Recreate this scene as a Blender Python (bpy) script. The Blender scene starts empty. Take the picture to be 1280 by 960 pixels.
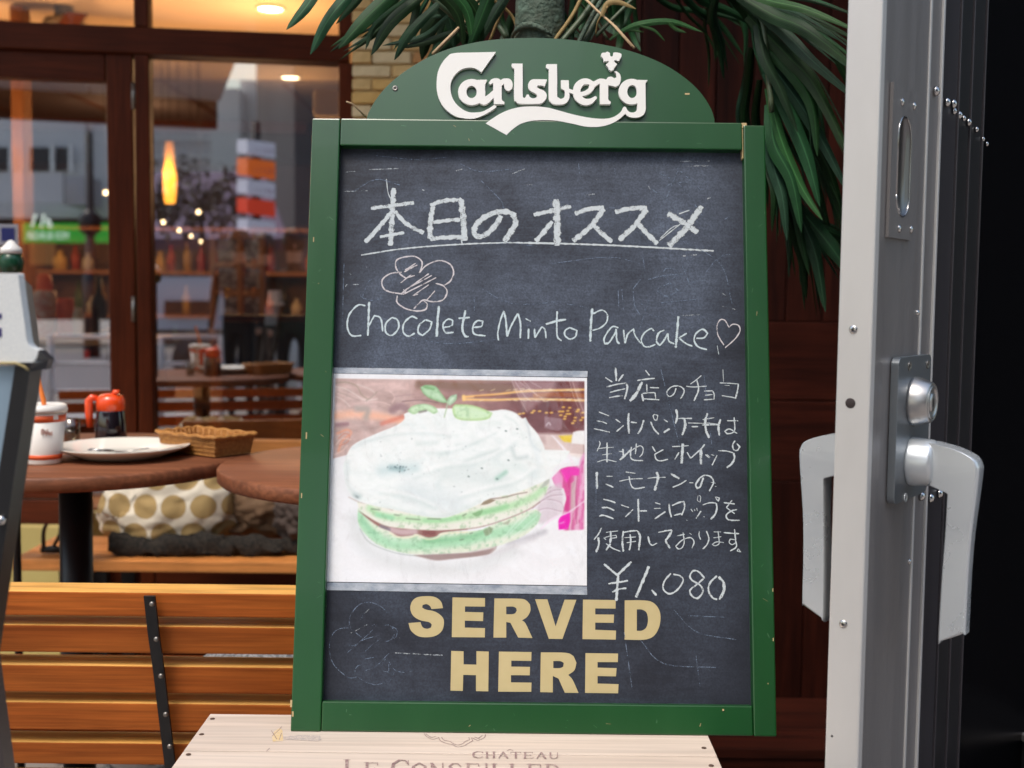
import bpy, bmesh, math, random
import numpy as np
from mathutils import Vector, Matrix
from mathutils.geometry import tessellate_polygon
random.seed(7)
rng = np.random.default_rng(7)
S = bpy.context.scene
COL = S.collection
R_ = math.radians
# ------------------------------------------------------------------ camera
F = 1500.0                      # focal length in photo pixels (photo 1280 x 960)
CP = Vector((0, 0, 1.05))
CR = Matrix.Rotation(R_(90 - 4.2), 3, 'X') @ Matrix.Rotation(0.011, 3, 'Z')
cam_d = bpy.data.cameras.new('camera')
cam = bpy.data.objects.new('camera', cam_d)
COL.objects.link(cam)
cam.matrix_world = Matrix.Translation(CP) @ CR.to_4x4()
cam_d.sensor_width = 36.0
cam_d.lens = F / 1280 * 36.0
cam_d.clip_start = 0.05
cam_d.clip_end = 500
cam_d.dof.use_dof = True
cam_d.dof.focus_distance = 1.44
cam_d.dof.aperture_fstop = 5.2
S.camera = cam
# ------------------------------------------------------------------ sky and sun
W = bpy.data.worlds.new('World'); S.world = W; W.use_nodes = True
nt = W.node_tree
sky = nt.nodes.new('ShaderNodeTexSky'); sky.sky_type = 'NISHITA'; sky.sun_disc = False
SUN_EL, SUN_AZ = R_(62), R_(212)
sky.sun_elevation = SUN_EL; sky.sun_rotation = SUN_AZ
sky.air_density = 1.6; sky.dust_density = 3.5; sky.ozone_density = 0.6
nt.links.new(sky.outputs[0], nt.nodes['Background'].inputs[0])
nt.nodes['Background'].inputs[1].default_value = 0.15
sun_d = bpy.data.lights.new('sun', 'SUN'); sun_d.energy = 1.3; sun_d.angle = R_(16); sun_d.color = (1, .95, .88)
sun = bpy.data.objects.new('sun', sun_d); COL.objects.link(sun)
# sky texture: rotation measured clockwise from +Y; direction towards the sun
sd = Vector((math.sin(SUN_AZ) * math.cos(SUN_EL), math.cos(SUN_AZ) * math.cos(SUN_EL), math.sin(SUN_EL)))
sun.rotation_euler = (-sd).to_track_quat('-Z', 'Y').to_euler()
sun.location = (0, 0, 6)
vs = S.view_settings
vs.view_transform = 'Standard'; vs.look = 'None'; vs.gamma = 1; vs.use_curve_mapping = False
vs.exposure = 0.56
S.cycles.max_bounces = 8; S.cycles.transparent_max_bounces = 12
S.cycles.sample_clamp_indirect = 4
S.cycles.use_denoising = True
S.render.resolution_x, S.render.resolution_y = 1024, 768

# ------------------------------------------------------------------ helpers: pixels <-> world
def ray(x, y): return CR @ Vector(((x - 640) / F, -(y - 480) / F, -1.0))
def PY(x, y, Y): d = ray(x, y); return CP + d * (Y / d.y)
def PZ(x, y, z): d = ray(x, y); return CP + d * ((z - CP.z) / d.z)
def hitp(x, y, o, n):
    d = ray(x, y); return CP + d * ((o - CP).dot(n) / d.dot(n))
def lin(c):
    return tuple((v / 12.92 if v <= .04045 else ((v + .055) / 1.055) ** 2.4) for v in c)

# ------------------------------------------------------------------ helpers: materials
def nn(t, ty, **k):
    n = t.nodes.new(ty)
    for a, b in k.items(): setattr(n, a, b)
    return n
def mat(name, col=(.5, .5, .5), rough=.5, metal=0., spec=.5, emit=None, es=0., noise=None, bump=None, rvar=0., coat=0., scale=(1, 1, 1), sheen=0.):
    """col base; noise=(scale, amount, col2, detail) blends towards col2; bump=(scale, strength, dist)"""
    m = bpy.data.materials.new(name); m.use_nodes = True
    t = m.node_tree; b = t.nodes['Principled BSDF']
    b.inputs['Base Color'].default_value = (*col, 1)
    b.inputs['Roughness'].default_value = rough
    b.inputs['Metallic'].default_value = metal
    b.inputs['Specular IOR Level'].default_value = spec
    b.inputs['Coat Weight'].default_value = coat
    b.inputs['Sheen Weight'].default_value = sheen
    if emit:
        b.inputs['Emission Color'].default_value = (*emit, 1); b.inputs['Emission Strength'].default_value = es
    tc = nn(t, 'ShaderNodeTexCoord'); mp = nn(t, 'ShaderNodeMapping'); mp.inputs['Scale'].default_value = scale
    t.links.new(tc.outputs['Object'], mp.inputs['Vector'])
    if noise:
        n = nn(t, 'ShaderNodeTexNoise'); n.inputs['Scale'].default_value = noise[0]
        n.inputs['Detail'].default_value = noise[3] if len(noise) > 3 else 5
        n.inputs['Roughness'].default_value = .62
        t.links.new(mp.outputs[0], n.inputs['Vector'])
        r = nn(t, 'ShaderNodeMapRange'); r.inputs[1].default_value = .5 - .5 * (noise[4] if len(noise) > 4 else .5); r.inputs[2].default_value = .5 + .5 * (noise[4] if len(noise) > 4 else .5)
        r.inputs[4].default_value = noise[1]
        t.links.new(n.outputs['Fac'], r.inputs[0])
        x = nn(t, 'ShaderNodeMix', data_type='RGBA')
        x.inputs[6].default_value = (*col, 1); x.inputs[7].default_value = (*noise[2], 1)
        t.links.new(r.outputs[0], x.inputs[0]); t.links.new(x.outputs[2], b.inputs['Base Color'])
        if rvar:
            rr = nn(t, 'ShaderNodeMapRange'); rr.inputs[3].default_value = max(0, rough - rvar); rr.inputs[4].default_value = min(1, rough + rvar)
            rr.inputs[1].default_value = .3; rr.inputs[2].default_value = .7
            t.links.new(n.outputs['Fac'], rr.inputs[0]); t.links.new(rr.outputs[0], b.inputs['Roughness'])
    if bump:
        n = nn(t, 'ShaderNodeTexNoise'); n.inputs['Scale'].default_value = bump[0]; n.inputs['Detail'].default_value = 4
        t.links.new(mp.outputs[0], n.inputs['Vector'])
        bp = nn(t, 'ShaderNodeBump'); bp.inputs['Strength'].default_value = bump[1]; bp.inputs['Distance'].default_value = bump[2]
        t.links.new(n.outputs['Fac'], bp.inputs['Height']); t.links.new(bp.outputs[0], b.inputs['Normal'])
    return m
def wood(name, c1, c2, sc=1.0, rough=.5, axis='X', spec=.4, coat=0., per_object=.0, dark=None, fine=.70):
    """long grained wood; grain runs along the axis of the object's coordinates"""
    m = bpy.data.materials.new(name); m.use_nodes = True
    t = m.node_tree; b = t.nodes['Principled BSDF']
    b.inputs['Roughness'].default_value = rough; b.inputs['Specular IOR Level'].default_value = spec; b.inputs['Coat Weight'].default_value = coat
    b.inputs['Coat Roughness'].default_value = .3
    tc = nn(t, 'ShaderNodeTexCoord'); mp = nn(t, 'ShaderNodeMapping')
    s = {'X': (1.5, 30, 30), 'Y': (30, 1.5, 30), 'Z': (30, 30, 1.5)}[axis]
    mp.inputs['Scale'].default_value = tuple(v * sc for v in s)
    oi = nn(t, 'ShaderNodeObjectInfo')
    ad = nn(t, 'ShaderNodeVectorMath', operation='ADD'); mu = nn(t, 'ShaderNodeMath', operation='MULTIPLY'); mu.inputs[1].default_value = 37.0
    t.links.new(oi.outputs['Random'], mu.inputs[0])
    t.links.new(tc.outputs['Object'], mp.inputs['Vector']); t.links.new(mp.outputs[0], ad.inputs[0]); t.links.new(mu.outputs[0], ad.inputs[1])
    n = nn(t, 'ShaderNodeTexNoise'); n.inputs['Scale'].default_value = 1.0; n.inputs['Detail'].default_value = 7; n.inputs['Distortion'].default_value = .6; n.inputs['Roughness'].default_value = .65
    t.links.new(ad.outputs[0], n.inputs['Vector'])
    cr = nn(t, 'ShaderNodeValToRGB'); e = cr.color_ramp.elements
    e[0].position = .32; e[0].color = (*c1, 1); e[1].position = .68; e[1].color = (*c2, 1)
    if dark:
        e3 = e.new(.25); e3.color = (*dark, 1)
    t.links.new(n.outputs['Fac'], cr.inputs[0])
    mp2 = nn(t, 'ShaderNodeMapping'); mp2.inputs['Scale'].default_value = tuple(v * sc * (8 if v > 5 else 5) for v in s); t.links.new(tc.outputs['Object'], mp2.inputs['Vector'])
    ad2 = nn(t, 'ShaderNodeVectorMath', operation='ADD'); t.links.new(mp2.outputs[0], ad2.inputs[0]); t.links.new(mu.outputs[0], ad2.inputs[1])
    n2 = nn(t, 'ShaderNodeTexNoise'); n2.inputs['Scale'].default_value = 1.0; n2.inputs['Detail'].default_value = 4; n2.inputs['Distortion'].default_value = .4; t.links.new(ad2.outputs[0], n2.inputs['Vector'])
    mr2 = nn(t, 'ShaderNodeMapRange'); mr2.inputs[1].default_value = .35; mr2.inputs[2].default_value = .62; mr2.inputs[3].default_value = fine; mr2.inputs[4].default_value = 1.08; t.links.new(n2.outputs['Fac'], mr2.inputs[0])
    n3 = nn(t, 'ShaderNodeTexNoise'); n3.inputs['Scale'].default_value = 7.0; n3.inputs['Detail'].default_value = 5; t.links.new(tc.outputs['Object'], n3.inputs['Vector'])
    mr3 = nn(t, 'ShaderNodeMapRange'); mr3.inputs[1].default_value = .30; mr3.inputs[2].default_value = .6; mr3.inputs[3].default_value = min(1, fine + .10); mr3.inputs[4].default_value = 1.05; t.links.new(n3.outputs['Fac'], mr3.inputs[0])
    ml = nn(t, 'ShaderNodeMath', operation='MULTIPLY'); t.links.new(mr2.outputs[0], ml.inputs[0]); t.links.new(mr3.outputs[0], ml.inputs[1])
    hs0 = nn(t, 'ShaderNodeHueSaturation'); t.links.new(cr.outputs[0], hs0.inputs['Color']); t.links.new(ml.outputs[0], hs0.inputs['Value'])
    last = hs0.outputs[0]
    if per_object:
        hs = nn(t, 'ShaderNodeHueSaturation'); mr = nn(t, 'ShaderNodeMapRange'); mr.inputs[3].default_value = 1 - per_object; mr.inputs[4].default_value = 1 + per_object
        t.links.new(oi.outputs['Random'], mr.inputs[0]); t.links.new(mr.outputs[0], hs.inputs['Value']); t.links.new(last, hs.inputs['Color']); last = hs.outputs[0]
    t.links.new(last, b.inputs['Base Color'])
    bp = nn(t, 'ShaderNodeBump'); bp.inputs['Strength'].default_value = .25; bp.inputs['Distance'].default_value = .001
    t.links.new(n.outputs['Fac'], bp.inputs['Height']); t.links.new(bp.outputs[0], b.inputs['Normal'])
    return m
def glassmat(name, refl=.3, tint=(1, 1, 1), rough=0.):
    m = bpy.data.materials.new(name); m.use_nodes = True; t = m.node_tree
    t.nodes.remove(t.nodes['Principled BSDF']); o = t.nodes['Material Output']
    g = nn(t, 'ShaderNodeBsdfGlossy'); g.inputs['Roughness'].default_value = rough
    tr = nn(t, 'ShaderNodeBsdfTransparent'); tr.inputs[0].default_value = (*tint, 1)
    lw0 = nn(t, 'ShaderNodeLayerWeight'); lw0.inputs[0].default_value = .5; lw = nn(t, 'ShaderNodeMath', operation='POWER'); lw.inputs[1].default_value = 4.
    t.links.new(lw0.outputs['Facing'], lw.inputs[0])
    ad = nn(t, 'ShaderNodeMath', operation='ADD'); ad.inputs[1].default_value = refl; ad.use_clamp = True
    mx = nn(t, 'ShaderNodeMixShader')
    t.links.new(lw.outputs[0], ad.inputs[0]); t.links.new(ad.outputs[0], mx.inputs[0])
    t.links.new(tr.outputs[0], mx.inputs[1]); t.links.new(g.outputs[0], mx.inputs[2]); t.links.new(mx.outputs[0], o.inputs[0])
    return m

# ------------------------------------------------------------------ helpers: objects
def tag(o, label=None, cat=None, group=None, kind=None):
    if label: o['label'] = label
    if cat: o['category'] = cat
    if group: o['group'] = group
    if kind: o['kind'] = kind
    return o
def thing(name, label, cat, loc=(0, 0, 0), rot=(0, 0, 0), group=None):
    o = bpy.data.objects.new(name, None); COL.objects.link(o); o.location = loc; o.rotation_euler = rot
    o.empty_display_size = .05
    return tag(o, label, cat, group)
def put(name, me, m=None, parent=None, label=None, loc=None, rot=None):
    o = bpy.data.objects.new(name, me); COL.objects.link(o)
    if m is not None and not me.materials:
        for q in (m if isinstance(m, (list, tuple)) else [m]): me.materials.append(q)
    if parent is not None: o.parent = parent
    if label: o['label'] = label
    if loc is not None: o.location = loc
    if rot is not None: o.rotation_euler = rot
    return o
def fix_loc(parent, child_world):          # world point -> local coordinates of an unparented/translated Empty
    return parent.matrix_basis.inverted() @ Vector(child_world)
class MB:
    def __init__(s): s.v = []; s.f = []; s.sm = []
    def add(s, vs_, fs, smooth=False):
        k = len(s.v); s.v += [tuple(v) for v in vs_]
        for f in fs: s.f.append([i + k for i in f]); s.sm.append(smooth)
        return s
    def box(s, lo, hi, b=0., M=None):
        x0, y0, z0 = lo; x1, y1, z1 = hi
        bm = bmesh.new(); bmesh.ops.create_cube(bm, size=1)
        for v in bm.verts:
            v.co = Vector(((x0 + x1) / 2 + v.co.x * (x1 - x0), (y0 + y1) / 2 + v.co.y * (y1 - y0), (z0 + z1) / 2 + v.co.z * (z1 - z0)))
        if b > 0: bmesh.ops.bevel(bm, geom=bm.edges[:], offset=b, segments=2, affect='EDGES', profile=.6)
        bm.verts.index_update()
        s.add([(M @ v.co if M else v.co) for v in bm.verts], [[v.index for v in f.verts] for f in bm.faces]); bm.free(); return s
    def tube(s, pts, rad, n=8, cap=True, flat=None):
        pts = [Vector(p) for p in pts]
        if not hasattr(rad, '__len__'): rad = [rad] * len(pts)
        vs_ = []; up = Vector((0.13, 0.21, 1)).normalized(); prev = None
        for i, p in enumerate(pts):
            d = (pts[min(i + 1, len(pts) - 1)] - pts[max(i - 1, 0)]).normalized()
            if prev is None: a = d.cross(up if abs(d.dot(up)) < .95 else Vector((1, 0, 0))).normalized()
            else: a = (prev - d * prev.dot(d)).normalized()
            prev = a; b = d.cross(a)
            for k in range(n):
                t = 2 * math.pi * k / n
                vs_.append(p + (a * math.cos(t) + b * math.sin(t) * (flat or 1)) * rad[i])
        fs = [[i * n + k, i * n + (k + 1) % n, (i + 1) * n + (k + 1) % n, (i + 1) * n + k] for i in range(len(pts) - 1) for k in range(n)]
        if cap: fs += [list(range(n))[::-1], [(len(pts) - 1) * n + k for k in range(n)]]
        return s.add(vs_, fs, True)
    def lathe(s, prof, n=32, c=(0, 0, 0), M=None, sx=1, sy=1):
        vs_ = []
        for r, z in prof:
            for k in range(n):
                t = 2 * math.pi * k / n; v = Vector((c[0] + r * math.cos(t) * sx, c[1] + r * math.sin(t) * sy, c[2] + z)); vs_.append(M @ v if M else v)
        fs = [[i * n + k, i * n + (k + 1) % n, (i + 1) * n + (k + 1) % n, (i + 1) * n + k] for i in range(len(prof) - 1) for k in range(n)]
        if prof[0][0] > 1e-5: fs.append(list(range(n))[::-1])
        if prof[-1][0] > 1e-5: fs.append([(len(prof) - 1) * n + k for k in range(n)])
        return s.add(vs_, fs, True)
    def extr(s, outline, y0, y1, holes=(), M=None):
        """outline in (x,z); front at y0, back at y1 (y1>y0)"""
        loops = [[Vector((p[0], p[1], 0)) for p in outline]] + [[Vector((p[0], p[1], 0)) for p in h] for h in holes]
        tri = tessellate_polygon(loops); flat = [p for l in loops for p in l]; n = len(flat)
        vs_ = [Vector((p.x, y0, p.y)) for p in flat] + [Vector((p.x, y1, p.y)) for p in flat]
        if M: vs_ = [M @ v for v in vs_]
        fs = []
        for a, b, c in tri:
            fs.append([a, b, c]); fs.append([c + n, b + n, a + n])
        k = 0
        for l in loops:
            m_ = len(l)
            for i in range(m_):
                a, b = k + i, k + (i + 1) % m_; fs.append([a, b, b + n, a + n])
            k += m_
        return s.add(vs_, fs)
    def mesh(s, name, recalc=True):
        me = bpy.data.meshes.new(name); me.from_pydata(s.v, [], s.f); me.polygons.foreach_set('use_smooth', s.sm)
        if recalc:
            bm = bmesh.new(); bm.from_mesh(me); bmesh.ops.recalc_face_normals(bm, faces=bm.faces[:]); bm.to_mesh(me); bm.free()
        me.update(); return me
    def obj(s, name, m, parent=None, label=None, loc=None, rot=None, recalc=True):
        return put(name, s.mesh(name, recalc), m, parent, label, loc, rot)
def smooth_path(pts, seg=6, closed=False, sharp=50):
    """Catmull-Rom through pts, keeping corners sharper than `sharp` degrees"""
    P = [np.array(p, float) for p in pts]; n = len(P); out = []
    def corner(i):
        if not closed and (i == 0 or i == n - 1): return True
        a = P[i] - P[i - 1]; b = P[(i + 1) % n] - P[i]
        c = a.dot(b) / (np.linalg.norm(a) * np.linalg.norm(b) + 1e-9)
        return math.degrees(math.acos(max(-1, min(1, c)))) > sharp
    cs = [corner(i) for i in range(n)]
    for i in range(n if closed else n - 1):
        p1, p2 = P[i], P[(i + 1) % n]
        p0 = 2 * p1 - p2 if cs[i] else P[i - 1]
        p3 = 2 * p2 - p1 if cs[(i + 1) % n] else P[(i + 2) % n]
        for k in range(seg):
            t = k / seg
            out.append(.5 * ((2 * p1) + (p2 - p0) * t + (2 * p0 - 5 * p1 + 4 * p2 - p3) * t * t + (3 * p1 - p0 - 3 * p2 + p3) * t ** 3))
    if not closed: out.append(P[-1])
    return out

# ------------------------------------------------------------------ materials
M = {}
M['green'] = mat('green_paint', (.0016, .056, .008), .30, spec=.9, coat=.12, noise=(9, .6, (.004, .088, .014)), bump=(150, .10, .0005), rvar=.03, scale=(1, 1, .25))
M['green_edge'] = mat('green_paint_edge', (.010, .10, .02), .5, noise=(60, .6, (.03, .16, .05)))
M['worn'] = mat('bare_wood_chip', (.55, .42, .22), .8, noise=(90, .7, (.35, .25, .12)))
M['white'] = mat('white_lacquer', (.82, .82, .80), .35, noise=(9, .35, (.76, .75, .71)), bump=(60, .05, .0005))
M['cream'] = mat('cream_print', (.56, .47, .26), .6, spec=.2, noise=(50, .6, (.49, .40, .20)))
M['steel'] = mat('brushed_steel', (.27, .255, .255), .42, metal=.45, noise=(3, .6, (.20, .188, .188)), bump=(40, .12, .0006), rvar=.10, scale=(14, 14, .7))
M['steel_edge'] = mat('satin_steel_edge', (.68, .67, .66), .45, metal=.45, noise=(6, .7, (.52, .51, .50)), bump=(500, .06, .0002), scale=(1, 1, .4))
M['alu'] = mat('cast_aluminium', (.66, .70, .735), .30, metal=.6, noise=(16, .5, (.60, .64, .67), 8, .8), bump=(900, .08, .0001), rvar=.08)
M['alu_dark'] = mat('grey_plate', (.24, .27, .30), .38, metal=.8, noise=(120, .8, (.26, .28, .30), 6, .4), bump=(300, .2, .0004))
M['chrome'] = mat('bright_steel', (.62, .61, .60), .17, metal=1, noise=(80, .4, (.45, .44, .43)), scale=(1, 1, .2))
M['black'] = mat('black_paint', (.006, .006, .008), .38, noise=(30, .5, (.016, .016, .02)))
M['blackmetal'] = mat('black_steel', (.010, .010, .012), .42, metal=.2, noise=(50, .6, (.03, .028, .028)))
M['iron'] = mat('zinc_screw', (.35, .34, .32), .4, metal=.9, noise=(200, .6, (.12, .1, .08)))
M['cafewood'] = wood('stained_frame_wood', (.085, .0165, .0045), (.130, .027, .0080), 1., .45, 'Z', spec=.15)
M['cafewoodx'] = wood('stained_beam_wood', (.076, .0148, .0042), (.115, .0235, .0070), 1., .48, 'X', spec=.15)
M['wallwood'] = wood('dark_red_wall_wood', (.018, .004, .0025), (.048, .0095, .005), 1.3, .6, 'Z', per_object=.25, spec=.12)
M['wallwoodx'] = wood('dark_red_wall_wood_across', (.018, .004, .0025), (.048, .0095, .005), 1.3, .6, 'X', per_object=.25, spec=.12)
M['slat'] = wood('orange_bench_wood', (.36, .080, .013), (.54, .150, .027), .9, .55, 'X', spec=.2, per_object=.20, dark=(.24, .042, .009), fine=.76)
M['benchseat'] = wood('brown_bench_wood', (.52, .18, .045), (.74, .30, .08), .9, .5, 'X', per_object=.12)
M['table'] = wood('walnut_table_top', (.17, .056, .026), (.28, .105, .050), .6, .5, 'X', spec=.3)
M['crate'] = wood('pale_pine', (.50, .405, .335), (.60, .515, .445), .55, .8, 'X', spec=.12, per_object=.04, dark=(.40, .30, .23), fine=.90)
M['ink'] = mat('stamp_ink', (.22, .13, .13), .85, noise=(300, .9, (.42, .32, .29), 4, .3))
M['rope'] = mat('raffia_rope', (.55, .40, .24), .8, noise=(150, .8, (.36, .24, .13)), bump=(300, .4, .001))
# ================================================================== THE SETTING: ground
def noise_ground(name, c1, c2, sc, rough=.8, bump=.4, vor=False):
    m = mat(name, c1, rough, noise=(sc, .9, c2, 8), bump=(sc * 4, bump, .004)); return m
M['paving'] = noise_ground('terrace_paving', (.22, .19, .17), (.33, .30, .28), 9)
M['asphalt'] = noise_ground('asphalt', (.14, .13, .15), (.20, .19, .21), 30)
g = MB().add([(-60, -60, 0), (60, -60, 0), (60, 60, 0), (-60, 60, 0)], [[0, 1, 2, 3]]).obj('ground', M['paving']); tag(g, 'grey paved ground of the terrace', kind='structure')
rd = MB().add([(-60, -15, .004), (60, -15, .004), (60, -6.5, .004), (-60, -6.5, .004)], [[0, 1, 2, 3]]).obj('road', M['asphalt']); tag(rd, 'grey street behind the viewer', kind='structure')
gm = mat('gravel_stones', (.40, .38, .36), .8, noise=(18, .9, (.08, .075, .07), 3, .25))
gv = MB(); gmb = []
for k in range(900):
    x = random.uniform(-2.2, .2); y = random.uniform(1.75, 3.1); r = random.uniform(.010, .020)
    q = [(x - r, y, .004), (x, y - r * .8, .004), (x + r, y, .004), (x, y + r * .8, .004), (x + r * .1, y, .004 + r)]
    gv.add(q, [[0, 1, 4], [1, 2, 4], [2, 3, 4], [3, 0, 4]], True)
tag(gv.obj('gravel', gm), 'white and dark pebbles scattered on the terrace floor', kind='stuff')

# ================================================================== cafe window plane
WN0 = Vector((-1.01, 3.30, 0)); WD = Vector((1, .15, 0)).normalized(); WN = Vector((.15, -1, 0)).normalized()   # WN faces the terrace
WROT = math.atan2(WD.y, WD.x)
def WP(x, y, off=0.):            # pixel -> (along window, height)
    p = hitp(x, y, WN0 + WN * off, WN); return ((p - WN0).dot(WD), p.z)
def WL(s, z, off=0.): p = WN0 + WD * s - WN * off; return Vector((p.x, p.y, z))
def mirror(p): p = Vector(p); return p - WN * (2 * (p - WN0).dot(WN))
win = thing('cafe_window', 'dark red wooden cafe window wall with glass panes and a door', 'window', WN0, (0, 0, WROT))
def wbox(name, s0, s1, z0, z1, y0, y1, m, label=None, b=.004, parent=win):
    return MB().box((s0, y0, z0), (s1, y1, z1), b).obj(name, m, parent, label)
mul0 = WP(172, 250)[0]; mul1 = WP(190, 250)[0]
beam_lo = WP(180, 70)[1]; beam_hi = WP(180, 37)[1]
right_end = WP(437, 100)[0]; left_end = -2.6; ztop = 2.75
wbox('mullion', mul0, mul1, 0, beam_lo - .002, -.03, .05, M['cafewood'])
wbox('mullion', mul0, mul1, beam_hi + .002, ztop, -.03, .05, M['cafewood'])
wbox('transom_beam', left_end, right_end, beam_lo, beam_hi, -.035, .055, M['cafewoodx'])
wbox('jamb', right_end - .03, right_end + .02, 0, beam_lo - .002, -.03, .05, M['cafewood'])
wbox('jamb', right_end - .03, right_end + .02, beam_hi + .002, ztop, -.03, .05, M['cafewood'])
sill_z = .46
wbox('sill', mul1 + .002, right_end - .032, .0, sill_z, -.028, .048, M['cafewoodx'])
gl = glassmat('window_glass', .62)
gl2 = glassmat('transom_glass', .03)
def pane(s0, s1, z0, z1, parent=win, name='glass_pane', gl=gl):
    return MB().add([(s0, .012, z0), (s1, .012, z0), (s1, .012, z1), (s0, .012, z1)], [[0, 1, 2, 3]]).obj(name, gl, parent, recalc=False)
pane(mul1 + .001, right_end - .031, sill_z + .001, beam_lo - .001)
pane(mul1 + .001, right_end - .031, beam_hi + .003, ztop - .01, gl=gl2)
pane(left_end, mul0 - .001, beam_hi + .003, ztop - .01, gl=gl2)
# the door leaf left of the mullion
door = thing('cafe_door', 'dark red wooden glazed door in the cafe window wall', 'door', WN0, (0, 0, WROT))
dl0 = -1.35; ds0 = WP(137, 300)[0]; ds1 = mul0 - .006; dz1 = WP(90, 64)[1]; dg1 = WP(90, 101)[1]
def dbox(name, *a, m=None, label=None): return wbox(name, *a, m or M['cafewood'], label, parent=door)
dbox('stile', ds0, ds1, .03, dz1 - .004, -.02, .03)
dbox('stile', dl0 - .12, dl0, .03, dz1 - .004, -.02, .03)
dbox('top_rail', dl0 + .002, ds0 - .002, dg1, dz1 - .004, -.018, .028, m=M['cafewoodx'])
dbox('bottom_rail', dl0 + .002, ds0 - .002, .03, .30, -.018, .028, m=M['cafewoodx'])
pane(dl0 + .002, ds0 - .002, .302, dg1 - .002, parent=door)
for py in (122, 386, 620):
    s, z = WP(169, py); MB().tube([(s, -.028, z - .035), (s, -.028, z + .035)], .006, 8).obj('hinge', M['iron'], door)
s, z = WP(9, 293)
stk = MB().box((s - .026, .0085, z - .028), (s + .026, .010, z + .028)).obj('door_sticker', mat('white_sticker', (.55, .55, .6), .5), door)
MB().box((s - .017, .006, z - .018), (s + .017, .0075, z + .018)).obj('blue_square', mat('blue_print', (.03, .04, .22), .5), stk)

# ------------------------------------------------------------------ the room behind the glass
def room_box(name, lo, hi, m, kind='structure', label=None):
    o = MB().box(lo, hi).obj(name, m); return tag(o, label, kind=kind)
wi = mat('inside_wall', (.16, .055, .025), .7, noise=(3, .6, (.09, .03, .015)))
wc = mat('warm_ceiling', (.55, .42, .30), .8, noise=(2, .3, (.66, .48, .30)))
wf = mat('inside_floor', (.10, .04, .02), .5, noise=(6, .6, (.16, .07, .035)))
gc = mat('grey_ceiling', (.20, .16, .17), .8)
room_box('inside_floor', (-6.5, 3.6, .004), (1.2, 14, .02), wf, label='brown floor inside the cafe')
room_box('inside_back_wall', (-6.5, 14, 0), (1.2, 14.1, 2.8), wi, label='dark brown back wall inside the cafe')
room_box('inside_left_wall', (-6.6, 2.2, 0), (-6.5, 14, 2.8), wi, label='brown left wall inside the cafe')
room_box('inside_right_wall', (-.2, 3.55, 0), (-.1, 13.9, 2.8), wi, label='brown right wall inside the cafe')
zc_ = 2.55
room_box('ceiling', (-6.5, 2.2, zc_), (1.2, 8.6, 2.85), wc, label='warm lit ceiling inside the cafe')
room_box('stand_in_ceiling', (-6.5, 8.6, zc_ - .02), (1.2, 14, 2.83), gc, label='grey rear ceiling inside the cafe, in place of a mirrored soffit')  # grey ceiling, joints and beam stand in for a soffit mirrored in the glass
for k in range(8):
    x = -5.9 + k * .85; MB().box((x, 8.62, zc_ - .03), (x + .03, 14, zc_ - .021)).obj('stand_in_joint', wi, None)['kind'] = 'structure'
zb = PY(300, 165, 10.5).z
bm_ = tag(MB().box((-6.4, 10.5, zb), (PY(383, 160, 10.5).x, 10.7, zb + .13)).obj('stand_in_beam', M['cafewoodx']), 'dark red beam added inside in place of a mirrored soffit edge', 'beam')
lamp_disk = mat('lamp_glow', (.9, .8, .6), .4, emit=(1, .80, .50), es=14)
lamp_small = mat('small_lamp_glow', (.9, .8, .6), .4, emit=(1, .72, .38), es=9)
trim = mat('lamp_trim', (.6, .5, .38), .4)
def light(name, loc, e, col, r=.05):
    l = bpy.data.lights.new(name, 'POINT'); l.energy = e; l.color = col; l.shadow_soft_size = r
    o = bpy.data.objects.new(name, l); COL.objects.link(o); o.location = loc; return o
for (px, py), lb in (((363, 96), 'round ceiling downlight nearer the back, below the transom beam'), ((338, 10), 'round ceiling downlight nearest the glass, above the transom beam')):
    p = PZ(px, py, zc_); t = thing('ceiling_downlight', lb, 'ceiling light', p, group='downlights in the cafe ceiling')
    MB().lathe([(.062, -.004), (.062, -.0005)], 24).obj('lens', lamp_disk, t)
    MB().tube([(.072 * math.cos(a * math.pi / 12), .072 * math.sin(a * math.pi / 12), -.004) for a in range(26)], .009, 8, False).obj('ring', trim, t)
    light('downlight_bulb', (p.x, p.y, p.z - .35), 8, (1, .58, .26))
lbs = ('small glowing bulb seen through the door glass, beside the door stile', 'highest of the five small bulbs below the amber pendant, to its right', 'leftmost small glowing bulb just below the amber pendant lamp',
       'small glowing bulb between the leftmost one and the lowest pair', 'upper of the two lowest small glowing bulbs', 'lowest and smallest of the glowing bulbs in the cafe')
for i, (px, py) in enumerate(((132, 241), (248, 265), (204, 278), (224, 288), (239, 295), (251, 302))):
    p = PY(px, py, 7.0 + i * .15)
    t = thing('bulb_pendant', lbs[i], 'pendant lamp', p, group='small bulbs hanging at the back of the cafe')
    r = .014 - i * .001
    MB().lathe([(.001, -r), (r * .7, -r * .7), (r, 0), (r * .7, r * .7), (.004, r)], 14).obj('bulb', lamp_small, t)
    MB().tube([(0, 0, r), (0, 0, 2.52 - p.z)], .003, 6).obj('cord', M['black'], t)
for xx in (-4.4, -2.9, -1.4):
    light('room_light', (xx, 6.2, 1.7), 30, (1, .55, .24), .3)
light('room_light', (-3.0, 9.6, 2.2), 10, (1, .6, .3), .2)
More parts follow.
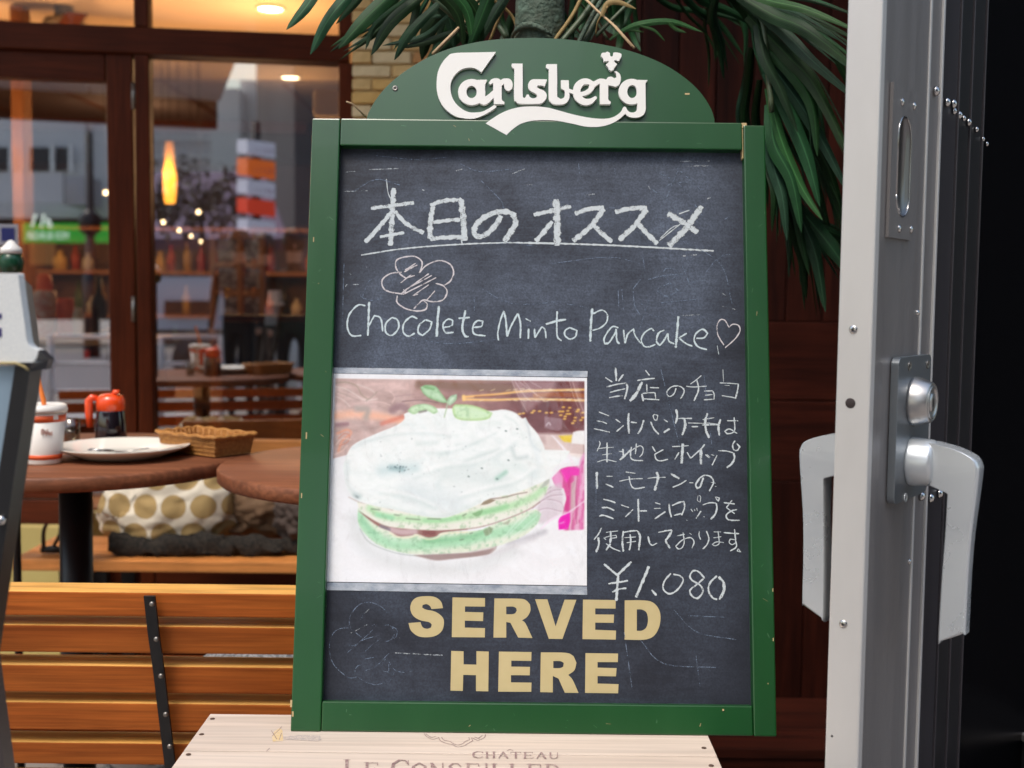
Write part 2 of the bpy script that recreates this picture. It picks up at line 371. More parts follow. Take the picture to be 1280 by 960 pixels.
# amber pendant
p = PY(212, 217, 7.4); t = thing('amber_pendant', 'tall amber glass pendant lamp glowing yellow behind the window', 'pendant lamp', p)
amb = bpy.data.materials.new('amber_glass'); amb.use_nodes = True; tt = amb.node_tree; bb = tt.nodes['Principled BSDF']
bb.inputs['Base Color'].default_value = (.9, .35, .05, 1); bb.inputs['Emission Color'].default_value = (1, .36, .03, 1)
tc = nn(tt, 'ShaderNodeTexCoord'); sx = nn(tt, 'ShaderNodeSeparateXYZ'); cr = nn(tt, 'ShaderNodeMapRange')
cr.inputs[1].default_value = .17; cr.inputs[2].default_value = -.02; cr.inputs[3].default_value = .5; cr.inputs[4].default_value = 3.4
tt.links.new(tc.outputs['Object'], sx.inputs[0]); tt.links.new(sx.outputs[2], cr.inputs[0]); tt.links.new(cr.outputs[0], bb.inputs['Emission Strength'])
MB().lathe([(.022, .19), (.03, .06), (.042, -.02), (.040, -.09), (.030, -.18)], 20).obj('glass_shade', amb, t)
MB().lathe([(.003, -.03), (.016, -.01), (.018, .012), (.003, .03)], 12, (0, 0, -.0)).obj('bulb', lamp_small, t)
MB().tube([(0, 0, .18), (0, 0, 2.53 - p.z)], .004, 6).obj('cord', M['black'], t)
MB().lathe([(.06, 2.50 - p.z), (.06, 2.548 - p.z)], 18).obj('ceiling_rose', trim, t)
light('amber_bulb', (p.x, p.y - .09, p.z), 4, (1, .45, .1), .04)
# wall speaker at the right edge of the pane
p = PY(413, 131, 6.0); MBs = MB().box((-.075, -.06, -.062), (.075, .06, .062), .015)
tag(MBs.obj('wall_speaker', mat('cream_plastic', (.62, .48, .26), .5, noise=(5, .3, (.5, .38, .2))), loc=p), 'small cream speaker hanging under the cafe ceiling', 'speaker')
# ceiling fan like cassette above the door
p = PZ(80, 8, zc_); t = thing('ceiling_fan', 'dark ceiling fan with metal hub above the door', 'ceiling fan', (p.x, p.y, p.z - .12))
MB().lathe([(.05, .12), (.05, .06), (.10, .05), (.12, 0), (.07, -.05), (.01, -.06)], 20).obj('hub', M['iron'], t)
for k in range(4):
    a = k * math.pi / 2 + .5; Mx = Matrix.Rotation(a, 4, 'Z')
    MB().box((.10, -.05, -.004), (.42, .05, .006), .003, Mx).obj('blade', M['cafewoodx'], t)
# orange lit wooden column behind the door glass
colm = wood('lit_column_wood', (.22, .07, .018), (.42, .17, .05), .5, .5, 'Z')
c0, c1 = PY(15, 200, 6.4), PY(30, 200, 6.4)
t = tag(MB().box((c0.x, 6.4, .02), (c1.x, 6.52, 2.54), .005).obj('wooden_column', colm), 'bright orange wooden column inside behind the door glass', 'column')
light('column_lamp', (c0.x + .1, 6.0, 1.55), 1.4, (1, .5, .18), .05)
# menu rack (orange wooden frame with white cards)
p0, p1 = PY(262, 290, 5.4), PY(330, 290, 5.4)
t = thing('menu_rack', 'orange wooden menu rack with white cards inside the cafe', 'rack', (p0.x, 5.4, 0))
w_ = p1.x - p0.x; h1 = PY(262, 292, 5.4).z; h0 = PY(262, 435, 5.4).z
ow = wood('light_orange_wood', (.55, .22, .06), (.78, .38, .12), .8, .5, 'Z')
for x0 in (0, w_ * .5, w_ - .022): MB().box((x0, 0, .02), (x0 + .022, .03, h1), .003).obj('post', ow, t)
for k in range(5):
    z = h1 - .02 - k * (h1 - h0) / 4; MB().box((.022, .002, z), (w_ - .022, .028, z + .02), .002).obj('shelf', ow, t)
cardm = mat('white_card', (.62, .58, .54), .6, noise=(26, .9, (.12, .06, .05), 3, .2))
for k in range(4):
    for j in range(2):
        z = h1 - .015 - (k + 1) * (h1 - h0) / 4 + .03; x0 = .035 + j * w_ * .48
        MB().box((x0, .012, z), (x0 + w_ * .34, .016, z + (h1 - h0) / 4 * .68)).obj('card', cardm, t)
# inside counter with tableware behind the door glass
p = PY(60, 420, 4.6); tw = mat('counter_top', (.55, .30, .11), .5)
t = thing('inside_counter', 'brown wooden counter inside behind the door glass', 'counter', (-2.35, 4.45, 0))
MB().box((0, 0, p.z - .03), (1.0, .45, p.z), .004).obj('top', tw, t); MB().box((.02, .03, .02), (.98, .42, p.z - .032), .004).obj('front', M['cafewood'], t)
zt = p.z
def lat(name, label, cat, px, Y, prof, m, z=None, group=None, n=20):
    q = PY(px, 400, Y); o = MB().lathe(prof, n).obj(name, m, loc=(q.x, Y, zt if z is None else z)); return tag(o, label, cat, group)
light('counter_lamp', (-1.95, 4.45, 1.75), 2.2, (1, .6, .3), .05)
orm = mat('orange_plastic', (.85, .13, .02), .4); ylw = mat('yellow_paper', (.85, .62, .18), .7)
cupm = mat('inside_white_cup', (.75, .70, .68), .5, noise=(30, .7, (.6, .12, .08), 3, .2))
lat('takeaway_cup', 'white and red cup with orange top on the inside counter', 'cup', 56, 4.56, [(.030, 0), (.043, .13), (.0435, .17), (.03, .175)], cupm)
lat('straw_holder', 'bright orange jar of napkins on the inside counter', 'jar', 82, 4.62, [(.030, 0), (.032, .14), (.028, .145)], orm)
lat('red_lid_jar', 'red lidded jar at the left end of the inside counter', 'jar', 56, 4.70, [(.02, 0), (.03, .17), (.03, .20), (.025, .235), (.01, .24)], orm)
lat('glass_jar', 'pale glass jar on the inside counter beside yellow paper', 'jar', 98, 4.60, [(.022, 0), (.024, .07), (.016, .10), (.016, .11)], mat('pale_glass', (.5, .5, .42), .15))
q = PY(112, 400, 4.6)
pp = MB(); pv = []; nx = 8
for i in range(nx):
    for j in range(3): pv.append((q.x - .09 + i * .032, 4.52 + j * .05, zt + .006 + .045 * (i / nx) ** 2 + .008 * math.sin(i * 1.3 + j)))
pp.add(pv, [[i * 3 + j, i * 3 + j + 1, i * 3 + j + 4, i * 3 + j + 3] for i in range(nx - 1) for j in range(2)], True)
for x_, y_, z_ in list(pp.v): pp.v.append((x_, y_, z_ - .004))
o = pp.obj('paper_sheet', ylw); tag(o, 'curled yellow paper sheet on the inside counter', 'paper')
lat('dark_bottle', 'dark bottle standing at the right end of the inside counter', 'bottle', 124, 4.70, [(.03, 0), (.03, .13), (.012, .17), (.012, .23)], M['black'])
# menu chair legs inside: one simple dining chair behind the big pane
def chair(x, y, rz, label, m, hgt=.44):
    t = thing('dining_chair', label, 'chair', (x, y, .02), (0, 0, rz), 'wooden chairs inside the cafe')
    MB().box((-.20, -.20, hgt - .03), (.20, .20, hgt), .008).obj('seat', m, t)
    for sx_, sy_ in ((-1, -1), (1, -1), (-1, 1), (1, 1)):
        MB().tube([(sx_ * .17, sy_ * .17, hgt - .03), (sx_ * .19, sy_ * .19, 0)], .016, 8).obj('leg', m, t)
    MB().box((-.19, .17, hgt + .22), (.19, .20, hgt + .42), .008).obj('backrest', m, t)
    for sx_ in (-1, 1): MB().tube([(sx_ * .17, .185, hgt), (sx_ * .17, .185, hgt + .25)], .013, 8).obj('back_post', m, t)
chair(PY(215, 450, 4.6).x, 4.6, .5, 'pale wooden chair inside at the left of the big window pane', mat('pale_chair_wood', (.45, .25, .10), .5))
q0, q1 = PY(276, 395, 4.3), PY(430, 395, 4.3)
t = thing('added_partition', 'dark low partition added to darken the room behind the right part of the big pane', 'partition', (q0.x, 4.3, .02))  # added to keep the room dark here so mirrored figures show
for k in range(4): w4 = (q1.x - q0.x) / 4; MB().box((k * w4 + .002, 0, 0), ((k + 1) * w4 - .002, .04, q0.z - .04), .004).obj('panel', mat('dark_partition', (.012, .006, .005), .7) if k == 0 else bpy.data.materials['dark_partition'], t)
MB().box((-.01, -.01, q0.z - .038), (q1.x - q0.x + .01, .05, q0.z - .015), .004).obj('cap_rail', M['cafewoodx'], t)
# warm back bar with bottles and jars
bb2 = thing('back_bar', 'warmly lit back bar shelving full of bottles inside the cafe', 'shelving', (-4.9, 8.3, .02))
bw = mat('bar_shelf_wood', (.42, .17, .05), .5); 
for k in range(4): MB().box((0, 0, .55 + k * .30), (3.9, .28, .575 + k * .30), .003).obj('shelf', bw, bb2)
for k in range(6): MB().box((k * .775, .002, 0), (k * .775 + .025, .278, 1.48), .003).obj('upright', bw, bb2)
MB().box((0, .285, 0), (3.9, .30, 1.48)).obj('back_board', mat('bar_back', (.16, .06, .022), .6), bb2)
pals = [(.70, .22, .04), (.62, .40, .12), (.10, .16, .05), (.65, .58, .45), (.45, .06, .02), (.05, .03, .02), (.75, .50, .15)]
bms_ = []
for i, c in enumerate(pals):
    h = (.16, .20, .22, .12, .18, .24, .14)[i]; r = (.032, .028, .03, .04, .03, .03, .045)[i]
    mm_ = MB().lathe([(r, 0), (r, h * .6), (r * .4, h * .78), (r * .4, h), (.001, h)], 12).mesh('bottle'); mm_.materials.append(mat('bottle_glass_%d' % i, c, .2)); bms_.append(mm_)
rb = random.Random(4)
poss = ('leftmost', 'second', 'third', 'fourth', 'rightmost')
cn__ = ['orange', 'tan', 'dark green', 'cream', 'dark red', 'black', 'amber']; od = lambda n_: str(n_) + ('th' if 10 < n_ % 100 < 14 else {1: 'st', 2: 'nd', 3: 'rd'}.get(n_ % 10, 'th'))
for k in range(3):
    cnt = 0
    for c in range(5):
        for j in range(7):
            if rb.random() < .3: continue
            cnt += 1; ci = rb.randrange(7)
            o = put('bottle', bms_[ci], None, None, loc=(-4.9 + .10 + c * .775 + j * .095, 8.3 + rb.uniform(.08, .18), .02 + .5752 + k * .30))
            tag(o, '%s bottle on the %s back bar shelf, %s from its left end' % (cn__[ci], ('bottom', 'middle', 'top')[k], od(cnt)), 'bottle', 'bottles on the back bar')
light('bar_fill_light', (-3.9, 7.9, 2.15), 4, (1, .55, .2), .1); light('bar_fill_light', (-2.2, 7.9, 2.15), 4, (1, .55, .2), .1)  # unseen lamps added over the shelves to light the bottles warmly
t = thing('inside_table', 'brown square table inside behind the big window pane', 'table', (PY(300, 500, 4.9).x, 4.95, .02))
MB().box((-.40, -.35, .58), (.40, .35, .61), .006).obj('top', M['table'], t); MB().box((-.03, -.03, 0), (.03, .03, .58)).obj('leg', M['black'], t); MB().box((-.2, -.2, 0), (.2, .2, .02), .005).obj('base', M['black'], t)

# ------------------------------------------------------------------ the street behind the camera, seen as reflections in the panes
def VP(x, y, D): return mirror(PY(x, y, D))          # virtual pixel -> real point behind the camera
def vslab(name, x0, y0, x1, y1, D, m, thick=.3, parent=None, label=None, b=0.):
    """upright slab facing the cafe, whose mirror image covers these pixels"""
    pts = [VP(x0, y1, D), VP(x1, y1, D), VP(x1, y0, D), VP(x0, y0, D)]
    n = (pts[1] - pts[0]).cross(pts[3] - pts[0]).normalized()
    if n.dot(WN0 - pts[0]) > 0: n = -n                 # point away from the cafe
    back = [q + n * thick for q in pts]
    o = MB().add(pts + back, [[0, 1, 2, 3], [7, 6, 5, 4], [0, 4, 5, 1], [1, 5, 6, 2], [2, 6, 7, 3], [3, 7, 4, 0]]).obj(name, m, parent, label)
    return o
wb = mat('grey_white_render', (.80, .80, .82), .8, noise=(.6, .5, (.5, .5, .54)))
wd = mat('building_window_dark', (.03, .03, .045), .2)
b1 = thing('balcony_building', 'grey white apartment building with a balcony across the street', 'building')
vslab('wall', -260, 148, 106, 272, 24, wb, .5, b1); vslab('wall', 114, 60, 150, 272, 24.2, wb, .5, b1)
for x0, x1 in ((37, 62), (69, 85), (-20, 10)):
    f = vslab('window', x0, 184, x1, 213, 23.9, wd, .08, b1)
    vslab('frame', x1, 180, x1 + 5, 215, 23.8, mat('white_frame', (.8, .8, .82), .5), .08, f)
vslab('balcony', -60, 216, 78, 254, 22.6, wb, .15, b1); vslab('balcony', 79, 220, 106, 256, 23, mat('balcony_end', (.52, .52, .56), .8), .9, b1)
sh = mat('shop_dark', (.022, .012, .014), .5, noise=(1.2, .7, (.07, .035, .02), 5, .3))
shop = thing('burger_shop', 'dark shop front under a green fascia sign across the street', 'shop front')
vslab('front', -260, 258, 150, 400, 24.5, sh, .4, shop)
gs = mat('green_fascia', (.01, .30, .03), .4, emit=(.01, .35, .03), es=.5); ws = mat('white_sign', (.8, .85, .8), .4, emit=(.7, .85, .75), es=.7)
sg = thing('shop_sign', 'green fascia sign with white emblem and MOS BURGER lettering', 'sign')
vslab('sign_board', 28, 279, 139, 303, 23.2, gs, .15, sg)
def vcap(pts, r, D, name, m, par):
    a = [VP(x, y, D) for x, y in pts]; s_ = D / F
    return MB().tube(a, [q * s_ for q in r], 10, flat=.3).obj(name, m, par)
vcap([(39, 284), (44, 268)], [4.6, 5], 23.0, 'emblem_stroke', ws, sg); vcap([(51, 284), (55, 268)], [4.6, 5], 22.98, 'emblem_stroke', ws, sg); vcap([(63, 284), (59, 274)], [4.4, 4.5], 22.96, 'emblem_stroke', ws, sg)
tx = bpy.data.curves.new('sign_text', 'FONT'); tx.body = 'MOS BURGER'; tx.align_x = 'CENTER'; tx.size = 1; tx.extrude = .02
a, b_ = VP(87, 299, 23.0), VP(32, 299, 23.0)       # real left (seen from the cafe) to right
to = bpy.data.objects.new('sign_text', tx); COL.objects.link(to); to.parent = sg
xd = (b_ - a).normalized() ; yd = Vector((0, 0, 1)); zd = xd.cross(yd)
if zd.dot(WN0 - a) < 0: xd = -xd; zd = -zd
to.matrix_basis = Matrix.Translation((a + b_) / 2) @ Matrix((xd, yd, zd)).transposed().to_4x4() @ Matrix.Diagonal((.145, .16, .16, 1))
bpy.context.view_layer.update()
me_t = bpy.data.meshes.new_from_object(to.evaluated_get(bpy.context.evaluated_depsgraph_get())); bpy.data.objects.remove(to)
o = put('lettering', me_t, ws, sg); o.matrix_basis = Matrix.Translation((a + b_) / 2) @ Matrix((xd, yd, zd)).transposed().to_4x4() @ Matrix.Diagonal(((b_ - a).length / 6.3, .20, .2, 1))
tag(vslab('orange_poster', 37, 303, 68, 331, 22.8, mat('orange_poster', (.50, .22, .06), .6), .03), 'plain orange poster hanging below the green shop sign', 'poster')
t = thing('street_lamp_post', 'black street lamp post across the street in front of the shop', 'lamp post')
a = VP(115, 470, 19); top = VP(115, 165, 19)
MB().tube([(a.x, a.y, 0), (a.x, a.y, 1.3), (a.x, a.y, 1.35), (a.x, a.y, top.z)], [.13, .12, .075, .06], 12).obj('pole', M['black'], t)
MB().lathe([(.05, 0), (.16, .1), (.18, .3), (.05, .45)], 12, (a.x, a.y, 1.9)).obj('collar', M['black'], t)
# canopy over the pavement: its soffit is the grey band in the reflections
cn_ = thing('street_canopy', 'grey panelled canopy with a dark red fascia over the pavement behind the viewer', 'canopy')
sof = mat('canopy_soffit', (.30, .27, .31), .8)
for k in range(6):
    MB().box((-6.5 + k * 1.02, -3.5, 2.62), (-6.5 + k * 1.02 + 1.0, -.8, 2.66), .002).obj('soffit_panel', sof, cn_)
MB().box((-6.5, -3.62, 2.40), (-.42, -3.51, 2.70), .004).obj('fascia', M['cafewoodx'], cn_)
for x in (-6.4, -3.4): MB().box((x, -3.72, 0), (x + .1, -3.625, 2.70), .004).obj('post', M['cafewood'], cn_)
# unseen houses added on the right to darken low reflections in the board
rw_ = thing('added_street_houses', 'row of dull grey brown houses added unseen across the street', 'building')
hm = mat('dull_render', (.20, .19, .19), .8, noise=(.4, .7, (.10, .09, .09)))
for k, (x0, x1, hh) in enumerate(((3.5, 9, 9.5), (9.1, 15, 7.5), (15.1, 23, 11), (23.1, 36, 8))):
    o = MB().box((x0, -24, 0), (x1, -21, hh), .02).obj('wall', hm, rw_)
    for r in range(3):
        for c in range(3): MB().box((x0 + .8 + c * (x1 - x0) * .3, -20.99, 1.2 + r * 2.5), (x0 + 1.9 + c * (x1 - x0) * .3, -20.97, 2.6 + r * 2.5)).obj('window', wd, o)
tb_ = thing('added_dark_building', 'tall dark building added unseen behind the viewer to darken reflections', 'building')  # added out of view to keep sky glare off the frame's right side
tbm = mat('dark_render', (.11, .105, .11), .8, noise=(.7, .7, (.06, .055, .06)))
o = MB().box((1.0, -16, 0), (16, -10.2, 11.5), .02).obj('wall', tbm, tb_)
for r in range(3):
    for c in range(5): MB().box((1.9 + c * 2.8, -10.19, 1.4 + r * 3.2), (3.5 + c * 2.8, -10.16, 3.0 + r * 3.2)).obj('window', wd, o)
# buildings seen in the big pane
b2 = thing('grey_office_building', 'pale grey office building across the street above the awning', 'building')
gb = mat('office_grey', (.60, .58, .60), .8, noise=(.5, .4, (.52, .50, .53))); gb2 = mat('office_pale', (.80, .80, .78), .8)
vslab('wall', 150, 120, 262, 300, 27, gb, .5, b2); vslab('wall', 263, 110, 299, 300, 26.6, gb2, .6, b2); vslab('wall', 300, 100, 520, 420, 27.2, gb2, .5, b2)
for k in range(3): vslab('ledge', 150, 150 + k * 22, 262, 152 + k * 22, 26.8, gb2, .1, b2)
aw = mat('mauve_canvas', (.145, .105, .19), .8, noise=(1.5, .5, (.11, .08, .14)))
t = thing('market_awning', 'wide mauve grey canvas roof across the street', 'awning')
A = [VP(178, 216, 21), VP(560, 210, 21), VP(560, 300, 17.5), VP(178, 300, 17.5)]
MB().add(A + [q - Vector((0, 0, .06)) for q in A], [[0, 1, 2, 3], [7, 6, 5, 4], [0, 4, 5, 1], [1, 5, 6, 2], [2, 6, 7, 3], [3, 7, 4, 0]]).obj('canvas', aw, t)
vslab('valance', 178, 298, 560, 312, 17.4, mat('valance', (.07, .06, .09), .8), .03, t)
for px in (186, 300, 470):
    q = VP(px, 310, 17.6); MB().tube([(q.x, q.y, 0), (q.x, q.y, q.z + .1)], .05, 8).obj('post', M['blackmetal'], t)
dk = thing('dark_shop_row', 'dark shop fronts under the mauve canvas roof', 'shop front')
vslab('front', 150, 296, 560, 470, 24, mat('dim_shop', (.05, .035, .03), .6, noise=(2.2, .9, (.22, .18, .13), 6, .25)), .3, dk)
# the stack of advertising boxes
t = thing('sign_stack', 'vertical stack of white and orange advertising light boxes', 'sign')
cw = mat('box_white', (.62, .62, .72), .4, emit=(.55, .55, .7), es=.25); co = mat('box_orange', (.85, .16, .03), .4, emit=(.9, .18, .03), es=.3); cd_ = mat('box_red', (.75, .06, .03), .4, emit=(.8, .07, .03), es=.3)
for y0, y1, m_ in ((174, 193, cw), (197, 220, co), (224, 243, cw), (247, 267, cd_), (273, 290, cw)):
    pts = [VP(296, y1 - 2, 15), VP(309, y1 - 1, 14.6), VP(344, y1 + 5, 15.6), VP(344, y0 + 5, 15.6), VP(309, y0, 14.6), VP(296, y0, 15)]
    bx = MB().add([pts[0], pts[1], pts[4], pts[5]], [[0, 1, 2, 3]]).add([pts[1], pts[2], pts[3], pts[4]], [[0, 1, 2, 3]]).add([pts[0], pts[2], pts[3], pts[5]], [[0, 1, 2, 3]]).add([pts[0], pts[1], pts[2]], [[0, 1, 2]]).add([pts[5], pts[4], pts[3]], [[0, 1, 2]])
    o = bx.obj('light_box', m_, t)
    if m_ is not cd_:
        for k in range(5):
            x0 = 315 + k * 5.4; vslab('mark', x0, (y0 + y1) / 2 + 1 + k * .4, x0 + 3, (y0 + y1) / 2 + 7 + k * .4, 14.7 + (x0 - 309) / 35 * .95 - .03, mat('mark', (.25, .1, .2), .5) if k == 0 and m_ is cw else bpy.data.materials.get('mark'), .01, o)
q = VP(320, 300, 15.3); MB().tube([(q.x, q.y, 0), (q.x, q.y, 3.2)], .06, 8).obj('pole', M['blackmetal'], t)
# street tree
tr = thing('street_tree', 'small leafy street tree across the road', 'tree'); c = VP(250, 258, 16); leafm = mat('street_foliage', (.06, .045, .045), .7, noise=(3, .8, (.10, .09, .05)))
MB().tube([(c.x, c.y, 0), (c.x + .05, c.y, 1.2), (c.x, c.y, c.z)], [.08, .06, .03], 8).obj('trunk', M['blackmetal'], tr)
cb = MB()
for k in range(900):
    a = random.uniform(0, 6.28); r = .62 * random.random() ** .4; zz = random.gauss(0, .24); s_ = random.uniform(.03, .06)
    o_ = Vector((c.x + r * math.cos(a) , c.y + r * math.sin(a), c.z + zz)); d1 = Vector([random.gauss(0, 1) for _ in range(3)]).normalized() * s_; d2 = Vector([random.gauss(0, 1) for _ in range(3)]).normalized() * s_
    cb.add([o_ - d1, o_ + d2, o_ + d1, o_ - d2], [[0, 1, 2, 3]])
cb.obj('crown', leafm, tr)
# parked van, guard rail, shrubs, planter
van = thing('parked_van', 'white van parked across the road', 'van'); vw = mat('van_white', (.55, .56, .66), .35)
vslab('body', 150, 346, 268, 412, 13.6, vw, 1.3, van); vslab('side_window', 205, 376, 262, 396, 13.55, M['black'], .05, van)
for px in (170, 250):
    q = VP(px, 415, 13.5); Mw = Matrix.Translation((q.x, q.y, .3)) @ Matrix.Rotation(WROT, 4, 'Z') @ Matrix.Rotation(math.pi / 2, 4, 'X')
    MB().lathe([(.05, -.1), (.3, -.1), (.3, .1), (.05, .1)], 20, M=Mw).obj('wheel', M['black'], van)
rail = thing('guard_rail', 'white metal guard rail with three bars along the road', 'guard rail'); rw = mat('rail_white', (.75, .75, .82), .4)
def zq(py, D=9.6): return VP(230, py, D)
for py in (421, 455, 490):
    a, b_ = VP(60, py, 9.6), VP(278, py, 9.6); MB().tube([a, b_], .018, 8).obj('bar', rw, rail)
for px in (62, 140, 200, 276):
    q = VP(px, 421, 9.6); MB().tube([(q.x, q.y, 0), q], .025, 8).obj('post', rw, rail)
rm = mat('red_reflector', (.7, .03, .03), .4)
for px in (107, 240, 270): o = vslab('reflector', px - 3, 438, px + 3, 448, 9.5, rm, .02, rail)
ln = MB().add([mirror(PZ(40, 520, .0)), mirror(PZ(300, 520, .0)), mirror(PZ(300, 523, .0)), mirror(PZ(40, 523, .0))], [[0, 1, 2, 3]])
ln.v = [(x, y, .008) for x, y, z in ln.v]; tag(ln.obj('road_line', rw), 'white painted line along the road', kind='structure')
bush = MB(); c = VP(352, 384, 10.5)
for k in range(700):
    a = random.uniform(0, 6.28); r = .17 * random.random() ** .5; o_ = Vector((c.x + r * math.cos(a) * 1.0, c.y + r * math.sin(a), c.z + random.gauss(0, .035))); d1 = Vector([random.gauss(0, 1) for _ in range(3)]).normalized() * .03; d2 = Vector([random.gauss(0, 1) for _ in range(3)]).normalized() * .03
    bush.add([o_ - d1, o_ + d2, o_ + d1, o_ - d2], [[0, 1, 2, 3]])
t = thing('potted_shrub', 'bright green shrub in a tall pale planter on the street side', 'plant')
bush.obj('foliage', mat('bright_green_leaf', (.02, .20, .02), .5), t); MB().lathe([(.12, 0), (.15, c.z - .05), (.12, c.z - .04)], 16, (c.x, c.y, 0)).obj('planter', mat('pale_planter', (.5, .5, .52), .6), t)

# two people standing behind the photographer (seen only as dark reflections)
skin = mat('skin', (.45, .24, .16), .5); hairm = mat('dark_hair', (.012, .009, .008), .5)
def person(base, face, coatc, trousc, label, h=1.55, step=.10, arm=.0):
    t = thing('person', label, 'person', base, (0, 0, face))
    k = h / 1.7
    J = {'pel': (0, 0, .92), 'ch': (0, .0, 1.22), 'nk': (0, .01, 1.44), 'hd': (0, -.01, 1.56), 'ht': (0, -.005, 1.68),
         'hl': (-.09, 0, .88), 'kl': (-.10, -step, .50), 'al': (-.10, -step * .2, .09), 'tl': (-.11, -step - .12, .035),
         'hr': (.09, 0, .88), 'kr': (.10, step * .3, .50), 'ar': (.10, step, .09), 'tr': (.11, step - .16, .035),
         'sl': (-.19, 0, 1.38), 'el': (-.24, .02, 1.10), 'wl': (-.22, -.12 - arm, .90 + arm), 'fl': (-.21, -.19 - arm, .83 + arm),
         'sr': (.19, 0, 1.38), 'er': (.24, .02, 1.10), 'wr': (.22, -.12, .90), 'fr': (.21, -.18, .83)}
    Rr = {'pel': .15, 'ch': .145, 'nk': .055, 'hd': .088, 'ht': .05, 'hl': .10, 'kl': .06, 'al': .042, 'tl': .035, 'hr': .10, 'kr': .06, 'ar': .042, 'tr': .035,
          'sl': .065, 'el': .048, 'wl': .032, 'fl': .03, 'sr': .065, 'er': .048, 'wr': .032, 'fr': .03}
    E_ = [('pel', 'ch'), ('ch', 'nk'), ('nk', 'hd'), ('hd', 'ht'), ('pel', 'hl'), ('hl', 'kl'), ('kl', 'al'), ('al', 'tl'), ('pel', 'hr'), ('hr', 'kr'), ('kr', 'ar'), ('ar', 'tr'),
          ('ch', 'sl'), ('sl', 'el'), ('el', 'wl'), ('wl', 'fl'), ('ch', 'sr'), ('sr', 'er'), ('er', 'wr'), ('wr', 'fr')]
    ks = list(J); me = bpy.data.meshes.new('body'); me.from_pydata([tuple(c * k for c in J[a]) for a in ks], [(ks.index(a), ks.index(b)) for a, b in E_], [])
    o = put('body', me, [coatc, trousc, skin], t)
    md = o.modifiers.new('skin', 'SKIN'); o.modifiers.new('sub', 'SUBSURF').levels = 1
    for i, a in enumerate(ks): o.data.skin_vertices[0].data[i].radius = (Rr[a] * k, Rr[a] * k * .8)
    o.data.skin_vertices[0].data[0].use_root = True
    bpy.context.view_layer.update()
    ev = bpy.data.meshes.new_from_object(o.evaluated_get(bpy.context.evaluated_depsgraph_get()))
    o.modifiers.clear(); o.data = ev; ev.materials.clear()
    for m_ in (coatc, trousc, skin): ev.materials.append(m_)
    for p_ in ev.polygons:
        p_.use_smooth = True; z = p_.center.z / k
        p_.material_index = 2 if z > 1.46 or (z < .88 and abs(p_.center.x) > .17 * k) else (0 if z > .84 else 1)
    MB().lathe([(.002, .11), (.06, .095), (.092, .04), (.094, -.02), (.07, -.07)], 16, (0, .018 * k, 1.62 * k), sx=.95, sy=1.0).obj('hair', hairm, t)
    MB().box((-.008, -.100 * k, 1.56 * k), (.008, -.075 * k, 1.60 * k), .004).obj('nose', skin, t)
    return t
dcl = mat('black_coat', (.008, .008, .010), .8); dtr = mat('dark_brown_trousers', (.03, .017, .012), .8); ggr = mat('dark_green_jacket', (.012, .02, .014), .8)
for px, D, m1, m2, lb, st in ((300, 9.3, dcl, dcl, 'person in a black coat and black trousers standing in the street', .08), (330, 9.8, dcl, dtr, 'person in a dark coat and brown trousers walking in the street', .22), (368, 9.0, ggr, dcl, 'person in a dark green jacket standing nearest the board in the reflection', .14)):
    q = mirror(PZ(px, 535, 0.0)); q = mirror(PY(px, 500, D)); person((q.x, q.y, .004), math.pi + WROT * 2 + random.uniform(-.3, .3), m1, m2, lb, 1.5, st)
# ================================================================== brick pillar
pY = 3.12
bx0, bx1 = PY(440, 100, pY).x, PY(566, 100, pY).x
mort = mat('pale_mortar', (.60, .43, .20), .9, noise=(40, .6, (.5, .38, .2)), bump=(90, .6, .003))
pil = thing('brick_pillar', 'pale yellow brick pillar between the cafe window and the dark wall', 'pillar', (bx0, pY, 0))
pw = bx1 - bx0
MB().box((.006, .008, 0), (pw, .26, 2.75)).obj('core', mort, pil)
bms = [mat('pale_brick', (.86, .62, .30), .9, spec=.1, noise=(14, .7, (.52, .32, .11)), bump=(70, .6, .004)), mat('yellow_brick', (.86, .57, .22), .9, spec=.1, noise=(14, .7, (.52, .30, .09)), bump=(70, .6, .004)),  # warm indoor light is put into the brick colours
       mat('cream_brick', (.90, .74, .46), .9, spec=.1, noise=(12, .7, (.58, .43, .22)), bump=(70, .6, .004)), mat('rust_brick', (.50, .20, .06), .85, noise=(20, .7, (.72, .48, .22)), bump=(70, .6, .004))]
bl, bh = .105, .034
bmesh_cache = []
for v in range(5):
    mb = MB().box((0, 0, 0), (bl - .006, .03, bh - .006), .004); mb.v = [(x + random.uniform(-.0012, .0012), y + random.uniform(-.0012, .0012), z + random.uniform(-.0012, .0012)) for x, y, z in mb.v]
    bmesh_cache.append([mb.mesh('brick') for _ in bms])
    for me_, m_ in zip(bmesh_cache[-1], bms): me_.materials.append(m_)
zz = 1.30; row = 0
while zz < 2.35:
    off = 0 if row % 2 else -bl / 2; x = off
    while x < pw - .02:
        a = max(x, 0); L = min(x + bl, pw) - a
        if L > .03:
            o = put('brick', random.choice(bmesh_cache)[random.choices(range(4), (5, 4, 4, .6))[0]], None, pil, loc=(a, random.uniform(-.006, .001), zz)); o.scale = (L / bl, 1, 1)
        x += bl
    zz += bh; row += 1
MB().box((0, 0, .0), (pw, .03, 1.296), .002).obj('plinth', mort, pil)

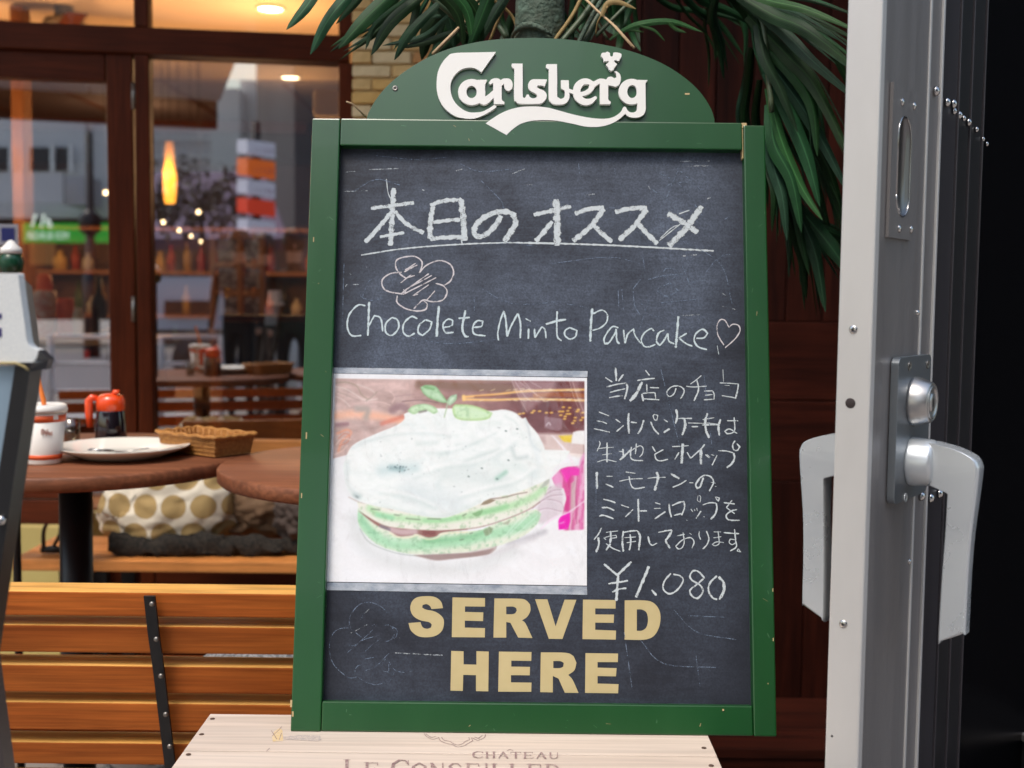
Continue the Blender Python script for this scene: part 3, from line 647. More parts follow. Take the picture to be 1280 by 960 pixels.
# ================================================================== dark red wooden wall to the right
wY = 2.75; wx0 = PY(566, 100, wY).x; wx1 = 1.6
wall = thing('wooden_wall', 'dark reddish brown boarded wall behind the chalkboard', 'wall', (0, wY, 0))
MB().box((wx0, .022, 0), (wx1, .16, 2.75)).obj('backing', M['black'], wall)
z1 = PY(1000, 402, wY).z; z2 = PY(1000, 501, wY).z; z3 = PY(1000, 602, wY).z; z4 = PY(1000, 893, wY).z
def vboards(za, zb_, w, x_ph=0.):
    me = MB().box((.0012, 0, za), (w - .0012, .02, zb_), .0022).mesh('board'); me.materials.append(M['wallwood'])
    x = wx0 + x_ph
    while x + w < wx1: put('board', me, None, wall, loc=(x, random.uniform(-.001, .001), 0)); x += w
def hboard(za, zb_): MB().box((wx0, 0, za + .0012), (wx1, .02, zb_ - .0012), .0022).obj('board', M['wallwoodx'], wall)
vboards(z1, 2.7, .085); hboard(z2, z1); hboard(z3, z2); vboards(z4, z3, .118, .0); hboard(.02, z4)
st_p = thing('wooden_step', 'low dark red wooden step along the foot of the boarded wall', 'step', (0, 2.42, 0))
for k in range(3): MB().box((-.1, k * .108, .10), (1.6, k * .108 + .105, .122), .003).obj('tread_board', M['wallwoodx'], st_p)
MB().box((-.1, .004, 0), (1.6, .30, .099)).obj('riser', M['wallwoodx'], st_p)
# unseen slab added overhead to shade the wall
ss = tag(MB().box((-3.2, 2.2, 2.78), (2.0, 3.6, 2.86)).obj('added_eave', M['cafewoodx']), 'unseen dark slab added above the cafe front for shade', kind='structure')

# ================================================================== bench by the window (facing the table)
bb_ = thing('window_bench', 'orange brown wooden bench under the cafe window with bags on it', 'bench', (0, 0, 0))
sY0, sY1 = 2.80, 3.08
sz = PY(200, 701, sY0).z + .0
sx0 = PY(14, 700, sY0).x
for k in range(3):
    y = sY0 + k * .096; MB().box((sx0, y, sz - .028), (-.30, y + .09, sz), .004).obj('seat_plank', M['benchseat'], bb_)
zt_ = PY(300, 548, 3.13).z
for k, (za, zc2) in enumerate(((zt_ - .07, zt_), (zt_ - .155, zt_ - .085), (zt_ - .24, zt_ - .17))):
    MB().box((PY(205, 550, 3.13).x, 3.10, za), (-.30, 3.125, zc2), .004).obj('back_slat', M['benchseat'], bb_)
for x in (sx0 + .10, -1.0, -.42):
    MB().box((x, sY0 + .03, 0), (x + .035, sY0 + .06, sz - .029), .003).obj('leg', M['blackmetal'], bb_)
    MB().box((x, 3.04, 0), (x + .035, 3.07, sz - .029), .003).obj('leg', M['blackmetal'], bb_)
# brown wall panel / second bench back at the far left
lb = thing('side_bench', 'reddish brown high backed bench at the far left behind the table', 'bench', (0, 0, 0))
xa, xb = PY(-60, 600, 2.75).x, PY(112, 600, 2.75).x
zA, zB = PY(40, 592, 2.75).z, PY(40, 655, 2.75).z
MB().box((xa, 2.75, zB), (xb, 2.775, (zA + zB) / 2 - .003), .003).obj('back_slat', M['cafewoodx'], lb)
MB().box((xa, 2.75, (zA + zB) / 2), (xb, 2.775, zA), .003).obj('back_slat', M['cafewoodx'], lb)
for x in (xa + .05, xb - .06): MB().box((x, 2.776, 0), (x + .03, 2.796, zA), .003).obj('leg', M['cafewood'], lb)
tag(MB().box((PY(-40, 680, 3.2).x, 3.16, 0), (PY(118, 680, 3.2).x, 3.2, PY(50, 655, 3.2).z), .004).obj('pale_planter_box', mat('pale_yellow_board', (.62, .50, .18), .7, noise=(8, .5, (.5, .38, .12)))), 'pale yellow low panel below the door glass', 'panel')

# ================================================================== tables
def round_table(cx, cy, r, label, zt=.75):
    t = thing('round_table', label, 'table', (cx, cy, 0), group='round wooden tables')
    th = .026
    MB().lathe([(.001, zt - th), (r - .004, zt - th), (r, zt - th + .004), (r, zt - .004), (r - .004, zt), (.001, zt)], 72).obj('tabletop', M['table'], t)
    MB().lathe([(.03, .02), (.03, zt - th - .012)], 24).obj('pedestal', M['black'], t)
    MB().lathe([(.20, .004), (.20, .012), (.04, .02)], 32).obj('base', M['black'], t)
    MB().lathe([(.09, zt - th - .012), (.09, zt - th - .001)], 24).obj('mounting_plate', M['black'], t)
    return t
round_table(-.815, 2.225, .32, 'round dark brown table carrying the plate, cup and basket')
round_table(-.20, 2.12, .315, 'empty round dark brown table partly hidden behind the chalkboard')
ZT = .7505
# cup with straw
white_p = mat('paper_cup_white', (.86, .84, .80), .5, noise=(60, .2, (.75, .7, .62)))
c = PZ(55, 579, .75); t = thing('paper_cup', 'white paper cup with orange bands, lid and straw on the round table', 'cup', (c.x, c.y, ZT))
t.scale = (1.1, 1.1, 1.0); hs = 2.16 / F
def ring(z0, z1, e, m_, name, par):
    f = lambda z: .0262 + (z / .092) * .0085 + e
    MB().lathe([(f(z0), z0), (f(z1), z1)], 40).obj(name, m_, par)
cb_ = MB().lathe([(.0255, 0), (.0262, .002), (.0347, .092)], 40).obj('cup_wall', white_p, t)
obm = mat('orange_band', (.80, .12, .03), .5)
ring(.074, .086, .0003, obm, 'band', cb_); ring(.009, .017, .0003, obm, 'band', cb_)
for a in range(10):
    th_ = a * .628; f = .0262 + .082 / .092 * .0085 + .0007
    if a % 2: MB().box((-.004, -.0003, -.0035), (.004, .0003, .0035), 0, Matrix.Translation((f * math.cos(th_), f * math.sin(th_), .082)) @ Matrix.Rotation(th_ + math.pi / 2, 4, 'Z')).obj('band_gap', white_p, cb_)
pr = mat('cup_print', (.45, .2, .15), .6)
for (th_, z, s_) in ((-1.15, .058, 1), (-.95, .055, .8), (-2.3, .056, 1)):
    f = .0262 + z / .092 * .0085 + .0006; pm = MB()
    Mx = Matrix.Translation((f * math.cos(th_), f * math.sin(th_), z)) @ Matrix.Rotation(th_ + math.pi / 2, 4, 'Z')
    for q in range(5):
        x = -.005 + q * .0022; pm.box((x, -.0002, random.uniform(-.006, -.002) * s_), (x + .0013, .0002, random.uniform(.002, .006) * s_), 0, Mx)
    pm.obj('printed_mark', pr, cb_)
MB().lathe([(.0365, .090), (.0372, .095), (.0350, .102), (.030, .104), (.028, .101), (.001, .1005)], 40).obj('lid', mat('white_lid', (.82, .80, .76), .35), t)
MB().tube([(.003, 0, .09), (.001, 0, .11), (-.014, .0, .172)], .0038, 10).obj('straw', mat('orange_straw', (.85, .22, .04), .4), t)
# water glass
c = PZ(90, 556, .75); t = thing('water_glass', 'small clear glass standing behind the white cup', 'glass', (c.x, c.y, ZT))
wg = glassmat('clear_glass', .12, (.80, .80, .78), .02)
MB().lathe([(.015, 0), (.0175, .052), (.0165, .052), (.0142, .006), (.001, .006)], 28).obj('glass_wall', wg, t)
MB().lathe([(.001, .0062), (.0138, .0062), (.0155, .030), (.001, .030)], 24).obj('water', glassmat('water', .06, (.7, .68, .62)), t)
# syrup dispenser
c = PZ(139, 557, .75); t = thing('syrup_dispenser', 'dark syrup dispenser with glossy orange red handle and lid', 'dispenser', (c.x, c.y, ZT))
MB().lathe([(.029, 0), (.031, .004), (.029, .040), (.0265, .066), (.0235, .074)], 36).obj('jar', mat('dark_syrup', (.012, .008, .012), .08, spec=.7, coat=.6), t)
orl = mat('orange_red_plastic', (.85, .075, .010), .25, coat=.5)
MB().lathe([(.0245, .068), (.027, .070), (.027, .088), (.024, .096), (.014, .101), (.001, .1025)], 36).obj('lid', orl, t)
MB().tube([(-.024, -.004, .092), (-.034, -.006, .094), (-.040, -.007, .088), (-.040, -.007, .060), (-.038, -.007, .036)], [.006, .007, .008, .0075, .006], 10).obj('handle', orl, t)
MB().tube([(.008, -.006, .098), (.012, -.008, .105), (.020, -.01, .106)], [.006, .006, .004], 8).obj('thumb_tab', orl, t)
# plate with cutlery
c = PZ(153, 570, .752); t = thing('dinner_plate', 'large white dinner plate with cutlery on the round table', 'plate', (c.x, c.y, ZT))
MB().lathe([(.001, .004), (.068, .004), (.072, 0), (.078, .004), (.112, .017), (.119, .021), (.1195, .0225), (.117, .0225), (.108, .0195), (.080, .008), (.070, .0065), (.001, .0065)], 64).obj('dish', mat('white_china', (.83, .80, .72), .18, coat=.4), t)
cut = M['chrome']
def cutlery(name, label, pts, blade, par_loc):
    a = thing(name, label, 'cutlery', par_loc)
    MB().tube(pts, [.0022] * len(pts), 8, flat=.5).obj('handle', cut, a); blade(a)
    return a
pc = Vector((c.x, c.y, ZT + .010))
def fork_b(a):
    MB().extr([(-.010, 0), (.010, 0), (.008, .018), (-.008, .018)], -.0008, .0008, M=Matrix.Translation((-.010, 0, .004)) @ Matrix.Rotation(1.35, 4, 'Z') @ Matrix.Rotation(-1.5, 4, 'X')).obj('head', cut, a)
    for k in range(4): MB().tube([(-.026, -.010 + k * .0052, .0045), (-.050, -.012 + k * .0058, .007)], .0011, 6).obj('tine', cut, a)
cutlery('fork', 'steel fork lying at the left of the white plate', [(-.012, 0, .004), (.02, .004, .004), (.055, .004, .009)], fork_b, pc + Vector((-.005, -.012, -.002)))
def knife_b(a): MB().box((-.05, -.006, .002), (0, .004, .0035), .0006).obj('blade', cut, a)
cutlery('table_knife', 'steel knife lying at the right of the white plate', [(0, 0, .003), (.03, .01, .006), (.065, .022, .013)], knife_b, pc + Vector((.045, -.02, -.002)))
# woven basket
c = PZ(268, 573, .75); t = thing('woven_basket', 'rectangular brown wicker basket at the right edge of the round table', 'basket', (c.x, c.y, ZT))
wick = mat('wicker', (.33, .13, .028), .6, noise=(160, .9, (.52, .25, .065), 4, .3), bump=(300, .6, .001))
e1 = Vector((PZ(187, 562, .75) - c).to_2d()).normalized(); e2 = Vector((-e1.y, e1.x)); e2 = -e2 if e2.y < 0 else e2
Lx, Ly, Hh = .150, .085, .034
def bpt(u, v, z): fl = 1 + .10 * z / Hh; cu, cv = Lx / 2, Ly / 2; q = e1 * (cu + (u - cu) * fl) + e2 * (cv + (v - cv) * fl); return Vector((q.x, q.y, z))
def loop(z, inset=0., n_=12, wob=0.):
    out = []
    cs = [(inset, inset), (Lx - inset, inset), (Lx - inset, Ly - inset), (inset, Ly - inset)]
    for k in range(4):
        a, b_ = cs[k], cs[(k + 1) % 4]
        for j in range(n_):
            f = j / n_; out.append(bpt(a[0] + (b_[0] - a[0]) * f, a[1] + (b_[1] - a[1]) * f, z))
    return out
for k in range(9):
    z = .003 + k * .0038; lp = loop(z, .001 + (k % 2) * .0005, 14)
    lp = [q + Vector((0, 0, .0009 * math.sin(i * math.pi + k * math.pi))) for i, q in enumerate(lp)]
    MB().tube(lp + [lp[0], lp[1]], .0021, 5, False).obj('strand', wick, t)
lp = loop(.037, -.001, 20); lp = [q + Vector((0, 0, .0012 * math.sin(i * 1.3))) for i, q in enumerate(lp)]
MB().tube(lp + [lp[0], lp[1]], .0036, 6, False).obj('rim', wick, t)
for i in range(0, 40):
    pass
st = MB(); l0, l1 = loop(.002, .002, 9), loop(.037, .002, 9)
for a, b_ in zip(l0, l1): st.tube([a, b_], .0018, 5)
st.obj('stakes', wick, t)
MB().add([bpt(.002, .002, .003), bpt(Lx - .002, .002, .003), bpt(Lx - .002, Ly - .002, .003), bpt(.002, Ly - .002, .003)], [[0, 1, 2, 3]]).obj('bottom', wick, t)

# ================================================================== bags and clothes on the bench
def blob(name, label, cat, c, rad, m, amp=.12, fr=3., seed=0, sub=5, flatz=None, ridged=0.):
    bm = bmesh.new(); bmesh.ops.create_icosphere(bm, subdivisions=sub, radius=1)
    from mathutils import noise as N
    for v in bm.verts:
        d = v.co.normalized(); nz = N.noise(d * fr + Vector((seed, seed * 2, 0))); n2 = N.noise(d * fr * 2.7 + Vector((seed, 5, 0)))
        rg = (1 - abs(N.noise(Vector((d.x * fr * 1.3, d.y * fr, d.z * fr * 2.6)) + Vector((9, seed, 2))) * 2)) ** 2
        k = 1 + amp * nz + amp * .5 * n2 + ridged * rg
        v.co = Vector((d.x * rad[0] * k, d.y * rad[1] * k, d.z * rad[2] * k))
        if v.co.z < -rad[2] * .82: v.co.z = -rad[2] * .82
        
    me = bpy.data.meshes.new(name); bm.to_mesh(me); bm.free()
    for p_ in me.polygons: p_.use_smooth = True
    o = put(name, me, m, None, loc=(c[0], c[1], c[2] + rad[2] * .82)); return tag(o, label, cat)
# polka dot tote
dot = bpy.data.materials.new('polka_dot_cloth'); dot.use_nodes = True; t_ = dot.node_tree; b = t_.nodes['Principled BSDF']; b.inputs['Roughness'].default_value = .85
tc = nn(t_, 'ShaderNodeTexCoord'); sp = nn(t_, 'ShaderNodeSeparateXYZ'); t_.links.new(tc.outputs['Object'], sp.inputs[0])
def mth(op, a, b_=None):
    n = nn(t_, 'ShaderNodeMath', operation=op)
    for i, q in enumerate((a, b_)):
        if q is None: continue
        if isinstance(q, (int, float)): n.inputs[i].default_value = q
        else: t_.links.new(q, n.inputs[i])
    return n.outputs[0]
rz_ = mth('ADD', mth('MULTIPLY', sp.outputs[2], 14.6), .3); row_ = mth('FLOOR', rz_); fz = mth('SUBTRACT', mth('SUBTRACT', rz_, row_), .5)
ux = mth('ADD', mth('MULTIPLY', sp.outputs[0], 14.6), mth('MULTIPLY', row_, .62)); fx = mth('SUBTRACT', mth('FRACT', ux), .5)
dd = mth('SQRT', mth('ADD', mth('MULTIPLY', fx, fx), mth('MULTIPLY', fz, fz))); ms = mth('LESS_THAN', dd, .43)
mx = nn(t_, 'ShaderNodeMix', data_type='RGBA'); mx.inputs[6].default_value = (.76, .69, .56, 1); mx.inputs[7].default_value = (.42, .29, .12, 1)
t_.links.new(ms, mx.inputs[0]); t_.links.new(mx.outputs[2], b.inputs['Base Color'])
pc = PY(212, 700, 2.92)
tote = blob('tote_bag', 'white cloth bag with large tan polka dots lying on the bench', 'bag', (PY(212, 650, 2.93).x, 2.93, sz + .0), (.168, .085, .130), dot, .12, 2.0, 3, 5, ridged=.07)
for v in tote.data.vertices:                       # the upper right corner is pulled up, the left one sags
    f = (v.co.x / .168); v.co.z += .035 * max(0, f) * (v.co.z > 0) + (-.02 if f < -.4 and v.co.z > 0 else 0)
0 and MB().tube(smooth_path([(.150, -.045, .02), (.115, -.090, -.045), (.03, -.094, -.085), (-.06, -.090, -.075), (-.135, -.070, -.02)], 6), .0035, 6, flat=.5).obj('strap', mat('tan_strap', (.46, .36, .22), .85), tote)
knit = mat('black_knit', (.008, .007, .006), .95, noise=(130, .9, (.035, .027, .02), 5, .2), bump=(180, .8, .006))
def roll(name, label, cat, pts, rad, m, seed, parent=None):
    from mathutils import noise as N
    mb = MB(); mb.tube(smooth_path(pts, 8), [rad[0] + (rad[1] - rad[0]) * .5 * (1 + math.sin(i * .5 + seed)) for i in range((len(pts) - 1) * 8 + 1)], 18)
    vv = []
    for v in mb.v:
        v = Vector(v); vv.append(tuple(v + N.noise_vector(v * 28 + Vector((seed, 0, 0))) * .014 + N.noise_vector(v * 75) * .007))
    mb.v = vv; return tag(mb.obj(name, m), label, cat)
zs = sz
a = PY(142, 688, 2.86); b_ = PY(300, 690, 2.86)
roll('knitted_scarf', 'rolled black knitted scarf lying on the bench before the dotted bag', 'scarf', [(a.x, 2.86, zs + .028), (a.x + .10, 2.85, zs + .026), (a.x + .2, 2.86, zs + .028), (b_.x, 2.865, zs + .024), (b_.x + .12, 2.88, zs + .025), (-.45, 2.87, zs + .026)], (.019, .026), knit, 1)
coatm = mat('brown_wool', (.15, .085, .045), .9, noise=(18, .6, (.22, .135, .075)), bump=(220, .5, .002)); coatd = mat('dark_taupe_cloth', (.055, .038, .032), .9, noise=(20, .6, (.10, .07, .055)), bump=(200, .5, .002))
blob('brown_coat', 'crumpled taupe brown coat on the bench right of the dotted bag', 'coat', (PY(330, 660, 2.98).x, 2.99, zs + .03), (.13, .085, .095), coatm, .16, 2.2, 8, 5, ridged=.14)
blob('dark_jacket', 'dark folded jacket at the right end of the bench', 'jacket', (PY(388, 670, 2.93).x, 2.94, zs + .02), (.085, .09, .085), coatd, .2, 2.6, 2, 5, ridged=.12)
q = PY(66, 690, 2.86); t = thing('small_bag', 'small dark bag strap curling up at the left end of the bench', 'bag', (q.x, 2.86, zs))
MB().tube(smooth_path([(-.022, 0, .012), (-.020, 0, .06), (.0, .0, .092), (.022, 0, .085), (.018, 0, .05), (.004, 0, .022)], 8), .0085, 8, flat=.5).obj('strap', mat('dark_leather', (.03, .018, .012), .5), t)
MB().tube([(-.028, 0, .010), (.0, 0, .012), (.028, 0, .010)], [.007, .010, .007], 8).obj('buckle', M['blackmetal'], t)

# ================================================================== slatted bench in front, seen from behind
fb = thing('slatted_bench', 'orange wooden slatted bench seen from behind with a black steel strap', 'bench')
sY = 1.60
M['slat_top'] = wood('lit_board_edge', (.62, .30, .065), (.82, .46, .13), .9, .4, 'X', per_object=.08, dark=(.42, .18, .04), coat=.3)  # paler edge grain, with light from above painted into the colour
def slat_row(i, yt_back, yt_front, yb):
    """px rows at x~200: rear top edge, front top edge, bottom edge of the face"""
    Yf = sY + (i) * .011; lean = R_(11)
    pf = PY(200, yt_front, Yf); pb = PY(200, yb, Yf + .006)
    h = pf.z - pb.z; th = .031
    # the board leans towards the viewer: build it in its own tilted frame
    x0 = -1.35; x1 = -.13
    Mx = Matrix.Translation((0, Yf, pf.z)) @ Matrix.Rotation(lean, 4, 'X')
    mb = MB().box((x0, 0, -h * 1.01), (x1, th, 0), .0025, Mx)
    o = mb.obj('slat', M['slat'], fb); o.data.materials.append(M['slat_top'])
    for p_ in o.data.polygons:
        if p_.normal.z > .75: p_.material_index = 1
    return o
rows = [(730, 741, 772), (772, 783, 818), (822.5, 833, 868), (869, 879.5, 915), (917, 929.5, 957), (964, 976, 1004)]
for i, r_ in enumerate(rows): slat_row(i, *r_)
# strap on the back
sp_ = [PY(188, 744, sY - .006), PY(193, 790, sY + .003), PY(200, 840, sY + .014), PY(206, 892, sY + .027), PY(213, 948, sY + .040), PY(217, 985, sY + .050)]
w_ = .0075; sm_ = MB()
vv = []
for p in sp_: vv += [(p.x - w_, p.y - .006, p.z), (p.x + w_, p.y - .006, p.z), (p.x + w_, p.y - .001, p.z), (p.x - w_, p.y - .001, p.z)]
fs = [[4 * i + k, 4 * i + (k + 1) % 4, 4 * i + 4 + (k + 1) % 4, 4 * i + 4 + k] for i in range(5) for k in range(4)] + [[0, 1, 2, 3], [23, 22, 21, 20]]
sm_.add(vv, fs)
strap = sm_.obj('steel_strap', M['blackmetal'], fb)
for py in (755, 799, 845, 893, 933):
    f = (py - 744) / (985 - 744); p = PY(188.5 + (py - 744) * .125, py, sY + f * .055 - .021)
    Mx = Matrix.Translation(p) @ Matrix.Rotation(math.pi / 2, 4, 'X')
    MB().lathe([(.0036, -.0005), (.0034, .0012), (.0018, .0022), (.0001, .0023)], 12, M=Mx).obj('screw', M['iron'], strap)
for k in range(4): MB().box((-1.35, 1.70 + k * .085, .405), (-.13, 1.775 + k * .085, .425), .003).obj('seat_slat', M['slat'], fb)
for x in (-1.25, -.20):
    for y in (1.68, 2.0): MB().box((x, y, 0), (x + .03, y + .03, .403), .003).obj('leg', M['blackmetal'], fb)
q = PY(345, 822, 1.80)
blob('grey_cushion', 'dark grey speckled cushion lying on the slatted bench seat', 'cushion', (q.x, 1.84, .426), (.13, .10, .045), mat('speckled_grey', (.08, .08, .085), .9, noise=(200, .9, (.30, .30, .30), 3, .2)), .1, 2, 4, 4)
q = PY(20, 651, 1.3)
# ================================================================== wine crate
CZ = 0.535
cx0, cx1, cy1 = -.3655, .236, 1.438; cy0 = cy1 - .36
cr_ = thing('wine_crate', 'pale wooden wine crate stamped with a chateau name under the chalkboard', 'crate', ((cx0 + cx1) / 2, (cy0 + cy1) / 2, 0))
cw_ = (cx1 - cx0) / 2; cd = (cy1 - cy0) / 2
for k in range(3):
    a = -cd + k * (2 * cd / 3)
    MB().box((-cw_, a + (.0004 if k else 0), CZ - .010), (cw_, a + 2 * cd / 3 - .0004, CZ - (.0004 if k == 1 else 0)), .0012).obj('lid_board', M['crate'], cr_)
for k in range(3):
    za = .002 + k * .175; 
    for y0, y1 in ((-cd + .001, -cd + .011), (cd - .011, cd - .001)): MB().box((-cw_ + .001, y0, za), (cw_ - .001, y1, za + .172), .0012).obj('side_board', M['crate'], cr_)
    for x0, x1 in ((-cw_ + .0015, -cw_ + .016), (cw_ - .016, cw_ - .0015)): MB().box((x0, -cd + .0115, za), (x1, cd - .0115, za + .172), .0012).obj('end_board', M['crate'], cr_)
MB().box((-cw_ + .017, -cd + .012, .004), (cw_ - .017, cd - .012, .016)).obj('bottom', M['crate'], cr_)
nailm = mat('rusty_nail', (.09, .05, .035), .7)
def on_crate(px, py, dz=.0004): p = PZ(px, py, CZ + dz); return Vector((p.x - cr_.location.x, p.y - cr_.location.y, CZ + dz))
for px, py in ((265.5, 898.5), (252, 918), (235.5, 943), (880, 935), (889, 957)):
    p = on_crate(px, py, .0002); MB().lathe([(.0030, 0), (.0026, .0006), (.0003, .0007)], 12, p).obj('nail', nailm, cr_)
# flat print on the lid: serif capitals drawn as thin strokes
LT = {'C': [(.95, .78, .80, .97, .09), (.80, .97, .48, 1.0, .10), (.48, 1, .16, .80, .16), (.16, .80, .10, .5, .18), (.10, .5, .16, .2, .18), (.16, .2, .48, 0, .16), (.48, 0, .80, .04, .10), (.80, .04, .96, .22, .08), (.95, .72, .95, .98, .05)],
      'H': [(.2, 0, .2, 1, .17), (.8, 0, .8, 1, .17), (.2, .5, .8, .5, .07)], 'A': [(.5, 1, .12, 0, .08), (.5, 1, .88, 0, .18), (.25, .35, .75, .35, .07)],
      'T': [(.5, 0, .5, 1, .18), (.05, .97, .95, .97, .07), (.07, .97, .05, .78, .06), (.93, .97, .95, .78, .06)],
      'E': [(.2, 0, .2, 1, .17), (.2, .97, .85, .97, .07), (.2, .52, .68, .52, .07), (.2, .03, .88, .03, .07), (.85, .97, .86, .8, .06), (.88, .03, .9, .22, .06), (.68, .62, .68, .42, .05)],
      'U': [(.2, 1, .2, .3, .17), (.2, .3, .35, .04, .15), (.35, .04, .65, .04, .1), (.65, .04, .82, .3, .08), (.82, .3, .82, 1, .08)],
      'L': [(.2, 0, .2, 1, .17), (.2, .03, .88, .03, .07), (.88, .03, .9, .26, .06)], 'I': [(.5, 0, .5, 1, .26)],
      'O': [(.5, 1, .15, .78, .12), (.15, .78, .08, .5, .18), (.08, .5, .15, .22, .18), (.15, .22, .5, 0, .12), (.5, 0, .85, .22, .12), (.85, .22, .92, .5, .18), (.92, .5, .85, .78, .18), (.85, .78, .5, 1, .12)],
      'N': [(.15, 0, .15, 1, .08), (.15, 1, .85, 0, .18), (.85, 0, .85, 1, .08)],
      'S': [(.85, .78, .68, .97, .08), (.68, .97, .35, .97, .1), (.35, .97, .16, .78, .14), (.16, .78, .4, .55, .16), (.4, .55, .68, .42, .18), (.68, .42, .84, .22, .15), (.84, .22, .62, .02, .1), (.62, .02, .3, .03, .1), (.3, .03, .13, .25, .08)],
      'R': [(.2, 0, .2, 1, .17), (.2, .97, .6, .97, .07), (.6, .97, .82, .76, .14), (.82, .76, .6, .5, .12), (.6, .5, .2, .5, .07), (.5, .5, .92, 0, .17)]}
SERIF = {'H': (.2, .8), 'I': (.5,), 'A': (), 'N': (), 'E': (.2,), 'L': (.2,), 'R': (.2,), 'U': ()}
def letters(txt, x0, x1, ytop, ybot, slope, gapf=.12, widths=None, big=()):
    mb = MB(); n = len(txt); ws_ = [(.45 if ch == 'I' else .5 if ch == ' ' else 1.0) * (1.15 if i in big else 1) for i, ch in enumerate(txt)]
    tot = sum(ws_); x = x0; dz = 0
    for i, ch in enumerate(txt):
        w = (x1 - x0) * ws_[i] / tot; lw = w * (1 - gapf)
        if ch in LT:
            yt = ytop + (x - x0) * slope - ((ybot - ytop) * .18 if i in big else 0); yb = ybot + (x - x0) * slope
            segs = [list(s_) for s_ in LT[ch]]
            for sx_ in SERIF.get(ch, ()):
                e_ = .18 if ch != 'I' else .34
                segs.append([sx_ - e_, .02, sx_ + e_, .02, .05]); segs.append([sx_ - e_, .98, sx_ + e_, .98, .05])
            for a0, b0, a1, b1, tw in segs:
                dz = (dz + 1) % 9
                def pt(a, b_): return on_crate(x + a * lw, yb + (yt - yb) * b_, .00035 + dz * .00003)
                p0, p1 = pt(a0, b0), pt(a1, b1); d = (p1 - p0).normalized(); nrm = Vector((-d.y, d.x, 0)); wm = tw * lw / F * 1.33 * .5
                # keep stroke thickness in metres; vertical strokes are as wide as drawn
                p0 = p0 - d * wm * .3; p1 = p1 + d * wm * .3
                mb.add([p0 - nrm * wm, p1 - nrm * wm, p1 + nrm * wm, p0 + nrm * wm], [[0, 1, 2, 3]])
        x += w
    return mb
letters('CHATEAU', 590, 701, 939.3, 947.0, .012, .10).obj('stamped_lettering', M['ink'], cr_, recalc=False)
ca = MB()
for p_, q_ in (((633.5, 938.3), (637.5, 936.6)), ((637.5, 936.6), (641.5, 938.4))):
    a, b_ = on_crate(*p_), on_crate(*q_); n_ = Vector((-(b_ - a).y, (b_ - a).x, 0)).normalized() * .0004; ca.add([a - n_, b_ - n_, b_ + n_, a + n_], [[0, 1, 2, 3]])
ca.obj('stamped_accent', M['ink'], cr_, recalc=False)
letters('LE CONSEILLER', 429, 703, 952.5, 971.0, .010, .10, big=(0, 3)).obj('stamped_lettering', M['ink'], cr_, recalc=False)
def curve_on_crate(pts, w):
    mb = MB(); P = [on_crate(*p, .0004) for p in smooth_path(pts, 6)]
    vv = []
    for i, p in enumerate(P):
        d = (P[min(i + 1, len(P) - 1)] - P[max(i - 1, 0)]).normalized(); n_ = Vector((-d.y, d.x, 0)) * w; vv += [p - n_, p + n_]
    mb.add(vv, [[2 * i, 2 * i + 2, 2 * i + 3, 2 * i + 1] for i in range(len(P) - 1)]); return mb
em = MB()
for pts in ([(548, 921.5), (551, 926), (558, 929), (565, 930.5), (572, 933.5), (580, 932), (586, 928.5), (591, 926), (589, 922)],
            [(552, 921.5), (555, 925), (562, 926.5), (566, 929), (572, 931), (578, 929.5), (582, 926.5), (587, 924.5), (586, 921.5)],
            [(530, 917), (534, 921), (541, 924), (548, 922)], [(590, 922), (597, 925.5), (605, 922), (607, 918)], [(532, 917), (539, 921.5), (545, 920)], [(593, 921), (598, 923), (603, 919)]):
    c_ = curve_on_crate(pts, .0005); k = len(em.v); em.v += c_.v; em.f += [[i + k for i in f] for f in c_.f]; em.sm += c_.sm
em.obj('stamped_emblem', M['ink'], cr_, recalc=False)
sm2 = mat('grey_stain', (.36, .31, .30), .85, noise=(500, .9, (.60, .50, .42), 5, .25)); ys = mat('torn_label', (.62, .45, .22), .85, noise=(200, .8, (.66, .54, .38), 5, .3))
def patch(pts, m_, nm):
    P = [on_crate(*p, .0003) for p in pts]; MB().add(P, [list(range(len(P)))]).obj(nm, m_, cr_, recalc=False)
patch([(354, 920.5), (375, 918.5), (400, 919.5), (402, 924), (398, 926.5), (372, 925), (355, 924)], sm2, 'stain'); patch([(340, 922), (343, 914), (350, 910), (353, 913), (354, 926), (341, 927)], ys, 'torn_label')
for pts in ([(339, 913), (343, 919), (346, 924)], [(340, 920), (348, 913), (352, 908)], [(333, 939), (337, 935)], [(352, 916), (349, 925)]): curve_on_crate(pts, .0004).obj('scratch', M['ink'], cr_, recalc=False)

# ================================================================== chalkboard
TILT = R_(12.25); BW = .5732; BH = .75; BX = .02999
brd = thing('chalkboard', 'green framed chalkboard with arched beer sign, chalk menu and pancake picture', 'chalkboard', (BX, 1.38, CZ + .0005), (-TILT, 0, 0))
BM = Matrix.Translation((BX, 1.38, CZ)) @ Matrix.Rotation(-TILT, 4, 'X'); BMi = BM.inverted()
BN = (BM.to_3x3() @ Vector((0, 1, 0)))
def B(px, py, off=0.):                                   # photo pixel -> (x, height) on the board plane pushed back by off
    p = hitp(px, py, BM @ Vector((0, off, 0)), BN); q = BMi @ p; return (q.x, q.z)
hw = BW / 2
xi0 = B(413.5, 520)[0]; xi1 = B(934.5, 520)[0]; zr = B(660, 184.5)[1]; zr0 = B(660, 880)[1]
ztop_ = B(640, 151)[1]
FT = .024; SO = .0135                                      # frame thickness, slate recess
def fbox(name, x0, x1, z0, z1, y0=0., y1=FT, b=.0016, m=None): return MB().box((x0, y0, z0), (x1, y1, z1), b).obj(name, m or M['green'], brd)
fbox('stile', -hw, xi0, 0, ztop_)
fbox('stile', xi1 + .001, hw, 0, B(945, 157)[1])
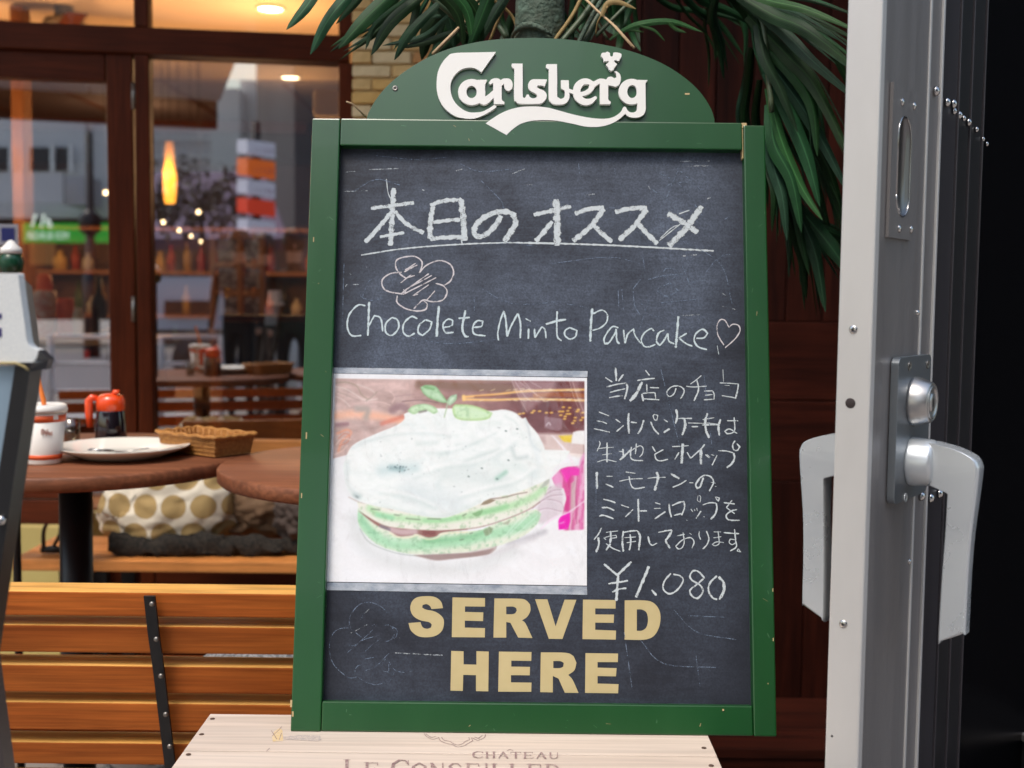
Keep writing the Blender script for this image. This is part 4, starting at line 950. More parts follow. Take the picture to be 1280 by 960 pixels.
fbox('rail', xi0 + .0005, xi1 - .0008, zr, ztop_ + .0006, .0008)
fbox('rail', xi0 + .0005, xi1 + .0004, 0.0003, zr0, .0008)
MB().box((xi1 - .0006, .004, ztop_ - .045), (xi1 + .0008, .020, ztop_ + .001)).obj('bare_wood_shim', M['worn'], brd)
MB().box((xi1 - .001, .003, ztop_ - .006), (xi1 + .006, .018, ztop_ + .0015), .001).obj('bare_wood_shim', M['worn'], brd)
# arched header
arc = [(458, 151), (460, 143), (465, 133), (472, 122), (482, 110), (495, 98), (510, 87), (528, 76), (548, 66.5), (570, 59), (600, 52.5), (630, 49), (660, 48), (690, 48.5), (720, 51), (750, 55.5), (778, 61.5), (805, 70), (830, 81), (851, 94), (868, 108), (880, 122), (889, 137), (893, 149)]
HO = .0055
pts = smooth_path([B(x, y, HO) for x, y in arc], 4); pts = [tuple(p) for p in pts]
outl = [(pts[0][0], zr + .006)] + pts + [(pts[-1][0], zr + .006)]
ha = MB().extr(outl, HO, HO + .012)
hd = ha.obj('arched_header', M['green'], brd)
bv = hd.modifiers.new('bevel', 'BEVEL'); bv.width = .0012; bv.segments = 2; bv.limit_method = 'ANGLE'
# white brand lettering cut from board: union of shapes by a distance field and marching squares
XO, YO, ST = 540.0, 58.0, .5
GX, GY = np.meshgrid(np.arange(XO, 815, ST), np.arange(YO, 174, ST), indexing='ij')
FLD = np.full(GX.shape, 99.)
def poly_sd(P):
    P = np.array(P, float); d = np.full(GX.shape, 1e9); ins = np.zeros(GX.shape, bool)
    for i in range(len(P)):
        a, b = P[i], P[(i + 1) % len(P)]; e = b - a; wx, wy = GX - a[0], GY - a[1]
        t = np.clip((wx * e[0] + wy * e[1]) / (e @ e + 1e-12), 0, 1); d = np.minimum(d, (wx - e[0] * t) ** 2 + (wy - e[1] * t) ** 2)
        c = (a[1] > GY) != (b[1] > GY)
        with np.errstate(all='ignore'): xx = (b[0] - a[0]) * (GY - a[1]) / (b[1] - a[1] + 1e-12) + a[0]
        ins ^= c & (GX < xx)
    return np.where(ins, -1, 1) * np.sqrt(d)
def add_poly(P, sm=True, sharp=45):
    global FLD
    if sm: P = smooth_path(P, 5, True, sharp)
    FLD = np.minimum(FLD, poly_sd(P))
def add_stroke(P, r):
    global FLD
    Q = smooth_path([(*p, w) for p, w in zip(P, r if hasattr(r, '__len__') else [r] * len(P))], 6, sharp=400)
    for a, b in zip(Q[:-1], Q[1:]):
        e = b[:2] - a[:2]; wx, wy = GX - a[0], GY - a[1]; t = np.clip((wx * e[0] + wy * e[1]) / (e @ e + 1e-12), 0, 1)
        FLD = np.minimum(FLD, np.hypot(wx - e[0] * t, wy - e[1] * t) - (a[2] + (b[2] - a[2]) * t))
def ell(cx, cy, rx, ry, rot=0):
    c, s_ = math.cos(rot), math.sin(rot); u = (GX - cx) * c + (GY - cy) * s_; v = -(GX - cx) * s_ + (GY - cy) * c
    k = np.hypot(u / rx, v / ry); return (k - 1) * min(rx, ry)
def Zc(x0, y0, s_, *p): return [(x0 + a / s_, y0 + b / s_) for a, b in p]
add_poly([(620, 65.5), (594, 66), (567, 67), (559, 71.5), (552, 80), (547.5, 90), (545.9, 101), (546, 113), (548.5, 123), (552, 130.5), (557, 137), (563.5, 142.5), (571, 146.5), (580, 148.4), (587.8, 149), (595.6, 148), (607.3, 143), (619, 135.5), (620.6, 133.2), (617.5, 131.6), (614.4, 134), (603.4, 139.8), (594, 141), (586.2, 140.6), (578, 137), (570, 130), (565, 121.4), (563, 111.2), (563.8, 103.4), (568.1, 94.8), (575.2, 88.2), (582.2, 85.5), (590, 85), (596.2, 87), (601.7, 91)])
FLD = np.minimum(FLD, ell(589.6, 115.5, 17, 16.3))
add_poly([(596.5, 100.3), (609.2, 100), (607.8, 102.5), (606.3, 106), (606.3, 121), (596.3, 123)], False)
add_stroke([(601.2, 105), (601.2, 121), (604.2, 126.3), (610.5, 123.5), (618.5, 115.5)], [5, 5.1, 5, 4.2, 3])
FLD = np.maximum(FLD, -ell(589.4, 115.4, 6.4, 7.7))
add_poly([(616.4, 112), (616.4, 103), (621, 99.5), (627, 103), (627.1, 124), (628, 126.2), (630.6, 128), (630.2, 130.6), (617.4, 130.6)], False)
add_stroke([(613, 104), (616, 101.6), (621, 101.2), (624.5, 103.2)], [1.8, 2.6, 3, 3]); add_stroke([(625, 105.5), (629.5, 101.8), (635, 101.5)], [3, 3, 3])
FLD = np.minimum(FLD, ell(635.4, 106.4, 5.4, 7.7))
add_poly([(640, 79.9), (653.2, 79.9), (653.4, 100), (653.4, 119.5), (654.2, 122.4), (655.8, 123), (657, 121.7), (658.3, 118.6), (660.9, 118.6), (662.4, 121.7), (665.9, 123.3), (669.8, 122.5), (671.4, 120.5), (670.2, 118), (662.8, 113.9), (660.1, 108.4), (661.3, 103), (665.2, 99.8), (672, 99.5), (683.9, 99.7), (680.8, 108.8), (676.9, 107.3), (672.2, 107.3), (671, 109.2), (673.8, 111.2), (680, 113.9), (683.3, 118.6), (682.4, 124), (677.7, 129.1), (671, 130.2), (650.3, 130.1), (644.8, 127.2), (642.5, 121.7), (642.9, 86.6), (640.5, 84.8), (639.2, 82)])
add_poly([(683.5, 80.6), (696.2, 80.6), (696.5, 100), (696.4, 119.4), (698, 122.3), (701.1, 124.2), (704.6, 122.6), (706, 119), (705.8, 113.9), (701.3, 110.8), (701.1, 100.7), (711, 100.7), (711.3, 111.2), (711.8, 122.5), (708.1, 128.8), (702.5, 130.9), (693, 130.9), (688.2, 128), (685.9, 121.7), (685.9, 87.3), (683, 85), (682.4, 82.4)])
add_stroke([(709, 112.5), (713, 114.3), (718, 116)], [2.3, 2.2, 2.4])
add_stroke([(740.5, 105.5), (735, 102.3), (728, 103), (722.5, 108), (720.8, 115), (722.5, 121.5), (727, 126.2), (733, 128), (739, 126.5), (744.3, 122.5)], [3, 3.4, 4, 4.6, 4.7, 4.8, 4.4, 4, 3.2, 1.9])
add_stroke([(741, 105), (739.5, 110.5), (735, 115), (728.5, 117.8), (722, 118)], [3, 3, 2.9, 2.7, 2.7])
add_stroke([(739, 109), (744.5, 104.5), (750.5, 101.7), (755, 102.6)], [3, 3, 3, 3.4])
add_poly([(749.8, 103), (758, 99.5), (760.3, 105), (760.3, 124.5), (761.3, 126.3), (763.6, 127.6), (763, 130.8), (749.9, 130.8)], False)
add_poly([(758.4, 99.5), (760, 96.9), (764, 96.2), (768, 98.3), (770.6, 97), (770.4, 93.2), (768, 90), (770.4, 89.3), (774.7, 92.8), (776.1, 99), (774.1, 106), (769.4, 109.2), (764.5, 107.7), (760, 106.9)])
add_poly(Zc(720, 60, 12.8, (400, 125), (420, 85), (470, 80), (500, 65), (545, 85), (547, 130), (570, 142), (590, 130), (597, 80), (640, 75), (690, 85), (727, 100), (725, 145), (705, 180), (690, 217), (620, 200), (605, 220), (657, 262), (640, 290), (615, 320), (595, 360), (560, 370), (535, 355), (515, 320), (478, 270), (530, 225), (520, 210), (445, 222), (435, 180)), sharp=60)
FLD = np.minimum(FLD, ell(789.6, 115, 16.3, 16))
add_poly([(797, 100.2), (809.8, 100.6), (807.3, 104), (806.9, 106), (807.1, 130), (807.1, 137.5), (804.4, 143.8), (798.9, 146.9), (791.9, 147.6), (785.6, 146.1), (781.7, 142.6), (773.1, 150), (763.8, 155.1), (751.3, 158.6), (739.5, 159.2), (729.4, 158.2), (717, 155.4), (700, 152), (688, 150.8), (675, 150.7), (662, 152), (650.3, 155.5), (640.2, 162.5), (633.1, 169.3), (607.1, 154.7), (613.6, 150), (623.8, 143.4), (634.7, 138.3), (647.2, 134.8), (658.1, 133.6), (672, 133.6), (686, 135.3), (700, 139), (714, 142.9), (727.8, 146), (739.5, 148), (753.6, 149), (763.8, 147.7), (770.8, 144.5), (776.3, 139.8), (778.6, 135.2), (780.5, 133.6), (782.5, 134.4), (784.1, 137.9), (787.2, 140.6), (791.9, 141), (795, 139.6), (796.3, 136), (796.3, 128), (793, 123), (796, 118), (796, 108)])
FLD = np.maximum(FLD, -ell(790.1, 114.9, 6, 8.1))
# restore letter surfaces overlapping the e-eye is not needed; build mesh
def field_mesh(F_, depth0, depth1, mapper):
    nx, ny = F_.shape; mb = MB(); idx = {}
    def vert(key, x, y):
        if key not in idx:
            X, Z = mapper(x, y); idx[key] = len(mb.v); mb.v += [(X, depth0, Z), (X, depth1, Z)]
        return idx[key]
    ins = F_ < 0; full = ins[:-1, :-1] & ins[1:, :-1] & ins[:-1, 1:] & ins[1:, 1:]; anyi = ins[:-1, :-1] | ins[1:, :-1] | ins[:-1, 1:] | ins[1:, 1:]
    for j in range(ny - 1):
        i = 0
        while i < nx - 1:
            if full[i, j]:
                k = i
                while k < nx - 1 and full[k, j]: k += 1
                lo = [vert(('g', i, j), XO + i * ST, YO + j * ST), vert(('g', k, j), XO + k * ST, YO + j * ST), vert(('g', k, j + 1), XO + k * ST, YO + (j + 1) * ST), vert(('g', i, j + 1), XO + i * ST, YO + (j + 1) * ST)]
                mb.f.append(lo); mb.sm.append(False); i = k; continue
            if anyi[i, j]:
                cs = [(i, j), (i + 1, j), (i + 1, j + 1), (i, j + 1)]; poly = []; cuts = []
                for k in range(4):
                    a, b = cs[k], cs[(k + 1) % 4]; fa, fb_ = F_[a], F_[b]
                    if fa < 0: poly.append(vert(('g', *a), XO + a[0] * ST, YO + a[1] * ST))
                    if (fa < 0) != (fb_ < 0):
                        t = fa / (fa - fb_); key = ('e', min(a, b), max(a, b)); v = vert(key, XO + (a[0] + (b[0] - a[0]) * t) * ST, YO + (a[1] + (b[1] - a[1]) * t) * ST)
                        poly.append(v); cuts.append(v)
                if len(poly) > 2: mb.f.append(poly); mb.sm.append(False)
                if len(cuts) == 2: mb.f.append([cuts[0], cuts[1], cuts[1] + 1, cuts[0] + 1]); mb.sm.append(True)
                elif len(cuts) == 4:
                    mb.f.append([cuts[0], cuts[1], cuts[1] + 1, cuts[0] + 1]); mb.sm.append(True); mb.f.append([cuts[2], cuts[3], cuts[3] + 1, cuts[2] + 1]); mb.sm.append(True)
            i += 1
    return mb
lo_ = HO - .0052
field_mesh(FLD, lo_, HO - .0001, lambda x, y: B(x, y, lo_)).obj('raised_lettering', M['white'], hd, recalc=False)
def lscrew(px, py, par, off, r=.0038):
    x, z = B(px, py, off); Mx = Matrix.Translation((x, off - .0001, z)) @ Matrix.Rotation(math.pi / 2, 4, 'X')
    o = MB().lathe([(r, 0), (r * .95, .0007), (r * .55, .0012), (r * .35, .0004), (.0001, .0002)], 20, M=Mx).obj('screw', M['iron'], par)
    MB().lathe([(r * .33, .0006), (r * .2, .0008), (.0001, .0008)], 12, M=Mx).obj('screw_recess', M['black'], o if par is None else par)
lscrew(494, 111, hd, HO)
x, z = B(859, 118, HO); MB().box((x - .003, HO - .0004, z - .001), (x + .003, HO, z + .001)).obj('paint_chip', M['worn'], hd)
# paint chips along the frame
for px, py, w, h in ((364, 880, .0012, .004), (366, 893, .001, .003), (383, 545, .0008, .004), (392, 300, .0006, .003), (966, 738, .0005, .002), (966.5, 800, .0005, .002), (960, 855, .0005, .0008), (904, 888, .001, .001), (377, 620, .0006, .003)):
    x, z = B(px, py); MB().box((x - w, -.0003, z - h), (x + w, .0012, z + h)).obj('paint_chip', M['worn'], brd)
# slate panel
sl = bpy.data.materials.new('slate_black'); sl.use_nodes = True; t_ = sl.node_tree; b = t_.nodes['Principled BSDF']
tc = nn(t_, 'ShaderNodeTexCoord')
def noise_(sc, det=5, vec=None, dist=0.):
    n = nn(t_, 'ShaderNodeTexNoise'); n.inputs['Scale'].default_value = sc; n.inputs['Detail'].default_value = det; n.inputs['Roughness'].default_value = .65; n.inputs['Distortion'].default_value = dist
    t_.links.new(vec or tc.outputs['Object'], n.inputs['Vector']); return n.outputs['Fac']
def mrange(v, a, b_, c=0., d=1.):
    n = nn(t_, 'ShaderNodeMapRange'); t_.links.new(v, n.inputs[0]); n.inputs[1].default_value = a; n.inputs[2].default_value = b_; n.inputs[3].default_value = c; n.inputs[4].default_value = d; return n.outputs[0]
big = mrange(noise_(4.2, 4, None, .8), .38, .62); med = mrange(noise_(17, 6, None, 1.5), .35, .7)
mp = nn(t_, 'ShaderNodeMapping'); mp.inputs['Rotation'].default_value = (0, .35, 0); mp.inputs['Scale'].default_value = (9, 1, 90); t_.links.new(tc.outputs['Object'], mp.inputs[0])
wipe = mrange(noise_(2.0, 5, mp.outputs[0], .6), .42, .75); fine = mrange(noise_(420, 3), .3, .75)
dustv = mth('MULTIPLY', mth('ADD', mth('ADD', mth('MULTIPLY', big, .45), mth('MULTIPLY', med, .28)), mth('ADD', mth('MULTIPLY', wipe, .22), .14)), mth('ADD', mth('MULTIPLY', fine, .7), .45))
spx = nn(t_, 'ShaderNodeSeparateXYZ'); t_.links.new(tc.outputs['Object'], spx.inputs[0])
# darker in a band along the frame and towards the foot of the board
edx = mrange(mth('ABSOLUTE', mth('SUBTRACT', spx.outputs[0], (xi0 + xi1) / 2)), (xi1 - xi0) / 2, (xi1 - xi0) / 2 - .05, .35, 1.)
low = mrange(spx.outputs[2], .10, .30, .45, 1.)
dustv = mth('MULTIPLY', dustv, mth('MULTIPLY', edx, low))
cm = nn(t_, 'ShaderNodeMix', data_type='RGBA'); cm.inputs[6].default_value = (.009, .010, .017, 1); cm.inputs[7].default_value = (.118, .150, .215, 1)
t_.links.new(dustv, cm.inputs[0]); t_.links.new(cm.outputs[2], b.inputs['Base Color'])
b.inputs['Roughness'].default_value = .55; b.inputs['Specular IOR Level'].default_value = .35
slate = MB().box((xi0 - .004, SO, zr0 - .004), (xi1 + .004, SO + .006, zr + .004)).obj('slate_panel', sl, brd)
MB().box((xi0 - .006, SO + .0065, .002), (xi1 + .006, FT - .001, zr + .02)).obj('backing_board', M['black'], brd)
# cream painted words
LP = []
def Zp(x0, y0, s_, P): return [(x0 + a / s_, y0 + b_ / s_) for a, b_ in P]
S5 = [(430, 205), (315, 215), (300, 185), (265, 165), (225, 175), (222, 200), (260, 220), (350, 240), (420, 290), (440, 350), (420, 430), (360, 480), (270, 497), (180, 485), (110, 430), (85, 355), (205, 345), (225, 395), (270, 412), (310, 400), (318, 370), (290, 345), (200, 325), (130, 280), (103, 210), (120, 140), (170, 98), (260, 85), (350, 95), (410, 140)]
E_sq = lambda *p: list(p)
LP.append((smooth_path(Zp(500, 735, 8, S5), 4, True, 55), []))
LP.append((Zp(500, 735, 8, [(525, 98), (850, 105), (850, 190), (650, 188), (650, 243), (833, 248), (830, 335), (648, 330), (648, 400), (850, 405), (848, 498), (518, 495)]), []))
LP.append((smooth_path([(618, 748.5), (648, 748.8), (657, 750.5), (662.5, 756), (663, 764), (659, 771.5), (652.5, 776), (657, 780), (665.5, 798), (647.8, 797.5), (638, 779), (632.8, 778), (632.8, 797.5), (616.8, 797.5)], 4, True, 38), [smooth_path(Zp(500, 735, 8, [(1062, 190), (1130, 190), (1162, 205), (1168, 230), (1140, 263), (1062, 267)]), 4, True, 50)]))
LP.append(([(668.8, 749.5), (684.2, 749.6), (694.5, 783.5), (705.7, 750.1), (720.5, 750.2), (703, 799.2), (686, 799)], []))
LP.append((Zp(670, 735, 8, [(470, 120), (797, 125), (795, 210), (592, 208), (592, 268), (780, 270), (776, 352), (592, 350), (592, 422), (800, 430), (797, 520), (465, 515)]), []))
LP.append((smooth_path(Zp(670, 735, 8, [(887, 127), (1080, 128), (1170, 150), (1230, 220), (1245, 310), (1225, 410), (1170, 490), (1070, 522), (885, 520)]), 4, True, 50), [smooth_path(Zp(670, 735, 8, [(1008, 218), (1060, 220), (1105, 250), (1120, 320), (1105, 395), (1060, 430), (1008, 432)]), 4, True, 55)]))
z8 = (550, 800, 5.333)
LP.append((Zp(*z8, [(75, 75), (157, 78), (157, 165), (243, 167), (243, 77), (325, 80), (322, 345), (240, 343), (240, 237), (155, 235), (152, 342), (70, 340)]), []))
LP.append((Zp(*z8, [(393, 80), (610, 83), (608, 142), (475, 140), (475, 180), (600, 182), (598, 238), (473, 237), (473, 285), (610, 287), (608, 348), (388, 347)]), []))
LP.append((smooth_path(Zp(*z8, [(672, 85), (840, 88), (890, 110), (910, 155), (895, 205), (855, 235), (885, 270), (923, 355), (832, 354), (790, 260), (752, 242), (752, 352), (668, 350)]), 4, True, 38), [smooth_path(Zp(*z8, [(755, 143), (800, 143), (825, 155), (822, 180), (800, 190), (755, 190)]), 4, True, 50)]))
LP.append((Zp(*z8, [(970, 90), (1187, 93), (1185, 150), (1050, 150), (1050, 187), (1177, 190), (1173, 245), (1050, 243), (1050, 293), (1190, 297), (1187, 358), (967, 355)]), []))
for o_, hs_ in LP:
    MB().extr([B(p[0], p[1], SO) for p in o_], SO - .0002, SO + .0001, [[B(p[0], p[1], SO) for p in h] for h in hs_]).obj('painted_letter', M['cream'], slate)

# ------------------------------------------------------------------ chalk
def chalkmat(name, col, cover, grain=900):
    m = bpy.data.materials.new(name); m.use_nodes = True; t = m.node_tree; bs = t.nodes['Principled BSDF']
    bs.inputs['Base Color'].default_value = (*col, 1); bs.inputs['Roughness'].default_value = .95; bs.inputs['Specular IOR Level'].default_value = .1
    tc = nn(t, 'ShaderNodeTexCoord'); n = nn(t, 'ShaderNodeTexNoise'); n.inputs['Scale'].default_value = grain; n.inputs['Detail'].default_value = 2
    n2 = nn(t, 'ShaderNodeTexNoise'); n2.inputs['Scale'].default_value = grain * .16; n2.inputs['Detail'].default_value = 3
    t.links.new(tc.outputs['Object'], n.inputs[0]); t.links.new(tc.outputs['Object'], n2.inputs[0])
    a = nn(t, 'ShaderNodeMath', operation='ADD'); t.links.new(n.outputs['Fac'], a.inputs[0]); t.links.new(n2.outputs['Fac'], a.inputs[1])
    at = nn(t, 'ShaderNodeAttribute'); at.attribute_name = 'cov'
    a2 = nn(t, 'ShaderNodeMath', operation='ADD'); t.links.new(a.outputs[0], a2.inputs[0]); t.links.new(at.outputs['Fac'], a2.inputs[1])
    r = nn(t, 'ShaderNodeMapRange'); r.inputs[1].default_value = 1.95 - cover; r.inputs[2].default_value = 2.20 - cover; t.links.new(a2.outputs[0], r.inputs[0]); t.links.new(r.outputs[0], bs.inputs['Alpha'])
    return m
CK = {'w': chalkmat('white_chalk', (.56, .62, .66), 1.20), 'b': chalkmat('pale_blue_chalk', (.55, .65, .70), 1.22), 'p': chalkmat('pinkish_chalk', (.60, .575, .61), 1.16), 'g': chalkmat('faint_chalk', (.17, .22, .31), .98), 's': chalkmat('scratch_chalk', (.45, .50, .55), .92)}
ZM = {'A': (420, 200, 4.923), 'B': (660, 200, 4.267), 'C': (420, 300, 4.571), 'D': (600, 365, 7.111), 'E': (760, 365, 7.111), 'F': (700, 450, 9.79), 'G': (820, 450, 9.79),
      'H': (730, 540, 12), 'I': (830, 540, 12), 'J': (730, 615, 12), 'K': (830, 615, 12), 'L': (740, 695, 7.111), 'M': (400, 740, 6.857), 'P': (0, 0, 1)}
def chalk(name, m_, txt, wf_=1., smooth=True, cov=0.):
    mb = MB(); covs = []; dz = 0; z = 'P'
    for line in txt.split(';'):
        line = line.strip()
        if not line: continue
        if line[0] in ZM and line[1] == ':': z = line[0]; line = line[2:]
        w, rest = line.split('|'); w = float(w)
        nums = [float(v) for v in rest.replace(',', ' ').split()]; x0, y0, s_ = ZM[z]
        P = [(x0 + nums[i] / s_, y0 + nums[i + 1] / s_) for i in range(0, len(nums), 2)]
        P = smooth_path(P, 5, sharp=75) if smooth and len(P) > 2 else P
        # resample
        Q = [np.array(P[0])]
        for p in P[1:]:
            p = np.array(p); d = np.linalg.norm(p - Q[-1]); n_ = max(1, int(d / 1.2)); q0 = Q[-1]
            for k in range(1, n_ + 1): Q.append(q0 + (p - q0) * k / n_)
        L = [B(q[0], q[1], SO) for q in Q]; hwid = w / s_ / F * 1.43 * .5 * wf_ * 1.22; dz = (dz + 1) % 16; yy = SO - .00022 - dz * .000012
        k0 = len(mb.v); n_ = len(L)
        ph = random.uniform(0, 6)
        for i, (x, zz_) in enumerate(L):
            a, b_ = L[max(i - 1, 0)], L[min(i + 1, n_ - 1)]; d = np.array([b_[0] - a[0], b_[1] - a[1]]); d /= np.linalg.norm(d) + 1e-12; nr = np.array([-d[1], d[0]])
            e = .72 if i in (0, n_ - 1) else 1.; ww = hwid * e * (1 + .13 * math.sin(i * .9 + ph) + random.uniform(-.10, .10))
            for off, c_ in ((-1.15, -.42), (-.70, .05), (0, .12 + .05 * math.sin(i * .35 + ph)), (.70, .05), (1.15, -.42)):
                mb.v.append((x + nr[0] * ww * off, yy, zz_ + nr[1] * ww * off)); covs.append(c_ + cov)
        for i in range(n_ - 1):
            for k in range(4): a = k0 + i * 5 + k; mb.f.append([a, a + 1, a + 6, a + 5]); mb.sm.append(False)
    me = mb.mesh(name, False); at = me.attributes.new('cov', 'FLOAT', 'POINT'); at.data.foreach_set('value', covs)
    return put(name, me, CK[m_], slate)
chalk('chalk_heading', 'w', '''A:30|355 175 345 350 335 530;22|215 300 340 285 480 265;26|345 320 270 410 180 510;24|360 320 440 400 540 452;18|270 475 420 450;5|310 120 320 200 335 240;
30|595 285 580 400 580 490;24|580 283 660 255 775 248;34|768 245 785 370 790 500;22|595 388 680 375 765 370;26|580 490 680 478 780 480;8|770 480 775 515;
32|1015 345 985 400 930 455 880 475 850 450 865 400 930 345 1020 320 1085 335 1105 390 1080 440 1035 505;
B:22|30 295 130 272 230 250;34|150 212 155 320 155 460;24|130 330 90 380 40 435;24|250 290 320 265 405 255;26|405 262 330 360 240 435;24|345 345 400 400 448 440;24|465 282 540 262 635 258;26|632 265 570 350 485 430;24|585 340 640 400 690 450;30|928 248 840 370 750 460;28|745 288 820 330 905 390;5|700 432 760 385 830 330;5|705 420 765 365 800 350;6|805 290 860 270''')
chalk('chalk_underline', 'w', '''A:9|155 588 400 550 700 525 1000 513 1280 513;B:9|0 445 300 452 600 465 990 487;5|0 441 200 447 420 455''')
chalk('chalk_flower', 'p', '''C:8|480 190 492 130 455 98 400 98 350 115 340 150 360 190 400 222;8|375 187 310 195 265 230 270 275 310 300 390 312;8|475 190 520 145 590 120 650 140 672 185 655 235 618 262;8|570 250 615 265 635 300 610 345 550 355 500 345 470 370 445 395;8|350 320 350 360 400 395 460 408 510 400 520 370 500 350;
6|455 135 395 175;6|465 145 390 185;6|455 150 395 172;6|430 200 370 247;6|450 205 400 220;7|530 195 380 302;7|572 218 390 310;6|548 205 400 285;6|530 258 440 320 470 312;6|565 293 515 350;6|385 285 400 300 375 305''')
chalk('chalk_menu_line', 'b', '''C:9|168 378 125 375 75 430 65 500 90 548 145 548;11|190 355 182 550;9|182 500 220 435 255 450 268 525;9|320 445 285 480 285 530 320 547 358 505 350 458 320 445;9|465 452 430 440 388 480 385 530 415 552 450 535;9|510 458 475 490 470 530 495 548 535 512 547 470 512 458;13|588 380 580 470 575 555;9|618 502 660 492 667 462 640 455 612 485 625 530 672 530;12|740 405 722 500 735 548 758 555;9|700 450 765 445;9|785 502 830 496 838 466 805 465 782 500 792 540 855 550;
D:13|165 435 158 370 180 260 212 170;16|212 172 230 260 240 400;15|242 400 275 310 335 195;15|338 197 360 290 357 415;12|405 240 450 265;14|432 330 430 420;15|485 330 488 410;13|488 410 550 312 578 340 587 415;14|685 175 682 300 688 400 725 438;18|585 290 680 262 765 248;14|800 320 758 345 755 390 800 422 848 400 862 345 800 322;20|998 150 985 300 980 445;12|1005 198 1080 165 1130 200 1125 270 1070 322 1000 345;14|1230 322 1172 315 1105 410 1108 465 1150 450 1200 370 1210 332;14|1212 335 1215 430 1240 465;
E:13|138 340 150 460;13|152 460 175 380 228 332 240 390 292 462;13|410 352 380 330 322 370 295 430 320 485 370 490 420 470;14|500 342 450 370 430 440 460 480 500 430 530 372;14|532 372 540 440 590 466;19|625 220 615 350 602 500;13|700 370 630 412 690 460 750 486;14|785 415 850 412 885 370 840 335 785 370 765 430 800 490 880 516;5|970 480 985 560''')
chalk('chalk_heart', 'p', '''E:10|1075 318 1040 258 1000 250 970 300 975 380 1000 430 1030 475;10|1075 318 1110 290 1160 302 1172 350 1130 420 1040 500''')
chalk('chalk_text_line', 'w', '''F:22|680 100 685 180 690 262;14|555 220 640 275;18|775 180 715 265;16|570 335 700 302 812 287;22|815 287 822 360 790 485;14|610 402 700 378 800 357;14|600 467 690 450 770 442;14|1045 130 1095 195;16|945 257 1050 240 1160 230;36|1005 275 930 420 855 508;14|1060 300 1065 400;13|1100 342 1210 346;20|1000 420 1020 510;12|1010 415 1085 407 1160 405;14|1162 405 1172 480;14|1020 480 1215 492;
G:14|245 350 225 410 182 448 142 438 135 390 190 335 270 322 330 352 342 400 300 480;11|555 195 490 250 420 300;12|370 325 450 335 620 325;16|500 252 520 370 465 505;14|590 385 690 382;14|692 382 712 430 708 488;14|600 437 690 427;14|585 492 708 485;12|780 285 900 290 1010 300;18|1008 302 992 400 968 480;13|805 440 890 455 985 472;6|818 120 825 270;6|840 315 900 318''')
chalk('chalk_text_line', 'w', '''F:12|475 640 600 690;12|450 750 520 762 575 785;13|415 845 510 865 610 890;12|680 730 740 770;15|690 880 780 805;25|840 655 835 770 845 905;16|865 765 940 775;18|1025 740 990 850 950 910;18|1110 760 1150 850 1210 915;12|1150 670 1195 682 1185 740 1155 735 1140 690 1152 672;
G:12|95 735 145 765;22|95 893 165 845;22|245 610 260 690 240 785;14|275 720 440 720;28|350 725 355 820 320 925;9|390 775 620 782;14|435 820 515 820;26|630 655 602 750 610 860 650 960;10|570 735 715 710;17|560 800 780 795;24|790 730 765 820 775 930;14|870 747 1005 750;14|955 705 960 870 880 907 840 878 900 850 992 905;8|620 775 760 790''')
chalk('chalk_text_line', 'w', '''H:14|228 140 240 190 195 295;12|200 257 320 243 445 235;22|345 165 345 460;12|270 350 415 330;13|200 455 330 422 490 455;14|515 295 580 300;26|580 260 595 370;26|535 425 600 370 700 275;18|710 230 698 370 740 425 890 437;16|785 180 770 340;14|700 290 830 215 885 250 875 330 830 382;18|1020 220 1070 300;16|1190 270 1060 340 1080 412 1140 440 1260 417;
I:15|0 427 60 415;14|120 225 250 220 370 210;38|278 180 272 330 262 480;18|225 310 160 420;18|345 310 400 400;18|400 400 500 310 560 255 610 190;38|555 250 552 370 555 490;14|620 345 680 395;14|640 340 690 385;10|705 345 755 360;16|795 355 720 505;16|815 285 930 290 1040 320;26|1045 320 1055 400 1010 490 938 540;20|1065 135 1030 200 1045 270 1100 280 1135 230 1090 178''')
chalk('chalk_text_line', 'w', '''H:32|192 605 190 740 195 860;13|330 670 430 670;18|325 785 440 835;15|625 605 770 627;12|525 745 700 712 880 705;18|675 670 700 790 760 855 910 835;12|955 702 1080 687 1225 685;34|1088 605 1110 700 1060 885;
I:28|100 632 230 705;18|130 835 250 785 335 730;12|380 765 440 770;24|590 690 545 820 500 850 475 800 530 700;20|530 700 610 655 700 680 742 760 680 895;8|700 760 775 775;10|765 820 785 825''')
chalk('chalk_text_line', 'w', '''J:20|290 115 380 135 475 168;22|265 240 360 242 455 282;20|230 370 280 355 360 375 442 407;14|555 200 675 240;17|620 380 735 268;26|812 110 820 450;20|835 290 945 290;14|1065 165 1145 190;14|1050 252 1150 250;19|1060 410 1220 300;
K:22|75 180 85 290 112 385;20|120 210 210 170 300 145;22|300 147 308 240 262 355;20|150 357 255 330;13|400 260 430 300;13|455 262 465 290;13|490 245 500 290;19|555 290 480 405;16|580 200 680 168 780 172;24|782 175 792 260 760 350 700 415;14|765 75 830 95 815 145 785 112 765 75;20|895 165 1060 185;18|1020 130 935 240;14|935 240 1060 332;18|1095 270 1010 290 935 350 950 410 1010 430 1135 430;10|330 425 350 432;10|590 375 610 380;8|510 60 500 130 540 160 550 80 520 55''')
